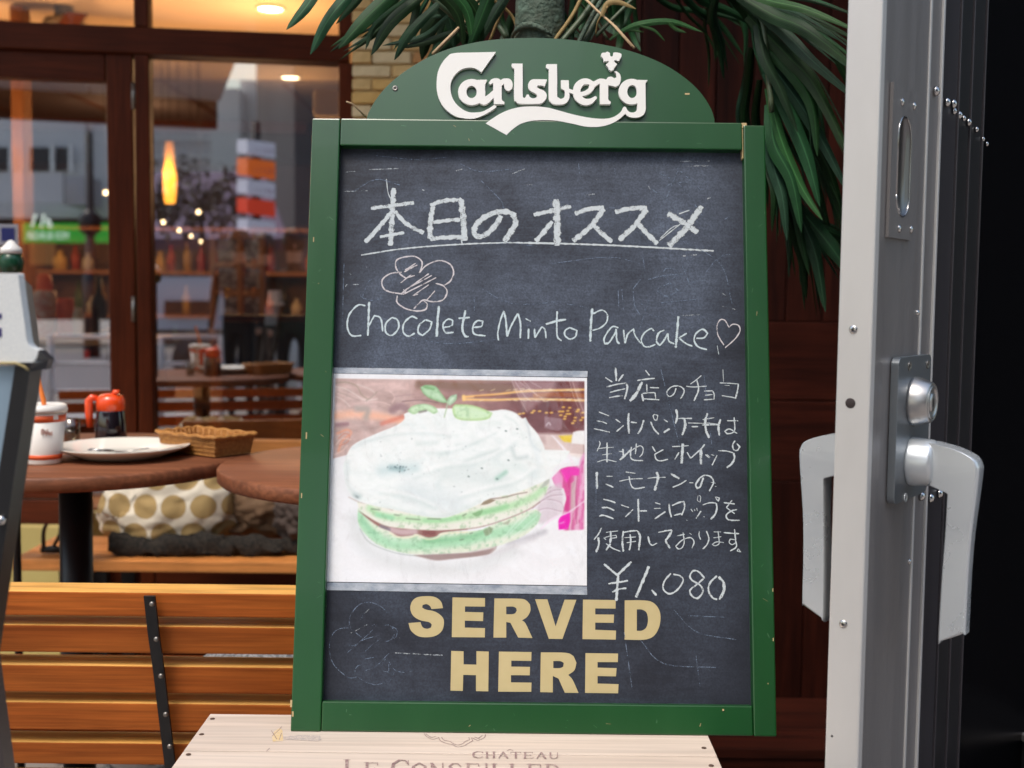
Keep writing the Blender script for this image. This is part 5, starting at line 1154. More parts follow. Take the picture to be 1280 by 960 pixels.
chalk('chalk_text_line', 'w', '''J:18|260 545 215 640 150 720;28|215 685 222 790 180 910;12|330 612 420 600 510 590;12|295 692 330 720;12|310 690 400 665 480 655 490 690 400 700;28|400 590 402 700 390 770;26|395 780 330 880;15|330 780 430 850 545 895;26|590 590 575 750 590 900;20|600 612 700 592 800 585;28|802 587 840 680 820 880;22|690 640 702 760 680 880;12|600 692 780 680;12|640 767 780 745;22|960 670 985 780;16|985 780 1030 805 1095 770;14|1115 610 1260 587;
K:20|0 590 120 578;30|120 580 80 660 20 740;30|22 740 90 850;14|195 665 310 640;15|285 612 302 760 270 840 215 860 175 820 270 730 390 690 450 750 420 850;9|380 622 415 645;15|530 595 525 660 550 720;18|635 592 672 700 640 800 580 860;10|745 605 855 605;12|735 695 860 675;14|810 590 822 700 825 780 770 812 722 792 790 755 895 765;18|895 615 1010 625 1125 630;18|1055 565 1075 740 1082 830 990 892;14|1060 722 995 712 975 760 1020 795 1072 770;13|1110 855 1150 905 1098 892 1110 858''')
chalk('chalk_price', 'w', '''L:18|105 75 225 175;19|350 55 225 175;22|232 175 225 280 215 402;14|145 250 230 238 320 222;15|180 325 240 298 305 290;22|505 95 450 230 390 372;18|530 305 572 355;13|700 158 642 230 635 300 690 340 760 302 810 222 780 180 722 166;14|1000 202 950 145 900 135 870 180 890 220 960 262 985 320 940 378 890 360 870 310 930 258 990 205;15|1110 180 1050 240 1035 310 1070 372 1112 390;22|1125 188 1168 240 1172 310 1132 392''')
chalk('stray_marks', 's', '''E:11|650 215 815 205;10|1010 130 1140 160;7|1015 15 1050 35;A:6|60 78 120 72;B:7|810 10 970 8;8|845 35 965 32;12|798 82 808 80;6|640 140 655 165;7|300 190 355 184;7|820 515 900 508;8|955 212 975 200;8|360 105 370 108;A:7|530 186 545 190;7|1165 155 1210 155;7|1085 88 1160 58;C:7|55 270 60 255 75 270;7|90 258 130 255;6|170 150 175 160;6|75 190 85 200;
M:11|615 522 830 535 1050 545;7|380 190 420 150;7|265 355 340 318 410 280;M:6|665 400 690 395;P:3|689 184 689 180;3|851 187 851 181;1.4|455 213 500 211;1.4|430 240 460 239;2|570 214 578 212''')['kind'] = 'stuff'
random.seed(3)
gl_ = '''M:6|265 320 250 250 275 180 340 110 420 92 500 115 560 160 578 205;6|250 312 180 315 120 350 85 430 85 530 115 620 180 690 250 738 310 735;6|270 325 330 370 370 400;6|310 735 300 680 320 640 350 630;6|325 730 380 770 470 800;5|470 800 560 780 620 740 635 690;5|540 290 600 290 640 350 610 410 560 430;5|620 300 660 330 650 390 600 415;6|250 465 300 460 380 410 500 378;5|215 540 330 440 440 340 490 280;5|350 555 420 480 520 400;5|370 580 480 560;6|590 600 640 670 720 692 800 680;5|380 680 480 640 560 560 600 520;5|520 640 560 580 600 560;5|430 300 470 280;5|350 240 380 180;5|540 680 590 690 590 620;
C:6|130 290 150 330 210 348 270 330;5|150 330 180 250 210 220;5|790 330 790 420;4|540 60 560 120;5|880 30 1000 20 1150 40;
B:6|610 515 625 600;6|560 700 570 780 600 830;6|560 690 600 640;6|640 640 720 620 830 610;6|720 600 740 580 790 590 800 620 750 640 720 610;6|700 765 900 745;6|690 690 760 660 800 700 740 730 690 700;5|480 680 485 800;5|500 690 510 800;5|950 600 1000 540 1050 510;5|1030 510 1080 505;5|1020 340 1090 290;5|740 200 800 60 830 20;5|700 180 760 130 850 120;5|790 40 930 170;5|650 150 760 230;5|270 20 275 75;5|460 25 465 80;5|210 770 320 790;5|590 740 640 820 700 840;5|820 560 860 660 920 640;
P:1.2|442 240 470 225 500 232;1|470 195 520 200 560 197;1|575 205 600 215 640 212;1.2|600 225 625 250 630 262;1|820 215 850 232 878 270;1|760 260 800 262;1|430 330 428 410;1|500 420 560 430 620 425;1|812 372 800 410;1|745 600 745 640;1|880 470 890 560;1|840 760 870 790 920 800;1|800 800 830 830 900 835;1|870 820 875 860;1.2|720 470 715 490 700 510;1|826 462 840 520 850 560;1|600 360 640 380 700 378;1|690 330 760 322 800 330;1|850 300 900 330 915 380;1|780 790 790 860;1|860 770 905 772;1|650 560 652 570'''
chalk('rubbed_out_marks', 'g', gl_)['kind'] = 'stuff'

# ------------------------------------------------------------------ printed picture in a clear sleeve
Z6 = (400, 450, 3.2)
PC = [B(x, y, SO) for x, y in ((406.5, 727.5), (733.5, 732.5), (733.7, 473), (414.5, 467.5))]     # paper corners bl br tr tl
def bil(u, v):
    a = [PC[0][i] * (1 - u) * (1 - v) + PC[1][i] * u * (1 - v) + PC[2][i] * u * v + PC[3][i] * (1 - u) * v for i in range(2)]; return a
NXp, NYp = 340, 272
U, V = np.meshgrid(np.linspace(0, 1, NXp), np.linspace(0, 1, NYp), indexing='ij')
# picture coordinates in the 3.2x zoom of the photograph: corners of the paper
cz = [(22, 888), (1067, 904), (1068, 74), (47, 56)]
QX = cz[0][0] * (1 - U) * (1 - V) + cz[1][0] * U * (1 - V) + cz[2][0] * U * V + cz[3][0] * (1 - U) * V
QY = cz[0][1] * (1 - U) * (1 - V) + cz[1][1] * U * (1 - V) + cz[2][1] * U * V + cz[3][1] * (1 - U) * V
def vnoise(scale, seed, sy=1.):
    r = np.random.default_rng(seed); tot = np.zeros(QX.shape); amp = 1.; nrm = 0
    for o_ in range(4):
        s_ = scale / 2 ** o_; gx, gy = QX / s_, QY / (s_ * sy); T = r.random((64, 64)); i0, j0 = np.floor(gx).astype(int), np.floor(gy).astype(int); fx, fy = gx - i0, gy - j0; fx = fx * fx * (3 - 2 * fx); fy = fy * fy * (3 - 2 * fy)
        g = lambda a, b: T[(i0 + a) % 64, (j0 + b) % 64]
        tot += amp * ((g(0, 0) * (1 - fx) + g(1, 0) * fx) * (1 - fy) + (g(0, 1) * (1 - fx) + g(1, 1) * fx) * fy); nrm += amp; amp *= .5
    return tot / nrm
def sdp(P, sm=True):
    global GX, GY
    s_ = (GX, GY); GX, GY = QX, QY
    d = poly_sd(smooth_path(P, 5, True, 60) if sm else P); GX, GY = s_; return d
IMG = np.ones(QX.shape + (3,)) * np.array([.975, .97, .985])
def lay(mask, col):
    global IMG
    c_ = np.array(col, float) if not isinstance(col, np.ndarray) else col
    mask = np.clip(mask, 0, 1)
    IMG = IMG * (1 - mask[..., None]) + (c_ if c_.ndim == 3 else c_[None, None, :]) * mask[..., None]
def sf(d, w=3.): return np.clip(.5 - d / w, 0, 1)
def dst(P, sm=True):
    Q = smooth_path(P, 5, sharp=400) if sm and len(P) > 2 else [np.array(p, float) for p in P]
    d = np.full(QX.shape, 1e9)
    for a, b in zip(Q[:-1], Q[1:]):
        e = b - a; wx, wy = QX - a[0], QY - a[1]; t = np.clip((wx * e[0] + wy * e[1]) / (e @ e + 1e-12), 0, 1); d = np.minimum(d, np.hypot(wx - e[0] * t, wy - e[1] * t))
    return d
def stk(P, r, soft, col, al=1., m_=None):
    soft = soft * 1.35; k = np.clip((r + soft * .5 - dst(P)) / soft, 0, 1); k = k * k * (3 - 2 * k); lay(k * al * (1 if m_ is None else m_), col)
n1, n2, n3, n5 = vnoise(90, 1), vnoise(26, 2), vnoise(70, 3, .4), vnoise(12, 8)
def ncol(c, v, amp=.1): return np.clip(np.array(c)[None, None] + (v[..., None] - .5) * amp * np.array([1, 1, 1]), 0, 1)
frame = sf(sdp([(62, 76), (1058, 88), (1058, 900), (40, 885)], False), 2.5)
bgm = sf(sdp([(62, 76), (1058, 88), (1058, 385), (900, 365), (860, 330), (300, 330), (130, 380), (50, 402)], False), 4) * frame
x_ = QX[..., None]; t1 = np.clip((x_ - 330) / 170, 0, 1); t2 = np.clip((x_ - 620) / 220, 0, 1)
bgc = np.array([.84, .72, .70]) * (1 - t1) + np.array([.66, .49, .47]) * t1; bgc = bgc * (1 - t2) + np.array([.46, .24, .25]) * t2
bgc = bgc + (n3[..., None] - .5) * np.array([.26, .24, .24]) * (1.1 - t2) + (n2[..., None] - .5) * .12
lay(bgm, np.clip(bgc, 0, 1))
def B_(P, r, s, c, a=1.): stk(P, r, s, c, a, bgm)
B_([(400, 100), (560, 108), (760, 118)], 18, 18, (.55, .41, .34), .9); B_([(560, 82), (760, 84)], 10, 8, (.66, .52, .47), .8)
B_([(60, 228), (150, 222), (250, 232), (330, 250)], 15, 22, (1.0, .77, .66), .9); B_([(250, 260), (310, 240), (350, 225)], 8, 14, (.90, .50, .42), .7); B_([(70, 265), (110, 262)], 8, 10, (.62, .46, .50), .8)
B_([(150, 200), (190, 205), (185, 235)], 12, 18, (.72, .68, .66), .8); B_([(290, 205), (320, 190), (345, 200)], 14, 16, (.60, .47, .50), .7); B_([(70, 300), (110, 285), (125, 300), (90, 330), (75, 370)], 5, 8, (.92, .66, .56), .9)
rr_ = np.random.default_rng(5)
for P, c in (([(66, 95), (110, 92), (150, 110), (165, 140), (190, 160)], (.66, .60, .52)), ([(66, 110), (100, 118), (140, 140), (180, 165), (230, 160)], (.94, .88, .86)), ([(70, 130), (120, 150), (160, 168)], (.72, .60, .56)), ([(66, 150), (95, 165), (120, 190)], (.95, .88, .86)),
             ([(150, 100), (200, 120), (220, 140), (200, 160)], (.90, .84, .82)), ([(230, 130), (210, 150), (185, 168)], (.68, .60, .55)), ([(280, 128), (300, 150), (290, 175)], (.93, .82, .80)), ([(170, 175), (240, 172), (280, 185)], (.93, .82, .80)),
             ([(75, 320), (100, 300), (120, 310), (110, 335), (80, 350)], (.84, .54, .46)), ([(60, 385), (90, 370), (110, 350)], (.95, .82, .78)), ([(66, 345), (90, 320), (125, 325)], (.96, .84, .80)), ([(300, 150), (400, 140), (480, 148)], (.74, .60, .60)), ([(330, 170), (400, 165), (470, 175)], (.52, .40, .42))):
    B_(P, 2.2, 4, c, .75)
B_([(575, 152), (700, 142), (830, 128), (1058, 122)], 4.5, 7, (1.0, .78, .45), 1.); B_([(580, 162), (700, 164), (820, 160), (1058, 166)], 4.5, 7, (1.0, .80, .50), 1.); B_([(575, 150), (576, 162)], 7, 6, (1., .82, .50), 1.)
B_([(860, 146), (940, 142), (1058, 146)], 9, 8, (.66, .34, .14), .9); B_([(620, 152), (760, 145)], 3, 5, (.60, .36, .26), .8)
for k in range(26):
    x0 = rr_.uniform(600, 1050); B_([(x0, rr_.uniform(118, 128)), (x0 + 16, rr_.uniform(118, 130))], 1.5, 3, (1, .90, .66), .7); B_([(x0, rr_.uniform(158, 170)), (x0 + 16, rr_.uniform(158, 170))], 1.5, 3, (1, .90, .70), .7)
for a, b in ((540, 410), (570, 405), (640, 400), (655, 385), (700, 388), (755, 400), (795, 400), (860, 390), (885, 390), (925, 385), (870, 420), (905, 430), (900, 450), (940, 410), (1000, 390), (1010, 375), (985, 440), (980, 465), (965, 485), (1030, 460), (1045, 400), (1045, 440), (890, 355), (940, 360), (920, 410)):
    x0, y0 = 528 + a / 2, 16 + b / 2; B_([(x0 - 3, y0), (x0 + 4, y0)], 3.4, 4, (.98, .76, .30), .95); B_([(x0, y0 - 1), (x0 + 2, y0 - 1)], 1.2, 2, (1, .93, .70), .9)
lay(sf(sdp([(898, 231), (968, 241), (968, 281), (953, 291), (898, 276)], False), 4) * .7, (.66, .54, .58)); B_([(905, 268), (915, 256), (922, 266)], 2, 3, (.95, .90, .92), .8)
lay(sf(sdp([(768, 86), (943, 86), (928, 131), (828, 216), (808, 181)]), 20) * .35 * frame, (.96, .90, .92)); lay(sf(sdp([(998, 86), (1030, 86), (1058, 200), (1050, 230)]), 14) * .3 * frame, (.95, .90, .92))  # sleeve haze and glare painted into the print colours
for P in ([(769, 88), (790, 140), (828, 212)], [(795, 88), (850, 130), (900, 165)], [(815, 88), (870, 150)], [(840, 88), (885, 115)], [(998, 88), (1015, 150), (1045, 230)], [(1010, 88), (1030, 150), (1055, 215)], [(780, 88), (830, 160), (880, 170)]): B_(P, 1.0, 3, (.98, .92, .90), .65)
lay(sf(sdp([(860, 300), (1058, 300), (1058, 400), (890, 365)]), 16) * frame * .85, (.97, .90, .88)); lay(sf(sdp([(870, 306), (900, 312), (905, 345), (880, 330)]), 12) * frame * .6, (.75, .62, .62))
lay(sf(sdp([(955, 310), (1008, 306), (1004, 336), (975, 332)]), 8) * frame, (.96, .83, .26)); lay(sf(sdp([(1012, 295), (1030, 289), (1058, 288), (1058, 345), (1006, 340)]), 6) * frame, (.99, .98, .98))
# shadows on the plate
stk([(140, 640), (170, 740), (260, 800), (430, 835), (620, 825), (760, 770)], 26, 60, (.88, .885, .89), .8); stk([(753, 737), (828, 717), (898, 692)], 9, 18, (.78, .77, .80), .8); stk([(660, 790), (760, 755), (860, 715)], 8, 24, (.86, .84, .86), .7)
stk([(120, 420), (108, 500), (140, 570)], 10, 30, (.93, .94, .945), .8)
# flower
fl = sf(sdp([(928, 480), (960, 445), (1000, 433), (1040, 430), (1058, 385), (1058, 684), (975, 688), (968, 640), (975, 600), (985, 560), (975, 520), (945, 515)]), 5) * frame
stv = .5 + .5 * np.sin(QX * .23 + QY * .03 + n2 * 5); lay(fl, np.clip(np.stack([.88 + .06 * stv, .42 + .30 * stv, .66 + .18 * stv], -1), 0, 1))
lay(sf(sdp([(970, 440), (1000, 433), (1008, 470), (1000, 560), (995, 612), (972, 612), (970, 520), (966, 470)]), 10) * fl, (.86, .26, .58)); lay(sf(sdp([(962, 447), (1000, 436), (1040, 440), (1035, 470), (1005, 468), (985, 500)]), 8) * fl, (.97, .22, .74))
lay(sf(sdp([(930, 478), (955, 455), (972, 480), (965, 520), (940, 515)]), 8) * fl * .9, (.94, .62, .82)); lay(sf(sdp([(957, 640), (998, 612), (1000, 650), (990, 682), (955, 684)]), 5) * frame, (.96, .10, .74)); stk([(960, 660), (975, 655)], 3, 5, (.98, .70, .92), .8)
lay(sf(sdp([(1003, 500), (1022, 490), (1018, 600), (1002, 610)]), 8) * fl * .75, (.84, .74, .74)); stk([(1030, 470), (1024, 540), (1026, 660)], 2, 4, (.78, .36, .55), .8, fl); stk([(1045, 430), (1040, 520), (1044, 680)], 2, 4, (.97, .60, .84), .8, fl); stk([(1012, 620), (1008, 680)], 2, 4, (.80, .45, .60), .8, fl)
lay(sf(sdp([(926, 308), (942, 318), (1000, 385), (1022, 432), (1006, 430), (985, 380)]), 6) * frame, (.985, .95, .975)); stk([(1058, 380), (1044, 410), (1040, 440)], 4, 8, (.92, .60, .80), .8, frame)
# film between cake and flower
lay(sf(sdp([(885, 560), (915, 520), (960, 500), (972, 545), (975, 615), (935, 640), (890, 660), (850, 640)]), 16) * .8, (.87, .80, .84))
for P in ([(850, 600), (900, 565), (960, 575), (972, 600)], [(860, 585), (920, 552), (970, 545)], [(880, 560), (930, 530), (965, 525)], [(840, 625), (900, 600), (965, 612)], [(890, 540), (925, 515)]): stk(P, 1.6, 4, (.68, .54, .62), .6); stk([(a, b + 5) for a, b in P], 1.4, 4, (.97, .93, .96), .7)
stk([(885, 680), (930, 640), (990, 618), (1056, 572)], 2.5, 5, (.99, .90, .97), .95)
# lower layer
low_p = sf(sdp([(152, 600), (155, 660), (185, 705), (235, 745), (300, 768), (380, 782), (470, 780), (560, 776), (650, 762), (740, 740), (820, 705), (870, 660), (885, 620), (850, 605), (700, 660), (600, 690), (300, 670)]), 4)
lay(low_p, ncol((.925, .94, .87), n2, .05))
stk([(160, 630), (185, 675), (230, 715), (300, 742), (396, 745), (466, 738), (566, 730), (668, 705), (738, 690), (800, 672), (862, 636)], 20, 22, (.70, .89, .74), .95, low_p); stk([(420, 728), (520, 722), (600, 712), (665, 690)], 10, 20, (.55, .80, .60), .8, low_p); stk([(170, 650), (220, 700)], 6, 14, (.58, .82, .66), .6, low_p); stk([(300, 725), (380, 735)], 8, 20, (.80, .93, .82), .8, low_p)
lay(low_p * np.clip((n5 - .54) * 6, 0, 1) * .45, (.52, .74, .56)); stk([(160, 680), (200, 735), (300, 775), (400, 788), (480, 785)], 1.6, 4, (.55, .60, .58), .6)
lay(sf(sdp([(376, 785), (466, 781), (591, 775), (678, 760), (708, 748), (700, 765), (663, 784), (528, 800), (466, 805), (416, 795)]), 5) * .95, (.64, .53, .52)); stk([(600, 775), (690, 755)], 3, 8, (.80, .72, .71), .5)
# filling
fm = sf(sdp([(156, 610), (181, 625), (226, 652), (276, 672), (366, 682), (466, 687), (591, 680), (590, 684), (491, 695), (466, 710), (431, 715), (386, 700), (366, 707), (316, 710), (281, 690), (236, 672), (191, 640)]), 4)
lay(fm, (.62, .42, .39)); stk([(285, 684), (330, 694), (380, 692)], 12, 14, (.83, .71, .73), .95, fm); stk([(245, 672), (275, 684)], 8, 8, (.52, .48, .54), .8, fm); stk([(420, 695), (455, 698)], 10, 10, (.50, .22, .20), .8, fm)
stk([(281, 698), (320, 716), (370, 713), (390, 706), (430, 722), (470, 716), (495, 700), (590, 694)], 2.2, 4, (.97, .93, .82), .9)
# upper layer
up_p = sf(sdp([(150, 575), (160, 605), (200, 635), (250, 662), (300, 674), (400, 684), (528, 684), (640, 672), (740, 640), (830, 605), (890, 560), (916, 510), (915, 480), (860, 500), (700, 560), (500, 620), (300, 600)]), 4)
lay(up_p, ncol((.955, .945, .90), n2, .04)); stk([(200, 600), (240, 625), (290, 636), (360, 642), (440, 648), (540, 640), (628, 622), (700, 606), (760, 592), (850, 556), (895, 520)], 13, 18, (.76, .91, .73), .95, up_p); stk([(640, 618), (700, 606), (745, 592)], 9, 14, (.60, .84, .60), .8, up_p); stk([(230, 625), (290, 638)], 8, 12, (.60, .86, .68), .8, up_p); stk([(420, 648), (490, 648), (560, 636)], 7, 10, (.66, .88, .66), .8, up_p)
lay(up_p * np.clip((n5 - .55) * 6, 0, 1) * .4, (.55, .72, .52)); stk([(528, 688), (640, 674), (740, 644), (830, 607), (880, 575)], 1.8, 4, (.60, .42, .38), .75); stk([(116, 555), (166, 577), (226, 584), (291, 607)], 1.5, 3, (.62, .50, .46), .6)
for P in ([(206, 602), (240, 606)], [(300, 625), (318, 628)], [(345, 640), (400, 645)], [(432, 641), (482, 642)], [(570, 630), (585, 622)], [(560, 725), (575, 722)], [(600, 700), (610, 697)]): stk(P, 2, 3, (.42, .50, .38), .75)
lay(sf(sdp([(643, 587), (668, 562), (703, 567), (673, 582)]), 3), (.60, .52, .42)); stk([(668, 562), (728, 558), (780, 545), (828, 536)], 1.8, 3, (.55, .44, .40), .9); lay(sf(sdp([(608, 620), (653, 605), (643, 625), (623, 632)]), 4) * .9, (.52, .70, .48)); lay(sf(sdp([(653, 690), (678, 672), (693, 680), (683, 700), (663, 710)]), 5) * .9, (.57, .64, .50)); lay(sf(sdp([(728, 660), (763, 645), (753, 665)]), 5) * .9, (.70, .72, .62))
lay(sf(sdp([(880, 520), (900, 490), (918, 480), (915, 500), (895, 515)]), 6) * .8, (.72, .74, .70))
# cream
crm = sf(sdp([(100, 470), (94, 430), (118, 365), (150, 335), (200, 312), (250, 290), (300, 270), (336, 245), (336, 222), (352, 214), (400, 205), (450, 198), (500, 198), (600, 200), (680, 208), (735, 203), (780, 215), (808, 238), (822, 234), (838, 262), (870, 300), (893, 345), (900, 365), (980, 368), (1000, 372), (975, 410), (935, 440), (925, 475), (880, 500), (820, 525), (760, 545), (700, 555), (650, 575), (600, 600), (520, 632), (470, 638), (400, 628), (320, 610), (250, 596), (165, 575), (125, 545), (105, 505)]), 4)
lay(crm, (.98, .988, .985))
relief = vnoise(120, 11, .6); g_ = np.gradient(relief); rl = np.tanh((g_[0] * .5 + g_[1]) * 14); lay(crm * np.clip(rl, 0, 1) * .34, (.84, .88, .88)); lay(crm * np.clip(-rl, 0, 1) * .4, (.995, .995, 1.0))
def C_(P, r, s, c=(.82, .87, .86), a=.55): stk(P, r, s, c, a, crm)
C_([(366, 530), (450, 560), (540, 580)], 40, 90, (.87, .90, .91), .75); C_([(528, 460), (620, 470), (740, 500)], 34, 70, (.88, .91, .905), .75); C_([(548, 348), (628, 337)], 6, 22); C_([(578, 418), (648, 388), (718, 368)], 6, 20, (.76, .82, .81), .6); C_([(768, 361), (785, 398), (828, 394)], 6, 18, (.70, .76, .76), .55)
C_([(700, 420), (800, 440), (860, 470)], 14, 40, (.88, .92, .91), .6); C_([(823, 240), (835, 286), (846, 340), (880, 372)], 3, 12, (.80, .84, .86), .6); C_([(391, 342), (466, 337)], 5, 22); C_([(481, 386), (510, 380)], 8, 18); C_([(640, 256), (720, 260)], 6, 22, (.88, .92, .90), .5); C_([(130, 360), (170, 340), (260, 300)], 5, 16, (.87, .90, .91), .6)
C_([(110, 420), (112, 500), (150, 560)], 6, 22, (.84, .87, .88), .6); C_([(250, 590), (380, 620), (470, 632), (560, 610), (640, 572)], 5, 18, (.84, .88, .86), .5); C_([(500, 470), (470, 500), (480, 520)], 10, 26, (.86, .90, .90), .5); C_([(850, 330), (870, 420), (840, 500)], 8, 26, (.90, .93, .94), .6)
C_([(250, 450), (311, 441), (380, 440)], 16, 46, (.76, .85, .86), .7); C_([(285, 438), (330, 444)], 9, 20, (.52, .66, .68), .7); C_([(708, 481), (743, 456)], 7, 16, (.56, .76, .68), .75); C_([(140, 548), (158, 552)], 7, 22, (.66, .74, .74), .7); C_([(146, 552), (152, 556)], 3, 6, (.45, .52, .54), .7)
for k in range(14):
    a, b = 310 + rr_.normal(0, 16), 440 + rr_.normal(0, 7); C_([(a, b), (a + rr_.uniform(-5, 5), b + rr_.uniform(-3, 3))], 1.6, 3, (.22, .32, .36), .8)
for k in range(46):
    a, b = rr_.uniform(200, 850), rr_.uniform(270, 600); C_([(a, b), (a + rr_.uniform(-5, 5), b + rr_.uniform(-2, 2))], rr_.uniform(.6, 1.8), 2.5, (.40, .46, .48), rr_.uniform(.3, .8))
for a, b in ((742, 289), (787, 281), (752, 407), (646, 439), (593, 472), (707, 482)): C_([(a, b), (a + 4, b + 2)], 2.4, 3, (.30, .38, .38), .8)
# deeper folds and bright crests that give the cream its body
for P, r in (([(200, 330), (300, 305), (420, 300), (520, 312)], 7), ([(430, 380), (540, 372), (640, 330), (700, 300)], 8), ([(380, 480), (500, 440), (600, 430), (700, 395), (780, 340)], 9), ([(240, 540), (360, 560), (460, 600)], 8), ([(560, 560), (660, 530), (780, 500), (860, 450)], 8), ([(740, 230), (790, 260), (815, 320)], 6)):
    C_(P, r * .5, r * 2.6, (.80, .855, .85), .42); C_([(a, b - r * 1.7) for a, b in P], r * .4, r * 2.0, (1., 1., 1.), .8)
lay(crm * np.clip((vnoise(34, 31, .6) - .52) * 4, 0, 1) * .22, (.84, .885, .88))
# mint
def leafp(P, c1, c2, vein):
    d = sdp(P); m_ = sf(d, 4); sh_ = np.clip(-d / 12, 0, 1); lay(m_, np.array(c2)[None, None] * sh_[..., None] + np.array(c1)[None, None] * (1 - sh_[..., None])); stk(vein, 1.2, 3, (.86, .95, .84), .8, m_)
    lay(m_ * np.clip((n5 - .5) * 4, 0, 1) * .25, (.38, .62, .36))
leafp([(402, 112), (425, 103), (462, 108), (485, 135), (512, 172), (492, 176), (440, 158), (412, 135)], (.58, .76, .55), (.78, .90, .76), [(405, 112), (450, 130), (505, 172)]); stk([(420, 112), (455, 120)], 6, 8, (.45, .68, .42), .7)
leafp([(350, 208), (372, 188), (420, 180), (460, 192), (472, 212), (455, 220), (430, 208), (400, 212), (375, 222)], (.70, .84, .64), (.85, .94, .80), [(360, 205), (420, 186), (465, 208)]); stk([(398, 214), (425, 208)], 4, 5, (.52, .48, .46), .8)
leafp([(530, 200), (540, 182), (600, 184), (650, 198), (690, 218), (670, 242), (600, 248), (545, 238)], (.72, .86, .56), (.86, .95, .80), [(535, 192), (600, 212), (685, 220)])
leafp([(506, 176), (520, 150), (548, 140), (545, 165), (520, 188)], (.66, .78, .64), (.82, .90, .80), [(510, 176), (545, 145)]); stk([(512, 172), (506, 200), (498, 234)], 2.5, 4, (.72, .80, .66), .9)
# film folds over the right part of the cake, their glints painted white
for P, a in (([(690, 775), (760, 700), (860, 600)], .5), ([(680, 780), (730, 720), (800, 640)], .4), ([(700, 772), (800, 690), (890, 610)], .4), ([(665, 660), (700, 760)], .3), ([(780, 200), (840, 330), (870, 470)], .25), ([(60, 640), (62, 860)], .2)): stk(P, 1.5, 5, (1, 1, 1), a)
for _ in range(1):
    PD = np.pad(IMG, ((1, 1), (1, 1), (0, 0)), 'edge'); IMG = (PD[1:-1, 1:-1] * 4 + (PD[:-2, 1:-1] + PD[2:, 1:-1] + PD[1:-1, :-2] + PD[1:-1, 2:]) * 1.5) / 10
IMG *= (1 + (vnoise(7, 21) - .5) * .03)[..., None]
L_ = np.where(IMG <= .04045, IMG / 12.92, ((np.clip(IMG, 0, 1) + .055) / 1.055) ** 2.4) * np.array([.92, .95, .97])
vv = np.zeros((NXp * NYp, 3)); k = np.arange(NXp * NYp)
PXx = PC[0][0] * (1 - U) * (1 - V) + PC[1][0] * U * (1 - V) + PC[2][0] * U * V + PC[3][0] * (1 - U) * V
PZz = PC[0][1] * (1 - U) * (1 - V) + PC[1][1] * U * (1 - V) + PC[2][1] * U * V + PC[3][1] * (1 - U) * V
vv[:, 0] = PXx.ravel(); vv[:, 1] = SO - .0010; vv[:, 2] = PZz.ravel()
ii, jj = np.meshgrid(np.arange(NXp - 1), np.arange(NYp - 1), indexing='ij'); a = (ii * NYp + jj).ravel()
me = bpy.data.meshes.new('photo_print'); me.from_pydata(vv.tolist(), [], np.stack([a, a + NYp, a + NYp + 1, a + 1], 1).tolist())
ca_ = me.color_attributes.new('print', 'FLOAT_COLOR', 'POINT'); ca_.data.foreach_set('color', np.concatenate([L_.reshape(-1, 3), np.ones((NXp * NYp, 1))], 1).ravel())
pm = bpy.data.materials.new('printed_paper'); pm.use_nodes = True; t_ = pm.node_tree; at = nn(t_, 'ShaderNodeAttribute'); at.attribute_name = 'print'
t_.links.new(at.outputs['Color'], t_.nodes['Principled BSDF'].inputs['Base Color']); t_.nodes['Principled BSDF'].inputs['Roughness'].default_value = .5
pic = put('photo_print', me, pm, brd)
# clear sleeve with creases
PS = [B(x, y, SO) for x, y in ((405.5, 738.5), (734.5, 744.5), (735, 464), (415, 459.5))]
nx, ny = 110, 96; sv = []; r5 = np.random.default_rng(9); from mathutils import noise as NZ
for i in range(nx + 1):
    for j in range(ny + 1):
        u, v = i / nx, j / ny
        x = PS[0][0] * (1 - u) * (1 - v) + PS[1][0] * u * (1 - v) + PS[2][0] * u * v + PS[3][0] * (1 - u) * v; z = PS[0][1] * (1 - u) * (1 - v) + PS[1][1] * u * (1 - v) + PS[2][1] * u * v + PS[3][1] * (1 - u) * v
        e = max(0, 1 - abs(u - .0) * 5, ) * .5 + max(0, 1 - (1 - u) * 3.2) + .25 + max(0, 1 - (1 - v) * 12) * .5 + max(0, 1 - v * 12) * .5
        w = (1 - abs(NZ.noise(Vector((x * 16 + z * 12, z * 22, 3.1)))) * 2.2) ** 3 + .5 * (1 - abs(NZ.noise(Vector((x * 40, z * 34 + x * 50, 7.7)))) * 2) ** 3
        sv.append((x, SO - .0022 - .0013 * max(0, w) * e, z))
smb = MB().add(sv, [[i * (ny + 1) + j, (i + 1) * (ny + 1) + j, (i + 1) * (ny + 1) + j + 1, i * (ny + 1) + j + 1] for i in range(nx) for j in range(ny)], True)
slm = bpy.data.materials.new('clear_plastic'); slm.use_nodes = True; t_ = slm.node_tree; t_.nodes.remove(t_.nodes['Principled BSDF'])
gls = nn(t_, 'ShaderNodeBsdfGlossy'); gls.inputs['Roughness'].default_value = .10; gls.inputs[0].default_value = (1, 1, 1, 1); trn = nn(t_, 'ShaderNodeBsdfTransparent'); dif = nn(t_, 'ShaderNodeBsdfDiffuse'); dif.inputs[0].default_value = (.75, .78, .80, 1)
lw0 = nn(t_, 'ShaderNodeLayerWeight'); lwp = nn(t_, 'ShaderNodeMath', operation='POWER'); lwp.inputs[1].default_value = 4.; t_.links.new(lw0.outputs['Facing'], lwp.inputs[0]); lw = nn(t_, 'ShaderNodeMath', operation='ADD'); lw.inputs[1].default_value = .035; t_.links.new(lwp.outputs[0], lw.inputs[0]); m1 = nn(t_, 'ShaderNodeMixShader'); m2 = nn(t_, 'ShaderNodeMixShader')
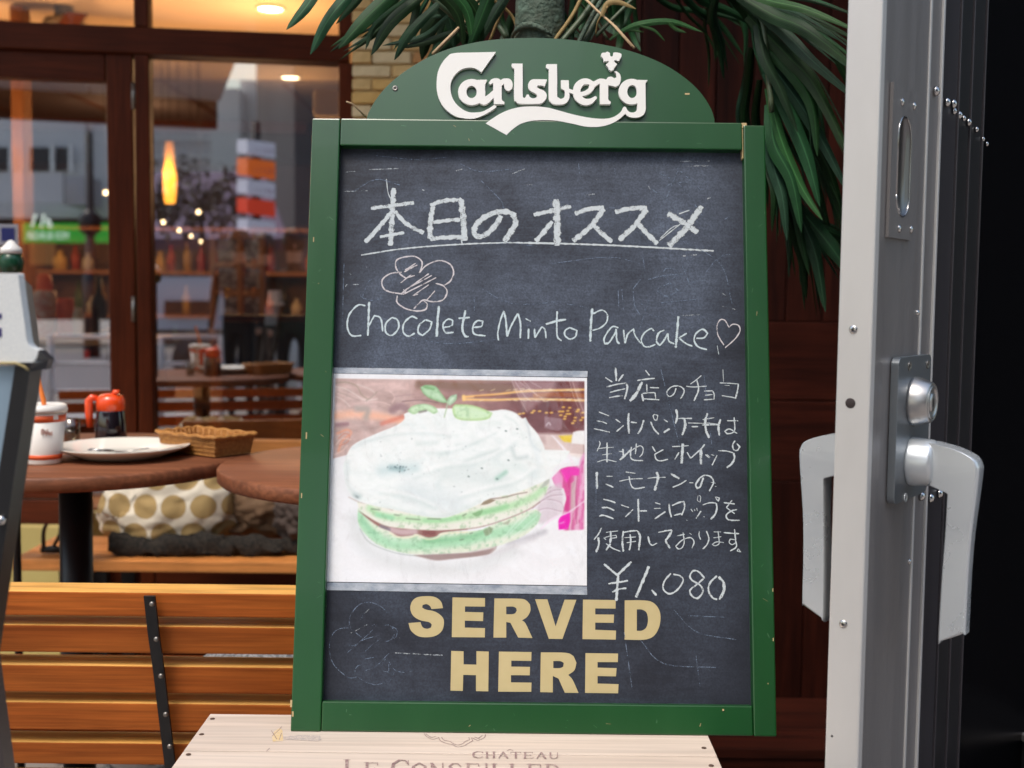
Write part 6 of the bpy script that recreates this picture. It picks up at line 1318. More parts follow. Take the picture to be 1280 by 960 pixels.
tcs = nn(t_, 'ShaderNodeTexCoord'); mps = nn(t_, 'ShaderNodeMapping'); mps.inputs['Scale'].default_value = (60, 1, 26); mps.inputs['Rotation'].default_value = (0, .5, 0); nzs = nn(t_, 'ShaderNodeTexNoise'); nzs.inputs['Scale'].default_value = 1.; nzs.inputs['Detail'].default_value = 4; nzs.inputs['Distortion'].default_value = 1.5
t_.links.new(tcs.outputs['Object'], mps.inputs[0]); t_.links.new(mps.outputs[0], nzs.inputs[0]); mrs = nn(t_, 'ShaderNodeMapRange'); mrs.inputs[1].default_value = .56; mrs.inputs[2].default_value = .80; mrs.inputs[3].default_value = .0; mrs.inputs[4].default_value = .10; t_.links.new(nzs.outputs[0], mrs.inputs[0])
t_.links.new(mrs.outputs[0], m1.inputs[0]); t_.links.new(trn.outputs[0], m1.inputs[1]); t_.links.new(dif.outputs[0], m1.inputs[2]); t_.links.new(lw.outputs[0], m2.inputs[0]); t_.links.new(m1.outputs[0], m2.inputs[1]); t_.links.new(gls.outputs[0], m2.inputs[2]); t_.links.new(m2.outputs[0], t_.nodes['Material Output'].inputs[0])
smb.obj('plastic_sleeve', slm, brd, recalc=False)
hz = mat('sealed_edge', (.20, .25, .33), .25, noise=(60, .9, (.62, .66, .72), 6, .5), scale=(1, 1, 2))
for (xa_, ya_), (xb_, yb_), (xc_, yc_), (xd_, yd_) in (((415, 460), (734.5, 464.5), (734, 472), (414.6, 467)), ((406.3, 728.5), (733.5, 733.5), (734, 744), (405.6, 738))):
    Q = [B(*p, SO) for p in ((xa_, ya_), (xb_, yb_), (xc_, yc_), (xd_, yd_))]; MB().add([(q[0], SO - .0006, q[1]) for q in Q], [[0, 1, 2, 3]]).obj('sleeve_edge', hz, brd, recalc=False)

# ================================================================== rope holding the board to the palm
rp = thing('raffia_rope', 'pale raffia cord tying the top of the chalkboard to the palm', 'rope')
def rope(pts, r): MB().tube([PY(x, y, Y) for x, y, Y in pts], r, 7).obj('cord', M['rope'], rp)
rope([(541, 67, 1.585), (562, 46, 1.61), (583, 25, 1.64), (586, 20, 1.66), (580, 16, 1.69), (592, 4, 1.72), (604, -8, 1.74)], .0020); rope([(544, 67, 1.59), (566, 44, 1.615), (585, 24, 1.645), (602, 2, 1.72)], .0014)
rope([(793, 60, 1.60), (770, 34, 1.63), (745, 12, 1.66), (728, -6, 1.68)], .0017); rope([(790, 58, 1.60), (766, 31, 1.63), (742, 9, 1.66), (724, -8, 1.68)], .0012)
rope([(457, 146, 1.56), (449, 138, 1.55), (441, 130, 1.545), (433, 127, 1.54)], .0011)
kn = PY(578, 20, 1.655); MB().lathe([(.001, -.009), (.006, -.006), (.0075, 0), (.006, .006), (.001, .009)], 10, kn).obj('knot', M['rope'], rp)

# ================================================================== palm
pal = thing('palm_tree', 'artificial potted palm with long dark green leaves behind the chalkboard', 'palm tree')
leafM = []
for i, (c1, c2) in enumerate((((.007, .040, .014), (.018, .078, .024)), ((.005, .026, .010), (.013, .052, .018)), ((.018, .085, .024), (.034, .130, .036)), ((.006, .032, .016), (.022, .066, .034)))):
    m = mat('palm_leaf_%s' % 'abcd'[i], tuple(v * .62 for v in c1), .45, spec=.22, noise=(30, .9, tuple(v * .68 for v in c2), 6, .3), bump=(180, .25, .0012)); leafM.append(m)
    t_ = m.node_tree; b = t_.nodes['Principled BSDF']; at = nn(t_, 'ShaderNodeAttribute'); at.attribute_name = 'lu'
    cur = b.inputs['Base Color'].links[0].from_socket; oi = nn(t_, 'ShaderNodeObjectInfo')
    rib = nn(t_, 'ShaderNodeMapRange'); rib.inputs[1].default_value = .14; rib.inputs[2].default_value = .02; rib.inputs[3].default_value = 0; rib.inputs[4].default_value = .65; t_.links.new(mth('ABSOLUTE', at.outputs['Fac']), rib.inputs[0])
    vn = mth('MULTIPLY', mth('ADD', mth('SINE', mth('MULTIPLY', at.outputs['Fac'], 34.)), 1.), .16)
    fc = mth('ADD', rib.outputs[0], vn); mx = nn(t_, 'ShaderNodeMix', data_type='RGBA'); t_.links.new(fc, mx.inputs[0]); t_.links.new(cur, mx.inputs[6]); mx.inputs[7].default_value = (c2[0] * 2.0, c2[1] * 1.7, c2[2] * 1.9, 1)
    hs = nn(t_, 'ShaderNodeHueSaturation'); t_.links.new(mx.outputs[2], hs.inputs['Color']); mr = nn(t_, 'ShaderNodeMapRange'); mr.inputs[3].default_value = .55; mr.inputs[4].default_value = 1.35; t_.links.new(oi.outputs['Random'], mr.inputs[0]); t_.links.new(mr.outputs[0], hs.inputs['Value'])
    mh = nn(t_, 'ShaderNodeMapRange'); mh.inputs[3].default_value = .46; mh.inputs[4].default_value = .52; t_.links.new(oi.outputs['Random'], mh.inputs[0]); t_.links.new(mh.outputs[0], hs.inputs['Hue']); t_.links.new(hs.outputs[0], b.inputs['Base Color'])
    bp = nn(t_, 'ShaderNodeBump'); bp.inputs['Strength'].default_value = .5; bp.inputs['Distance'].default_value = .0012; t_.links.new(vn, bp.inputs['Height']); t_.links.new(bp.outputs[0], b.inputs['Normal'])
def leaf(pts, w, m_=0,  fold=.35, name='leaf', parent=None, prof=None, twist=0.):
    """pts (px,py,Y) along the midrib, w half width in photo px at the widest"""
    P = [np.array(PY(x, y, Y)) for x, y, Y in pts]; P = smooth_path([tuple(p) for p in P], 5, sharp=400); n = len(P); vv = []; lu_ = []; view = Vector((0, 1, 0))
    for i, p in enumerate(P):
        p = Vector(p); d = (Vector(P[min(i + 1, n - 1)]) - Vector(P[max(i - 1, 0)])).normalized(); side = d.cross(view)
        if side.length < 1e-4: side = Vector((1, 0, 0))
        side.normalize(); nrm = side.cross(d).normalized(); t = i / (n - 1)
        ang = twist * t; side, nrm = side * math.cos(ang) + nrm * math.sin(ang), nrm * math.cos(ang) - side * math.sin(ang)
        f = (math.sin(math.pi * min(1, t * .78 + .18)) ** .8) * (1 if t < .97 else .25); ww = w * .80 * p.y / F * max(f, .04); lu_ += [-1, -.5, 0, .5, 1]
        r1 = .12 * math.sin(i * 1.1 + pts[0][0]); 
        vv += [p - side * ww * 1.0 + nrm * ww * (fold + r1), p - side * ww * .5 + nrm * ww * fold * .35, p, p + side * ww * .5 + nrm * ww * fold * .35, p + side * ww * 1.0 + nrm * ww * (fold - r1)]
    fs = [[5 * i + k, 5 * i + k + 1, 5 * i + 6 + k, 5 * i + 5 + k] for i in range(n - 1) for k in range(4)]
    o = MB().add(vv, fs, True).obj(name, leafM[m_], parent or pal, recalc=False)
    at = o.data.attributes.new('lu', 'FLOAT', 'POINT'); at.data.foreach_set('value', lu_)
    return o
def rachis(pts, r, name='stem', m_=None): return MB().tube([PY(*p) for p in smooth_path(pts, 5, sharp=400)], r, 7).obj(name, m_ or M['stem'], pal)
M['stem'] = mat('green_stem', (.03, .07, .035), .5, noise=(80, .8, (.09, .10, .05)))
M['bark'] = mat('palm_bark', (.10, .16, .12), .75, noise=(45, .95, (.045, .055, .035), 8, .35), bump=(120, .9, .006))
M['dead'] = mat('dry_leaf', (.34, .24, .09), .7, noise=(60, .8, (.20, .13, .05)))
tx_ = PY(675, 20, 1.72).x
MB().lathe([(.050, .30), (.048, .6), (.043, 1.0), (.040, 1.18), (.041, 1.24), (.037, 1.27), (.036, 1.33), (.034, 1.355), (.037, 1.38), (.033, 1.50), (.030, 1.7)], 28, (tx_, 1.72, 0)).obj('trunk', M['bark'], pal)
for k in range(7):
    z0 = 1.20 + k * .035; a = k * 2.1 + 4.2; sc = MB()
    pts = [(tx_ + .041 * math.cos(a + u), 1.72 + .041 * math.sin(a + u), z0 + .012 * math.cos(u * 2)) for u in np.linspace(-.9, .9, 8)]
    sc.tube(pts, [.001, .003, .004, .005, .005, .004, .003, .001], 6).obj('bark_scale', M['bark'], pal)
MB().lathe([(.085, 0), (.11, .02), (.125, .30), (.13, .31), (.13, .33), (.115, .33), (.11, .30), (.001, .30)], 32, (tx_, 1.75, 0)).obj('pot', mat('dark_pot', (.03, .025, .022), .6), pal)
# left frond: stem from upper middle down to the board, leaflets pointing down left
rachis([(530, -10, 1.62), (556, 12, 1.63), (582, 36, 1.65), (606, 58, 1.67)], .0032)
for pts, w, m_ in (([(405, -30, 1.52), (385, 5, 1.50), (358, 37, 1.49)], 9, 0), ([(448, -20, 1.55), (412, 22, 1.53), (388, 68, 1.52)], 10, 0), ([(505, -22, 1.57), (460, 20, 1.55), (423, 61, 1.54)], 12, 0), ([(530, -8, 1.59), (488, 28, 1.57), (464, 69, 1.56)], 9.5, 0), ([(548, 4, 1.61), (512, 42, 1.60), (493, 75, 1.60)], 7.5, 1),
                   ([(520, -10, 1.60), (470, 30, 1.62), (457, 62, 1.62)], 5, 1), ([(560, 20, 1.63), (530, 45, 1.65), (478, 57, 1.66)], 5, 3), ([(566, 40, 1.64), (540, 50, 1.65), (500, 60, 1.66)], 6, 1), ([(556, 10, 1.66), (536, 36, 1.68), (527, 75, 1.70)], 13, 1), ([(590, 30, 1.66), (552, 60, 1.68), (528, 88, 1.69)], 11, 1),
                   ([(545, -12, 1.61), (572, 18, 1.62), (580, 60, 1.63)], 8, 0), ([(560, -14, 1.62), (584, 14, 1.63), (592, 62, 1.64)], 8, 2), ([(575, -15, 1.63), (597, 20, 1.64), (600, 66, 1.65)], 9, 0), ([(618, -20, 1.62), (602, 20, 1.63), (584, 66, 1.64)], 10, 0), ([(640, -15, 1.66), (618, 18, 1.66), (596, 60, 1.66)], 8, 3),
                   ([(530, -20, 1.64), (560, 20, 1.66), (568, 62, 1.67)], 9, 3), ([(600, -20, 1.66), (570, 10, 1.66), (540, 22, 1.67)], 8, 1), ([(508, -25, 1.60), (520, 8, 1.62), (512, 34, 1.62)], 7, 1), ([(585, -10, 1.68), (560, 30, 1.70), (540, 70, 1.71)], 12, 1), ([(470, -30, 1.60), (445, 2, 1.60), (420, 30, 1.61)], 6, 1)):
    leaf(pts, w, m_)
# thin dark stems around the trunk
for pts, r, mm in (([(600, -5, 1.70), (615, 20, 1.70), (634, 48, 1.69)], .004, None), ([(640, -10, 1.68), (625, 20, 1.69), (612, 52, 1.70)], .0022, M['dead']), ([(750, -10, 1.70), (728, 22, 1.69), (700, 55, 1.68)], .0045, None), ([(730, -10, 1.71), (715, 20, 1.70), (690, 55, 1.69)], .003, M['dead']), ([(772, -8, 1.73), (748, 20, 1.72), (730, 55, 1.70)], .005, None), ([(757, -8, 1.69), (738, 24, 1.69), (722, 55, 1.69)], .0035, M['bark']), ([(610, -5, 1.74), (640, 20, 1.76), (650, 55, 1.76)], .002, M['dead']), ([(715, -5, 1.74), (740, 20, 1.76), (760, 50, 1.76)], .002, None), ([(800, -10, 1.72), (770, 20, 1.71), (745, 45, 1.7)], .003, None)):
    rachis(pts, r, m_=mm)
random.seed(11)
for k in range(34):
    x = random.uniform(596, 800); y = random.uniform(-8, 40); a = random.uniform(-1.0, 1.0); L = random.uniform(25, 60); Yd = random.uniform(1.74, 1.95)
    leaf([(x, y - 20, Yd), (x + a * L * .5, y + L * .3, Yd + .01), (x + a * L, y + L * .7, Yd)], random.uniform(3, 8), random.choice((1, 1, 3, 0)))
lf = leaf([(752, 20, 1.64), (760, 4, 1.64), (775, 3, 1.64), (795, 11, 1.64)], 4.5, 0); lf.data.materials.clear(); lf.data.materials.append(M['dead'])
rachis([(745, 42, 1.66), (748, 26, 1.65), (760, 8, 1.64)], .0012, m_=M['dead'])
for pts, w in (([(775, 40, 1.66), (800, 30, 1.65), (840, 27, 1.65), (878, 40, 1.65)], 5), ([(800, 32, 1.65), (818, 38, 1.65), (831, 51, 1.65)], 2.2), ([(835, 28, 1.65), (845, 36, 1.65), (858, 41, 1.65)], 3), ([(762, 50, 1.66), (780, 38, 1.66), (805, 40, 1.66)], 3)):
    leaf(pts, w, 2)
# right hand frond hanging down beside the board
rachis([(790, -30, 1.70), (860, -22, 1.70), (915, -8, 1.68), (950, 20, 1.66), (958, 70, 1.65), (965, 140, 1.64)], .004)
RL = (([(905, -20, 1.66), (960, 0, 1.60), (1010, 12, 1.56), (1075, 40, 1.52)], 7, 2), ([(915, -12, 1.66), (965, 18, 1.62), (1010, 38, 1.58), (1078, 92, 1.54)], 12, 0), ([(930, 0, 1.66), (980, 40, 1.63), (1015, 75, 1.60), (1075, 128, 1.56)], 10, 3), ([(935, 20, 1.66), (985, 70, 1.64), (1020, 110, 1.62), (1072, 215, 1.58)], 12, 0),
      ([(945, 20, 1.66), (955, 70, 1.64), (975, 110, 1.63), (997, 165, 1.62)], 9, 3), ([(948, 50, 1.66), (990, 90, 1.64), (1015, 130, 1.63), (1022, 195, 1.62)], 11, 0), ([(955, 70, 1.66), (1000, 130, 1.65), (1030, 180, 1.64), (1060, 240, 1.62)], 10, 3), ([(958, 90, 1.66), (990, 150, 1.64), (1010, 200, 1.63), (1025, 258, 1.62)], 12, 0),
      ([(960, 110, 1.66), (975, 170, 1.65), (1000, 230, 1.64), (1028, 275, 1.62)], 9, 2), ([(962, 130, 1.66), (968, 180, 1.65), (990, 225, 1.64), (1002, 290, 1.63)], 12, 0), ([(960, 150, 1.66), (965, 200, 1.66), (978, 245, 1.65), (984, 300, 1.64)], 10, 3), ([(958, 160, 1.67), (962, 210, 1.67), (968, 240, 1.66), (965, 290, 1.66)], 7, 1),
      ([(975, 190, 1.68), (992, 240, 1.68), (1000, 290, 1.67), (1012, 345, 1.66)], 8, 1), ([(985, 230, 1.69), (1005, 280, 1.68), (1020, 320, 1.67), (1032, 390, 1.66)], 12, 3), ([(990, 250, 1.69), (1020, 285, 1.68), (1040, 310, 1.67), (1068, 350, 1.66)], 13, 1), ([(985, 245, 1.70), (1015, 280, 1.70), (1040, 290, 1.70), (1075, 305, 1.70)], 8, 1),
      ([(980, 250, 1.70), (995, 300, 1.70), (1005, 330, 1.70), (1008, 375, 1.70)], 7, 1), ([(1000, 150, 1.68), (1030, 200, 1.68), (1048, 250, 1.68), (1062, 320, 1.67)], 8, 1), ([(880, -30, 1.70), (920, 0, 1.74), (945, 40, 1.76), (950, 90, 1.77)], 8, 1), ([(900, -20, 1.72), (890, 20, 1.76), (900, 60, 1.80), (905, 100, 1.82)], 6, 1),
      ([(860, -22, 1.74), (880, 0, 1.78), (915, 15, 1.80), (950, 35, 1.82)], 7, 1), ([(840, -24, 1.76), (870, 10, 1.80), (900, 30, 1.83), (930, 70, 1.84)], 6, 1), ([(940, 60, 1.70), (935, 110, 1.74), (930, 150, 1.76), (940, 200, 1.78)], 7, 1), ([(950, 100, 1.70), (945, 150, 1.74), (955, 200, 1.76), (960, 260, 1.77)], 7, 1),
      ([(1000, 20, 1.70), (1030, 50, 1.70), (1050, 80, 1.70), (1080, 150, 1.70)], 7, 1), ([(975, 120, 1.72), (1000, 180, 1.74), (1020, 230, 1.74), (1040, 300, 1.74)], 9, 1), ([(800, -20, 1.78), (840, 8, 1.84), (880, 14, 1.86), (930, 26, 1.88)], 5, 1))
for pts, w, m_ in RL: leaf(pts, w, m_, fold=.45)
rl_ = random.Random(21)
for k in range(120):                                  # thinner leaflets filling the frond
    pts, w, m_ = RL[rl_.randrange(len(RL) - 4)]; dx, dy, dY = rl_.uniform(-22, 20), rl_.uniform(-18, 22), rl_.uniform(.01, .16); f = rl_.uniform(.75, 1.05)
    q = [(pts[0][0] + dx * .3, pts[0][1] + dy * .3, pts[0][2] + dY * .5)] + [(pts[0][0] + (a - pts[0][0]) * f + dx * (.5 + .3 * i), pts[0][1] + (b_ - pts[0][1]) * f + dy * (.5 + .3 * i), c_ + dY) for i, (a, b_, c_) in enumerate(pts[1:])]
    leaf(q, rl_.uniform(1.8, 4.6), rl_.choice((0, 1, 1, 3)), fold=.5, twist=rl_.uniform(-.5, .5))
for k in range(26):
    a = rl_.uniform(-1, 1); x0 = 560 + a * 60; y0 = rl_.uniform(-30, 5); L = rl_.uniform(45, 80); dx = a * 60 - rl_.uniform(20, 60)
    leaf([(x0, y0, 1.68), (x0 + dx * .5, y0 + L * .55, 1.69), (x0 + dx, y0 + L, 1.70)], rl_.uniform(2.5, 5.5), rl_.choice((0, 1, 3)), fold=.5)
tag(pal, group=None)

# ================================================================== steel door at the right
A0 = PY(1060, 0, 1.2); A0 = Vector((A0.x, 1.2, 0)); th_d = R_(35); du = Vector((math.sin(th_d), math.cos(th_d), 0)); dn = Vector((math.cos(th_d), -math.sin(th_d), 0))
TD = .0345; B0 = A0 + dn * TD
# local frame: x along dn (thickness, 0..TD), y along du (depth), z up, origin at A0
DR = Matrix((dn, du, Vector((0, 0, 1)))).transposed().to_4x4(); DM = Matrix.Translation(A0) @ DR
sd_ = thing('steel_door', 'open stainless steel door seen edge on with lever handles', 'door', A0, (0, 0, math.atan2(dn.y, dn.x)))
def DF(px, py):                 # pixel on the door's visible face -> (depth along face, z)
    p = hitp(px, py, B0, dn); q = DM.inverted() @ p; return q.y, q.z
def DE(px, py):                 # pixel on the door's narrow edge -> (x across, z)
    p = hitp(px, py, A0, du); q = DM.inverted() @ p; return q.x, q.z
zd0, zd1 = .05, 2.15
MB().box((0, 0, zd0), (TD, .014, zd1), .0022).obj('edge_strip', M['steel_edge'], sd_)
gsx = [DF(x_, 0)[0] for x_ in (1164, 1166.3, 1180, 1182.3, 1203, 1204.6, 1219, 1220.6, 1235, 1236.2)]
MB().box((.001, .0145, zd0), (TD - .0008, gsx[0], zd1), .001).obj('stile', M['steel'], sd_)
dkst = mat('dark_steel', (.07, .065, .075), .35, metal=.5, noise=(3, .6, (.035, .032, .038)), scale=(12, 12, .6))
for a, b_, ex in ((gsx[0], gsx[1], .0006), (gsx[2], gsx[3], .0008), (gsx[4], gsx[5], .0006), (gsx[6], gsx[7], .0006), (gsx[8], gsx[9], .0006)):
    MB().box((.004, a + .0004, zd0 + .01), (TD + ex, b_ - .0004, zd1 - .01), .0008).obj('glazing_bead', M['steel_edge'] if a < gsx[3] else dkst, sd_)
for a, b_, m_ in ((gsx[1], gsx[2], M['steel']), (gsx[3], gsx[4], dkst), (gsx[5], gsx[6], M['black']), (gsx[7], gsx[8], M['black'])):
    MB().box((.004, a, zd0 + .01), (TD - .002, b_, zd1 - .01)).obj('frame_strip', m_, sd_)
dg = mat('black_glass', (.002, .002, .003), .25, spec=.08)
MB().box((.010, gsx[9], zd0 + .01), (TD - .004, gsx[9] + .85, zd1 - .01)).obj('dark_glass', dg, sd_)
ya, za = DF(1090, 855); y2, z2_ = DF(1133, 866)
rivm = M['chrome']
def dome(x, y, z, r, axis, par, name='rivet', m_=None, seg=14, hh=.55):
    Mx = Matrix.Translation((x, y, z)) @ (Matrix.Rotation(math.pi / 2, 4, 'Y') if axis == 'x' else Matrix.Rotation(math.pi / 2, 4, 'X'))
    return MB().lathe([(r, 0), (r * .94, r * hh * .4), (r * .6, r * hh * .85), (.0001, r * hh)], seg, M=Mx).obj(name, m_ or rivm, par)
for px, py, r in ((1170, 114, .0042), (1184, 128, .0040), (1192, 130, .0040), (1193, 139, .0032), (1199.5, 144, .0036), (1205, 148, .0028), (1211, 153, .0036), (1221, 162, .0028), (1229, 174, .0026), (1234, 180, .0024), (1152, 620, .0042), (1163.5, 622.5, .0042), (1174.5, 617, .0042), (1137, 702, .0024), (1147, 391, .0026)):
    y, z = DF(px, py); ex = TD - .0015; r *= 1.35
    dome(ex + .0005, y, z, r, 'x', sd_, hh=.9)
# edge screws and hole
for px, py, r in ((1066.5, 412, .0044), (1054, 780, .0044)):
    x, z = DE(px, py); dome(x, .0, z, r, 'y', sd_, 'edge_screw', hh=.35); Mx = Matrix.Translation((x, -.0006 - r * .25, z)) @ Matrix.Rotation(math.pi / 2, 4, 'X'); MB().lathe([(r * .34, 0), (.0001, .0004)], 10, M=Mx).obj('screw_recess', M['black'], sd_)
x, z = DE(1063, 504); Mx = Matrix.Translation((x, -.0002, z)) @ Matrix.Rotation(math.pi / 2, 4, 'X'); MB().lathe([(.0052, 0), (.0046, .0003), (.0001, .0003)], 20, M=Mx).obj('keyhole', mat('hole_dark', (.03, .02, .02), .6), sd_)
x, z = DE(1040, 920); Mx = Matrix.Translation((x, -.0002, z)) @ Matrix.Rotation(math.pi / 2, 4, 'X'); MB().lathe([(.0012, 0), (.0001, .0003)], 10, M=Mx).obj('pin_hole', M['black'], sd_)
# recessed pull
y0, z0 = DF(1111, 297); y1, z1_ = DF(1143, 117)
y0b = DF(1113, 117)[0]; ya_, yb_ = y0b, DF(1143, 120)[0]
slot = [(yb_ * .62 + ya_ * .38 + .0, 0)]
cyc = (ya_ + yb_) / 2 + .002; wr = (yb_ - ya_) * .27; za_, zb2 = DF(1128, 272)[1], DF(1128, 146)[1]
hole = [(cyc + wr * math.cos(a), za_ + wr + wr * math.sin(a)) for a in np.linspace(math.pi, 2 * math.pi, 12)] + [(cyc + wr * math.cos(a), zb2 - wr + wr * math.sin(a)) for a in np.linspace(0, math.pi, 12)]
Mp = Matrix(((0, -1, 0, 0), (1, 0, 0, 0), (0, 0, 1, 0), (0, 0, 0, 1)))      # extr local x -> door y, extr y -> -door x
def MpT(x): return Matrix.Translation((x, 0, 0)) @ Mp
plate = MB().extr([(ya_, z0), (yb_, z0), (yb_, z1_), (ya_, z1_)], 0, .0034, [hole], M=MpT(TD + .0030)).obj('pull_plate', M['steel'], sd_)
k = len(hole); cup = MB(); ic = [(cyc + (h[0] - cyc) * .8, (za_ + zb2) / 2 + (h[1] - (za_ + zb2) / 2) * .97) for h in hole]
cup.add([(TD + .0028, h[0], h[1]) for h in hole] + [(TD - .0004 + .0002, h[0], h[1]) for h in ic], [[i, (i + 1) % k, (i + 1) % k + k, i + k] for i in range(k)] + [[i + k for i in range(k)]], True)
cup.obj('pull_recess', mat('recess_steel', (.20, .195, .20), .3, metal=.9), plate)
MB().tube([(TD + .0030, h[0], h[1]) for h in hole] + [(TD + .0030, *hole[0])], .0007, 6).obj('recess_rim', M['chrome'], plate)
for px, py in ((1124, 128), (1139, 133), (1120, 286), (1135, 287)):
    y, z = DF(px, py); dome(TD + .0030, y, z, .0042, 'x', plate, 'screw')
# lock plate
def rrect(y0, y1, z0, z1, r, n=5):
    out = []
    for cx_, cz_, a0 in ((y1 - r, z0 + r, -90), (y1 - r, z1 - r, 0), (y0 + r, z1 - r, 90), (y0 + r, z0 + r, 180)):
        for k in range(n + 1): a = R_(a0 + 90 * k / n); out.append((cx_ + r * math.cos(a), cz_ + r * math.sin(a)))
    return out
ly0, lz1 = DF(1114, 447); ly1 = DF(1155, 447)[0]; lz0 = DF(1114, 628)[1]
lp_ = MB().extr(rrect(ly0, ly1, lz0, lz1, .008), 0, .008, M=MpT(TD + .008)).obj('lock_plate', M['alu_dark'], sd_)
bv = lp_.modifiers.new('bevel', 'BEVEL'); bv.width = .0014; bv.segments = 2; bv.limit_method = 'ANGLE'
xo = TD + .008
for px, py, m_ in ((1123, 457, M['iron']), (1146, 455, M['iron']), (1118, 621, M['alu'])):
    y, z = DF(px + 4, py); Mx = Matrix.Translation((xo, y, z)) @ Matrix.Rotation(math.pi / 2, 4, 'Y')
    MB().lathe([(.0050, .0002), (.0046, .0012), (.0036, .0006), (.0001, .0005)], 18, M=Mx).obj('screw', m_, lp_)
    MB().lathe([(.0016, .0009), (.0001, .0009)], 6, M=Mx).obj('screw_recess', M['black'], lp_)
yc, zc2 = DF(1132, 498); lyc = (ly0 + ly1) / 2 - .002
def px_z(px, py): return DF(px, py)[1]
zcyl = DF(1138, 500)[1]; zlev = DF(1140, 572)[1]
satin = mat('satin_nickel', (.56, .55, .54), .34, metal=.95, noise=(8, .4, (.42, .41, .40)), bump=(300, .1, .0003))
Mx = Matrix.Translation((xo, lyc, zcyl)) @ Matrix.Rotation(math.pi / 2, 4, 'Y')
MB().lathe([(.0265, 0), (.0265, .003), (.0215, .0185), (.0200, .0200), (.0192, .0194)], 40, M=Mx).obj('lock_cylinder', satin, lp_)
MB().lathe([(.0190, .0192), (.0168, .0206), (.0152, .0202), (.0145, .0190), (.0104, .0186), (.0097, .0202), (.0052, .0205), (.0001, .0203)], 36, M=Mx).obj('key_face', satin, lp_)
MB().box((xo + .0203, lyc - .0007, zcyl - .0042), (xo + .0208, lyc + .0007, zcyl + .0042)).obj('key_slot', M['black'], lp_)
# lever: boss pointing out, then a flat blade hanging down
def lever(xs, sgn, zl, yl, par, blade_px=None):
    Mx = Matrix.Translation((xs, yl, zl)) @ Matrix.Rotation(sgn * math.pi / 2, 4, 'Y')
    MB().lathe([(.0262, 0), (.0262, .002), (.0245, .022), (.0222, .026)], 32, M=Mx).obj('rose', M['alu'], par)
    # body and blade: one outline in the x-z plane with width in y
    o = [(.020, .0225), (.045, .0180), (.064, .0110), (.0705, .003), (.0715, -.010), (.0665, -.070), (.0645, -.118), (.0640, -.172), (.0615, -.176), (.0385, -.188), (.0368, -.186), (.0380, -.120), (.0400, -.070), (.0410, -.030), (.0370, -.028), (.020, -.0225)]
    o = smooth_path(o, 4, True, 50)
    mb = MB(); n_ = len(o)
    lay_ = ((-.0125, .86), (-.0105, .97), (-.0060, 1.0), (.0060, 1.0), (.0105, .97), (.0125, .86)); cxm = sum(p[0] for p in o) / n_
    vs_ = []
    for yy, sc in lay_:
        for p in o:
            zf = p[1]; cx_ = .052; yk = 1.0 - .20 * min(1, max(0, (-.005 - zf) / .07))
            vs_.append((xs + sgn * (cx_ + (p[0] - cx_) * sc), yl + yy * yk * 1.15, zl + (zf if sc == 1 else zf * (1 - (1 - sc) * .12) )))
    fs = [[r * n_ + k, r * n_ + (k + 1) % n_, (r + 1) * n_ + (k + 1) % n_, (r + 1) * n_ + k] for r in range(len(lay_) - 1) for k in range(n_)]
    mb.add(vs_, fs, True)
    for r in (0, len(lay_) - 1):
        loop_ = [[Vector((vs_[r * n_ + k][0], vs_[r * n_ + k][2], 0)) for k in range(n_)]]
        for tri in tessellate_polygon(loop_): mb.f.append([r * n_ + q for q in tri]); mb.sm.append(False)
    return mb.obj('lever', M['alu'], par)
lever(xo, 1, zlev, lyc, lp_)
# inner handle on the hidden side
pb = MB().box((-.007, ly0, lz0), (-.0003, ly1, lz1), .002).obj('lock_plate', M['alu_dark'], sd_)
lever(-.007, -1, zlev + .003, lyc, pb)
# dark panels beyond the door
dkw = mat('black_cladding', (.005, .005, .006), .6, spec=.1, noise=(4, .6, (.005, .0045, .0055)), scale=(1, 1, .3))
t = thing('black_panel_wall', 'nearly black metal cladding at the right beyond the steel door', 'wall', (0, 0, 0))
MB().box((.90, 2.15, 0), (2.6, 2.2, 2.6)).obj('backing', M['black'], t)
x = .90
while x < 2.5:
    MB().box((x, 2.13, 0), (x + .081, 2.149, 2.6), .003).obj('panel', dkw, t); x += .085
zl_ = PY(1250, 897, 1.9).z; e0, e1_ = PZ(1250, 897, zl_), PZ(1310, 938, zl_); ev = (e1_ - e0).normalized(); en = Vector((-ev.y, ev.x, 0)); L_b = (e1_ - e0).length + .3
Mb = Matrix.Translation((e0.x, e0.y, 0)) @ Matrix((ev, en, Vector((0, 0, 1)))).transposed().to_4x4()
MB().box((0, 0, 0), (L_b, .25, zl_ - .004), .003, Mb).obj('low_box', M['blackmetal'], t); MB().box((0, -.004, zl_ - .010), (L_b, .004, zl_), .001, Mb).obj('box_edge', M['steel'], t)
t2_ = MB().box((PY(1232, 300, 1.75).x, 1.75, 0), (PY(1237, 300, 1.75).x, 1.78, 2.4), .002).obj('post', M['blackmetal'], t)

# ================================================================== sign stand at the far left
ss_ = thing('sign_stand', 'black framed sign stand with speckled white header at the left edge', 'sign stand')
YS = .95
def S2(x, y): p = PY(x, y, YS); return (p.x, p.z)
hf = [(-70, 341), (20, 341.5), (22.5, 343), (26, 372), (30, 400), (33, 422), (35, 430), (40, 435), (48.5, 437.5), (44, 449), (41, 452), (36, 453), (-70, 452.5)]
spk = mat('speckled_white_metal', (.80, .82, .82), .5, noise=(520, .6, (.60, .64, .67), 3, .3), bump=(400, .2, .0004))
Mh = Matrix.Translation((0, 0, 0))
hdr = MB().extr([S2(*p) for p in smooth_path(hf, 3, True, 30)], YS, YS + .012).obj('header', spk, ss_)
side = [(22.5, 342), (40, 358), (50, 437), (48.5, 437.5), (40, 435), (35, 430), (33, 422), (26, 372)]
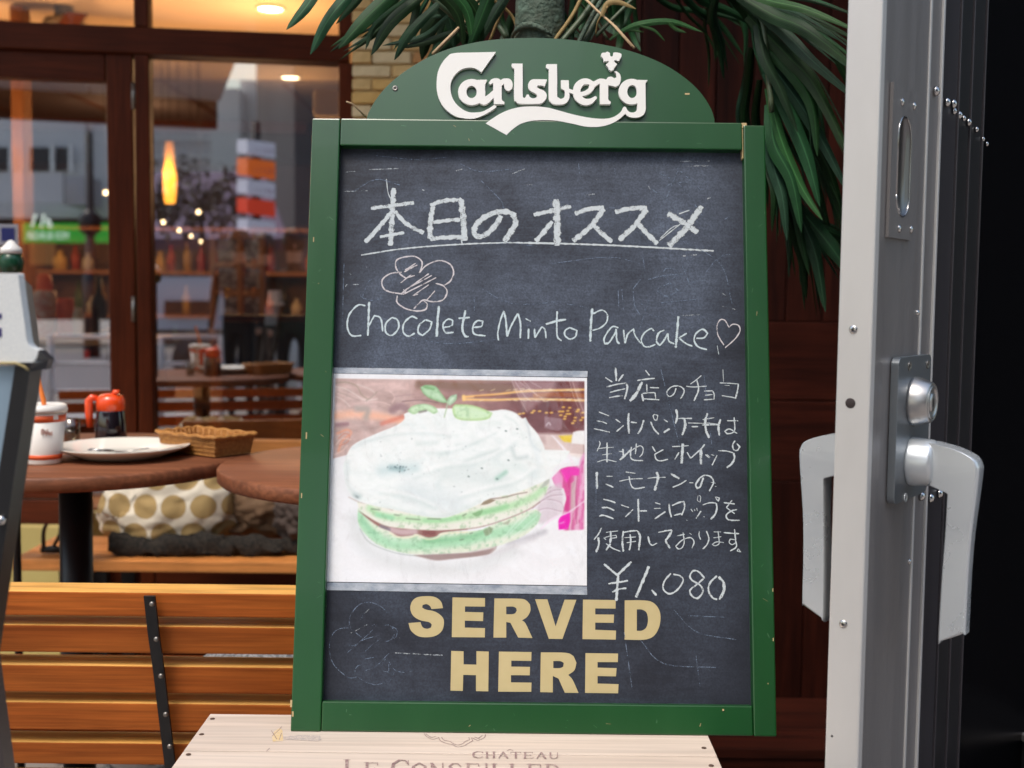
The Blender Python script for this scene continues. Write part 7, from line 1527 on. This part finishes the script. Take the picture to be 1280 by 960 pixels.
# the header is a deep cap: its right flank runs back and to the right
fl_ = [PY(22.7, 342, YS + .0005), PY(26.2, 372, YS + .0005), PY(30.2, 400, YS + .0005), PY(34, 425, YS + .0005), PY(50, 436.5, YS + .09), PY(46, 400, YS + .09), PY(42, 372, YS + .09), PY(40, 358, YS + .09)]
MB().add(fl_, [[0, 1, 6, 7], [1, 2, 5, 6], [2, 3, 4, 5]]).obj('flank', mat('speckled_grey_metal', (.22, .20, .18), .6, noise=(520, .8, (.16, .15, .13), 4, .22)), ss_, recalc=False)
cn = [PY(48.5, 437.5, YS), PY(61, 449, YS + .02), PY(57, 462, YS + .02), PY(36, 463, YS + .002), PY(20, 453.5, YS + .002), PY(42, 451, YS)]
MB().add(cn + [p + Vector((0, .012, 0)) for p in cn], [[0, 1, 2, 3, 4, 5], [11, 10, 9, 8, 7, 6]] + [[i, (i + 1) % 6, (i + 1) % 6 + 6, i + 6] for i in range(6)]).obj('corner_bracket', mat('dark_bracket', (.045, .045, .06), .35, metal=.4), ss_)
MB().tube([PY(-40, 453.8, YS - .002), PY(20, 453.8, YS - .002), PY(30, 458, YS - .001), PY(36, 463, YS)], .0011, 6).obj('yellow_edge', mat('aged_seal', (.45, .36, .16), .6), ss_)
def leanbar(name, P, y0, y1, m_): return MB().extr([S2(*p) for p in P], y0, y1).obj(name, m_, ss_)
leanbar('panel', [(-90, 457), (19, 457), (15, 480), (-3, 600), (-90, 600)], YS + .004, YS + .008, mat('pale_blue_panel', (.26, .36, .46), .3, noise=(3, .4, (.20, .29, .38))))
leanbar('frame_bar', [(18, 457), (30, 460), (-30, 860), (-44, 860)], YS + .001, YS + .020, M['black']); leanbar('frame_bar', [(31, 461), (38, 464), (-21, 860), (-29, 860)], YS - .001, YS + .024, M['black'])
bt = PY(4, 649, YS); Mx = Matrix.Translation((bt.x, YS - .002, bt.z)) @ Matrix.Rotation(math.pi / 2, 4, 'X'); MB().lathe([(.0042, 0), (.0042, .003), (.003, .005), (.0001, .0055)], 6, M=Mx).obj('bolt', M['chrome'], ss_)
leanbar('rear_leg', [(-88, 640), (-74, 640), (-31, 960), (2, 1200), (-20, 1200), (-60, 900)], YS + .05, YS + .07, mat('grey_brown_steel', (.075, .06, .06), .45, metal=.3))
0 and leanbar('rear_leg_face', [(-10, 890), (4, 900), (12, 960), (40, 1200), (10, 1200), (-14, 930)], YS + .04, YS + .049, mat('light_grey_steel', (.18, .17, .17), .45))
q = PY(0.5, 405, YS); mk = MB(); nv = mat('navy_letter', (.03, .02, .16), .5)
for yy, hh_ in ((392, 6), (410, 11)):
    a = S2(-6, yy); c_ = S2(2.2, yy + hh_); MB().box((a[0], YS - .0006, c_[1]), (c_[0], YS, a[1])).obj('printed_letter', nv, hdr)
# green ornament with a white top just behind the stand
p = PY(14, 318, 2.35); t = thing('green_ornament', 'small dark green ornament with a white top above the sign stand', 'ornament', (p.x, 2.35, 0))
MB().lathe([(.008, PY(14, 560, 2.35).z * 0 + .02), (.008, PY(14, 345, 2.35).z)], 12).obj('rod', M['blackmetal'], t)
z_ = PY(14, 345, 2.35).z; MB().lathe([(.004, z_), (.020, z_ + .008), (.024, z_ + .028), (.018, z_ + .045), (.006, z_ + .05)], 20).obj('green_body', mat('dark_green_glaze', (.01, .06, .03), .25), t)
MB().lathe([(.006, z_ + .040), (.021, z_ + .044), (.020, z_ + .054), (.012, z_ + .060), (.006, z_ + .068), (.001, z_ + .07)], 20).obj('white_top', mat('white_glaze', (.8, .8, .78), .25), t)
MB().lathe([(.06, .004), (.06, .018), (.01, .022)], 20).obj('foot', M['blackmetal'], t)
# faint scuffs and nicks on the painted frame
scm = mat('pale_scuff', (.10, .24, .12), .7); rs = random.Random(31)
for k in range(46):
    side = rs.choice('LRTB')
    if side == 'L': x, z = -hw + rs.uniform(.002, .030), rs.uniform(.02, .70)
    elif side == 'R': x, z = hw - rs.uniform(.002, .026), rs.uniform(.02, .70)
    elif side == 'T': x, z = rs.uniform(-.22, .22), ztop_ - rs.uniform(.003, .028)
    else: x, z = rs.uniform(-.24, .24), rs.uniform(.003, .032)
    a = rs.uniform(0, 3.14); L = rs.uniform(.0006, .0035); w = rs.uniform(.00012, .0003); c, s_ = math.cos(a), math.sin(a)
    y = -.00012 if side in 'LR' else .00068
    MB().add([(x - c * L + s_ * w, y, z - s_ * L - c * w), (x + c * L + s_ * w, y, z + s_ * L - c * w), (x + c * L - s_ * w, y, z + s_ * L + c * w), (x - c * L - s_ * w, y, z - s_ * L + c * w)], [[0, 1, 2, 3]]).obj('scuff', scm if k % 5 else M['worn'], brd, recalc=False)
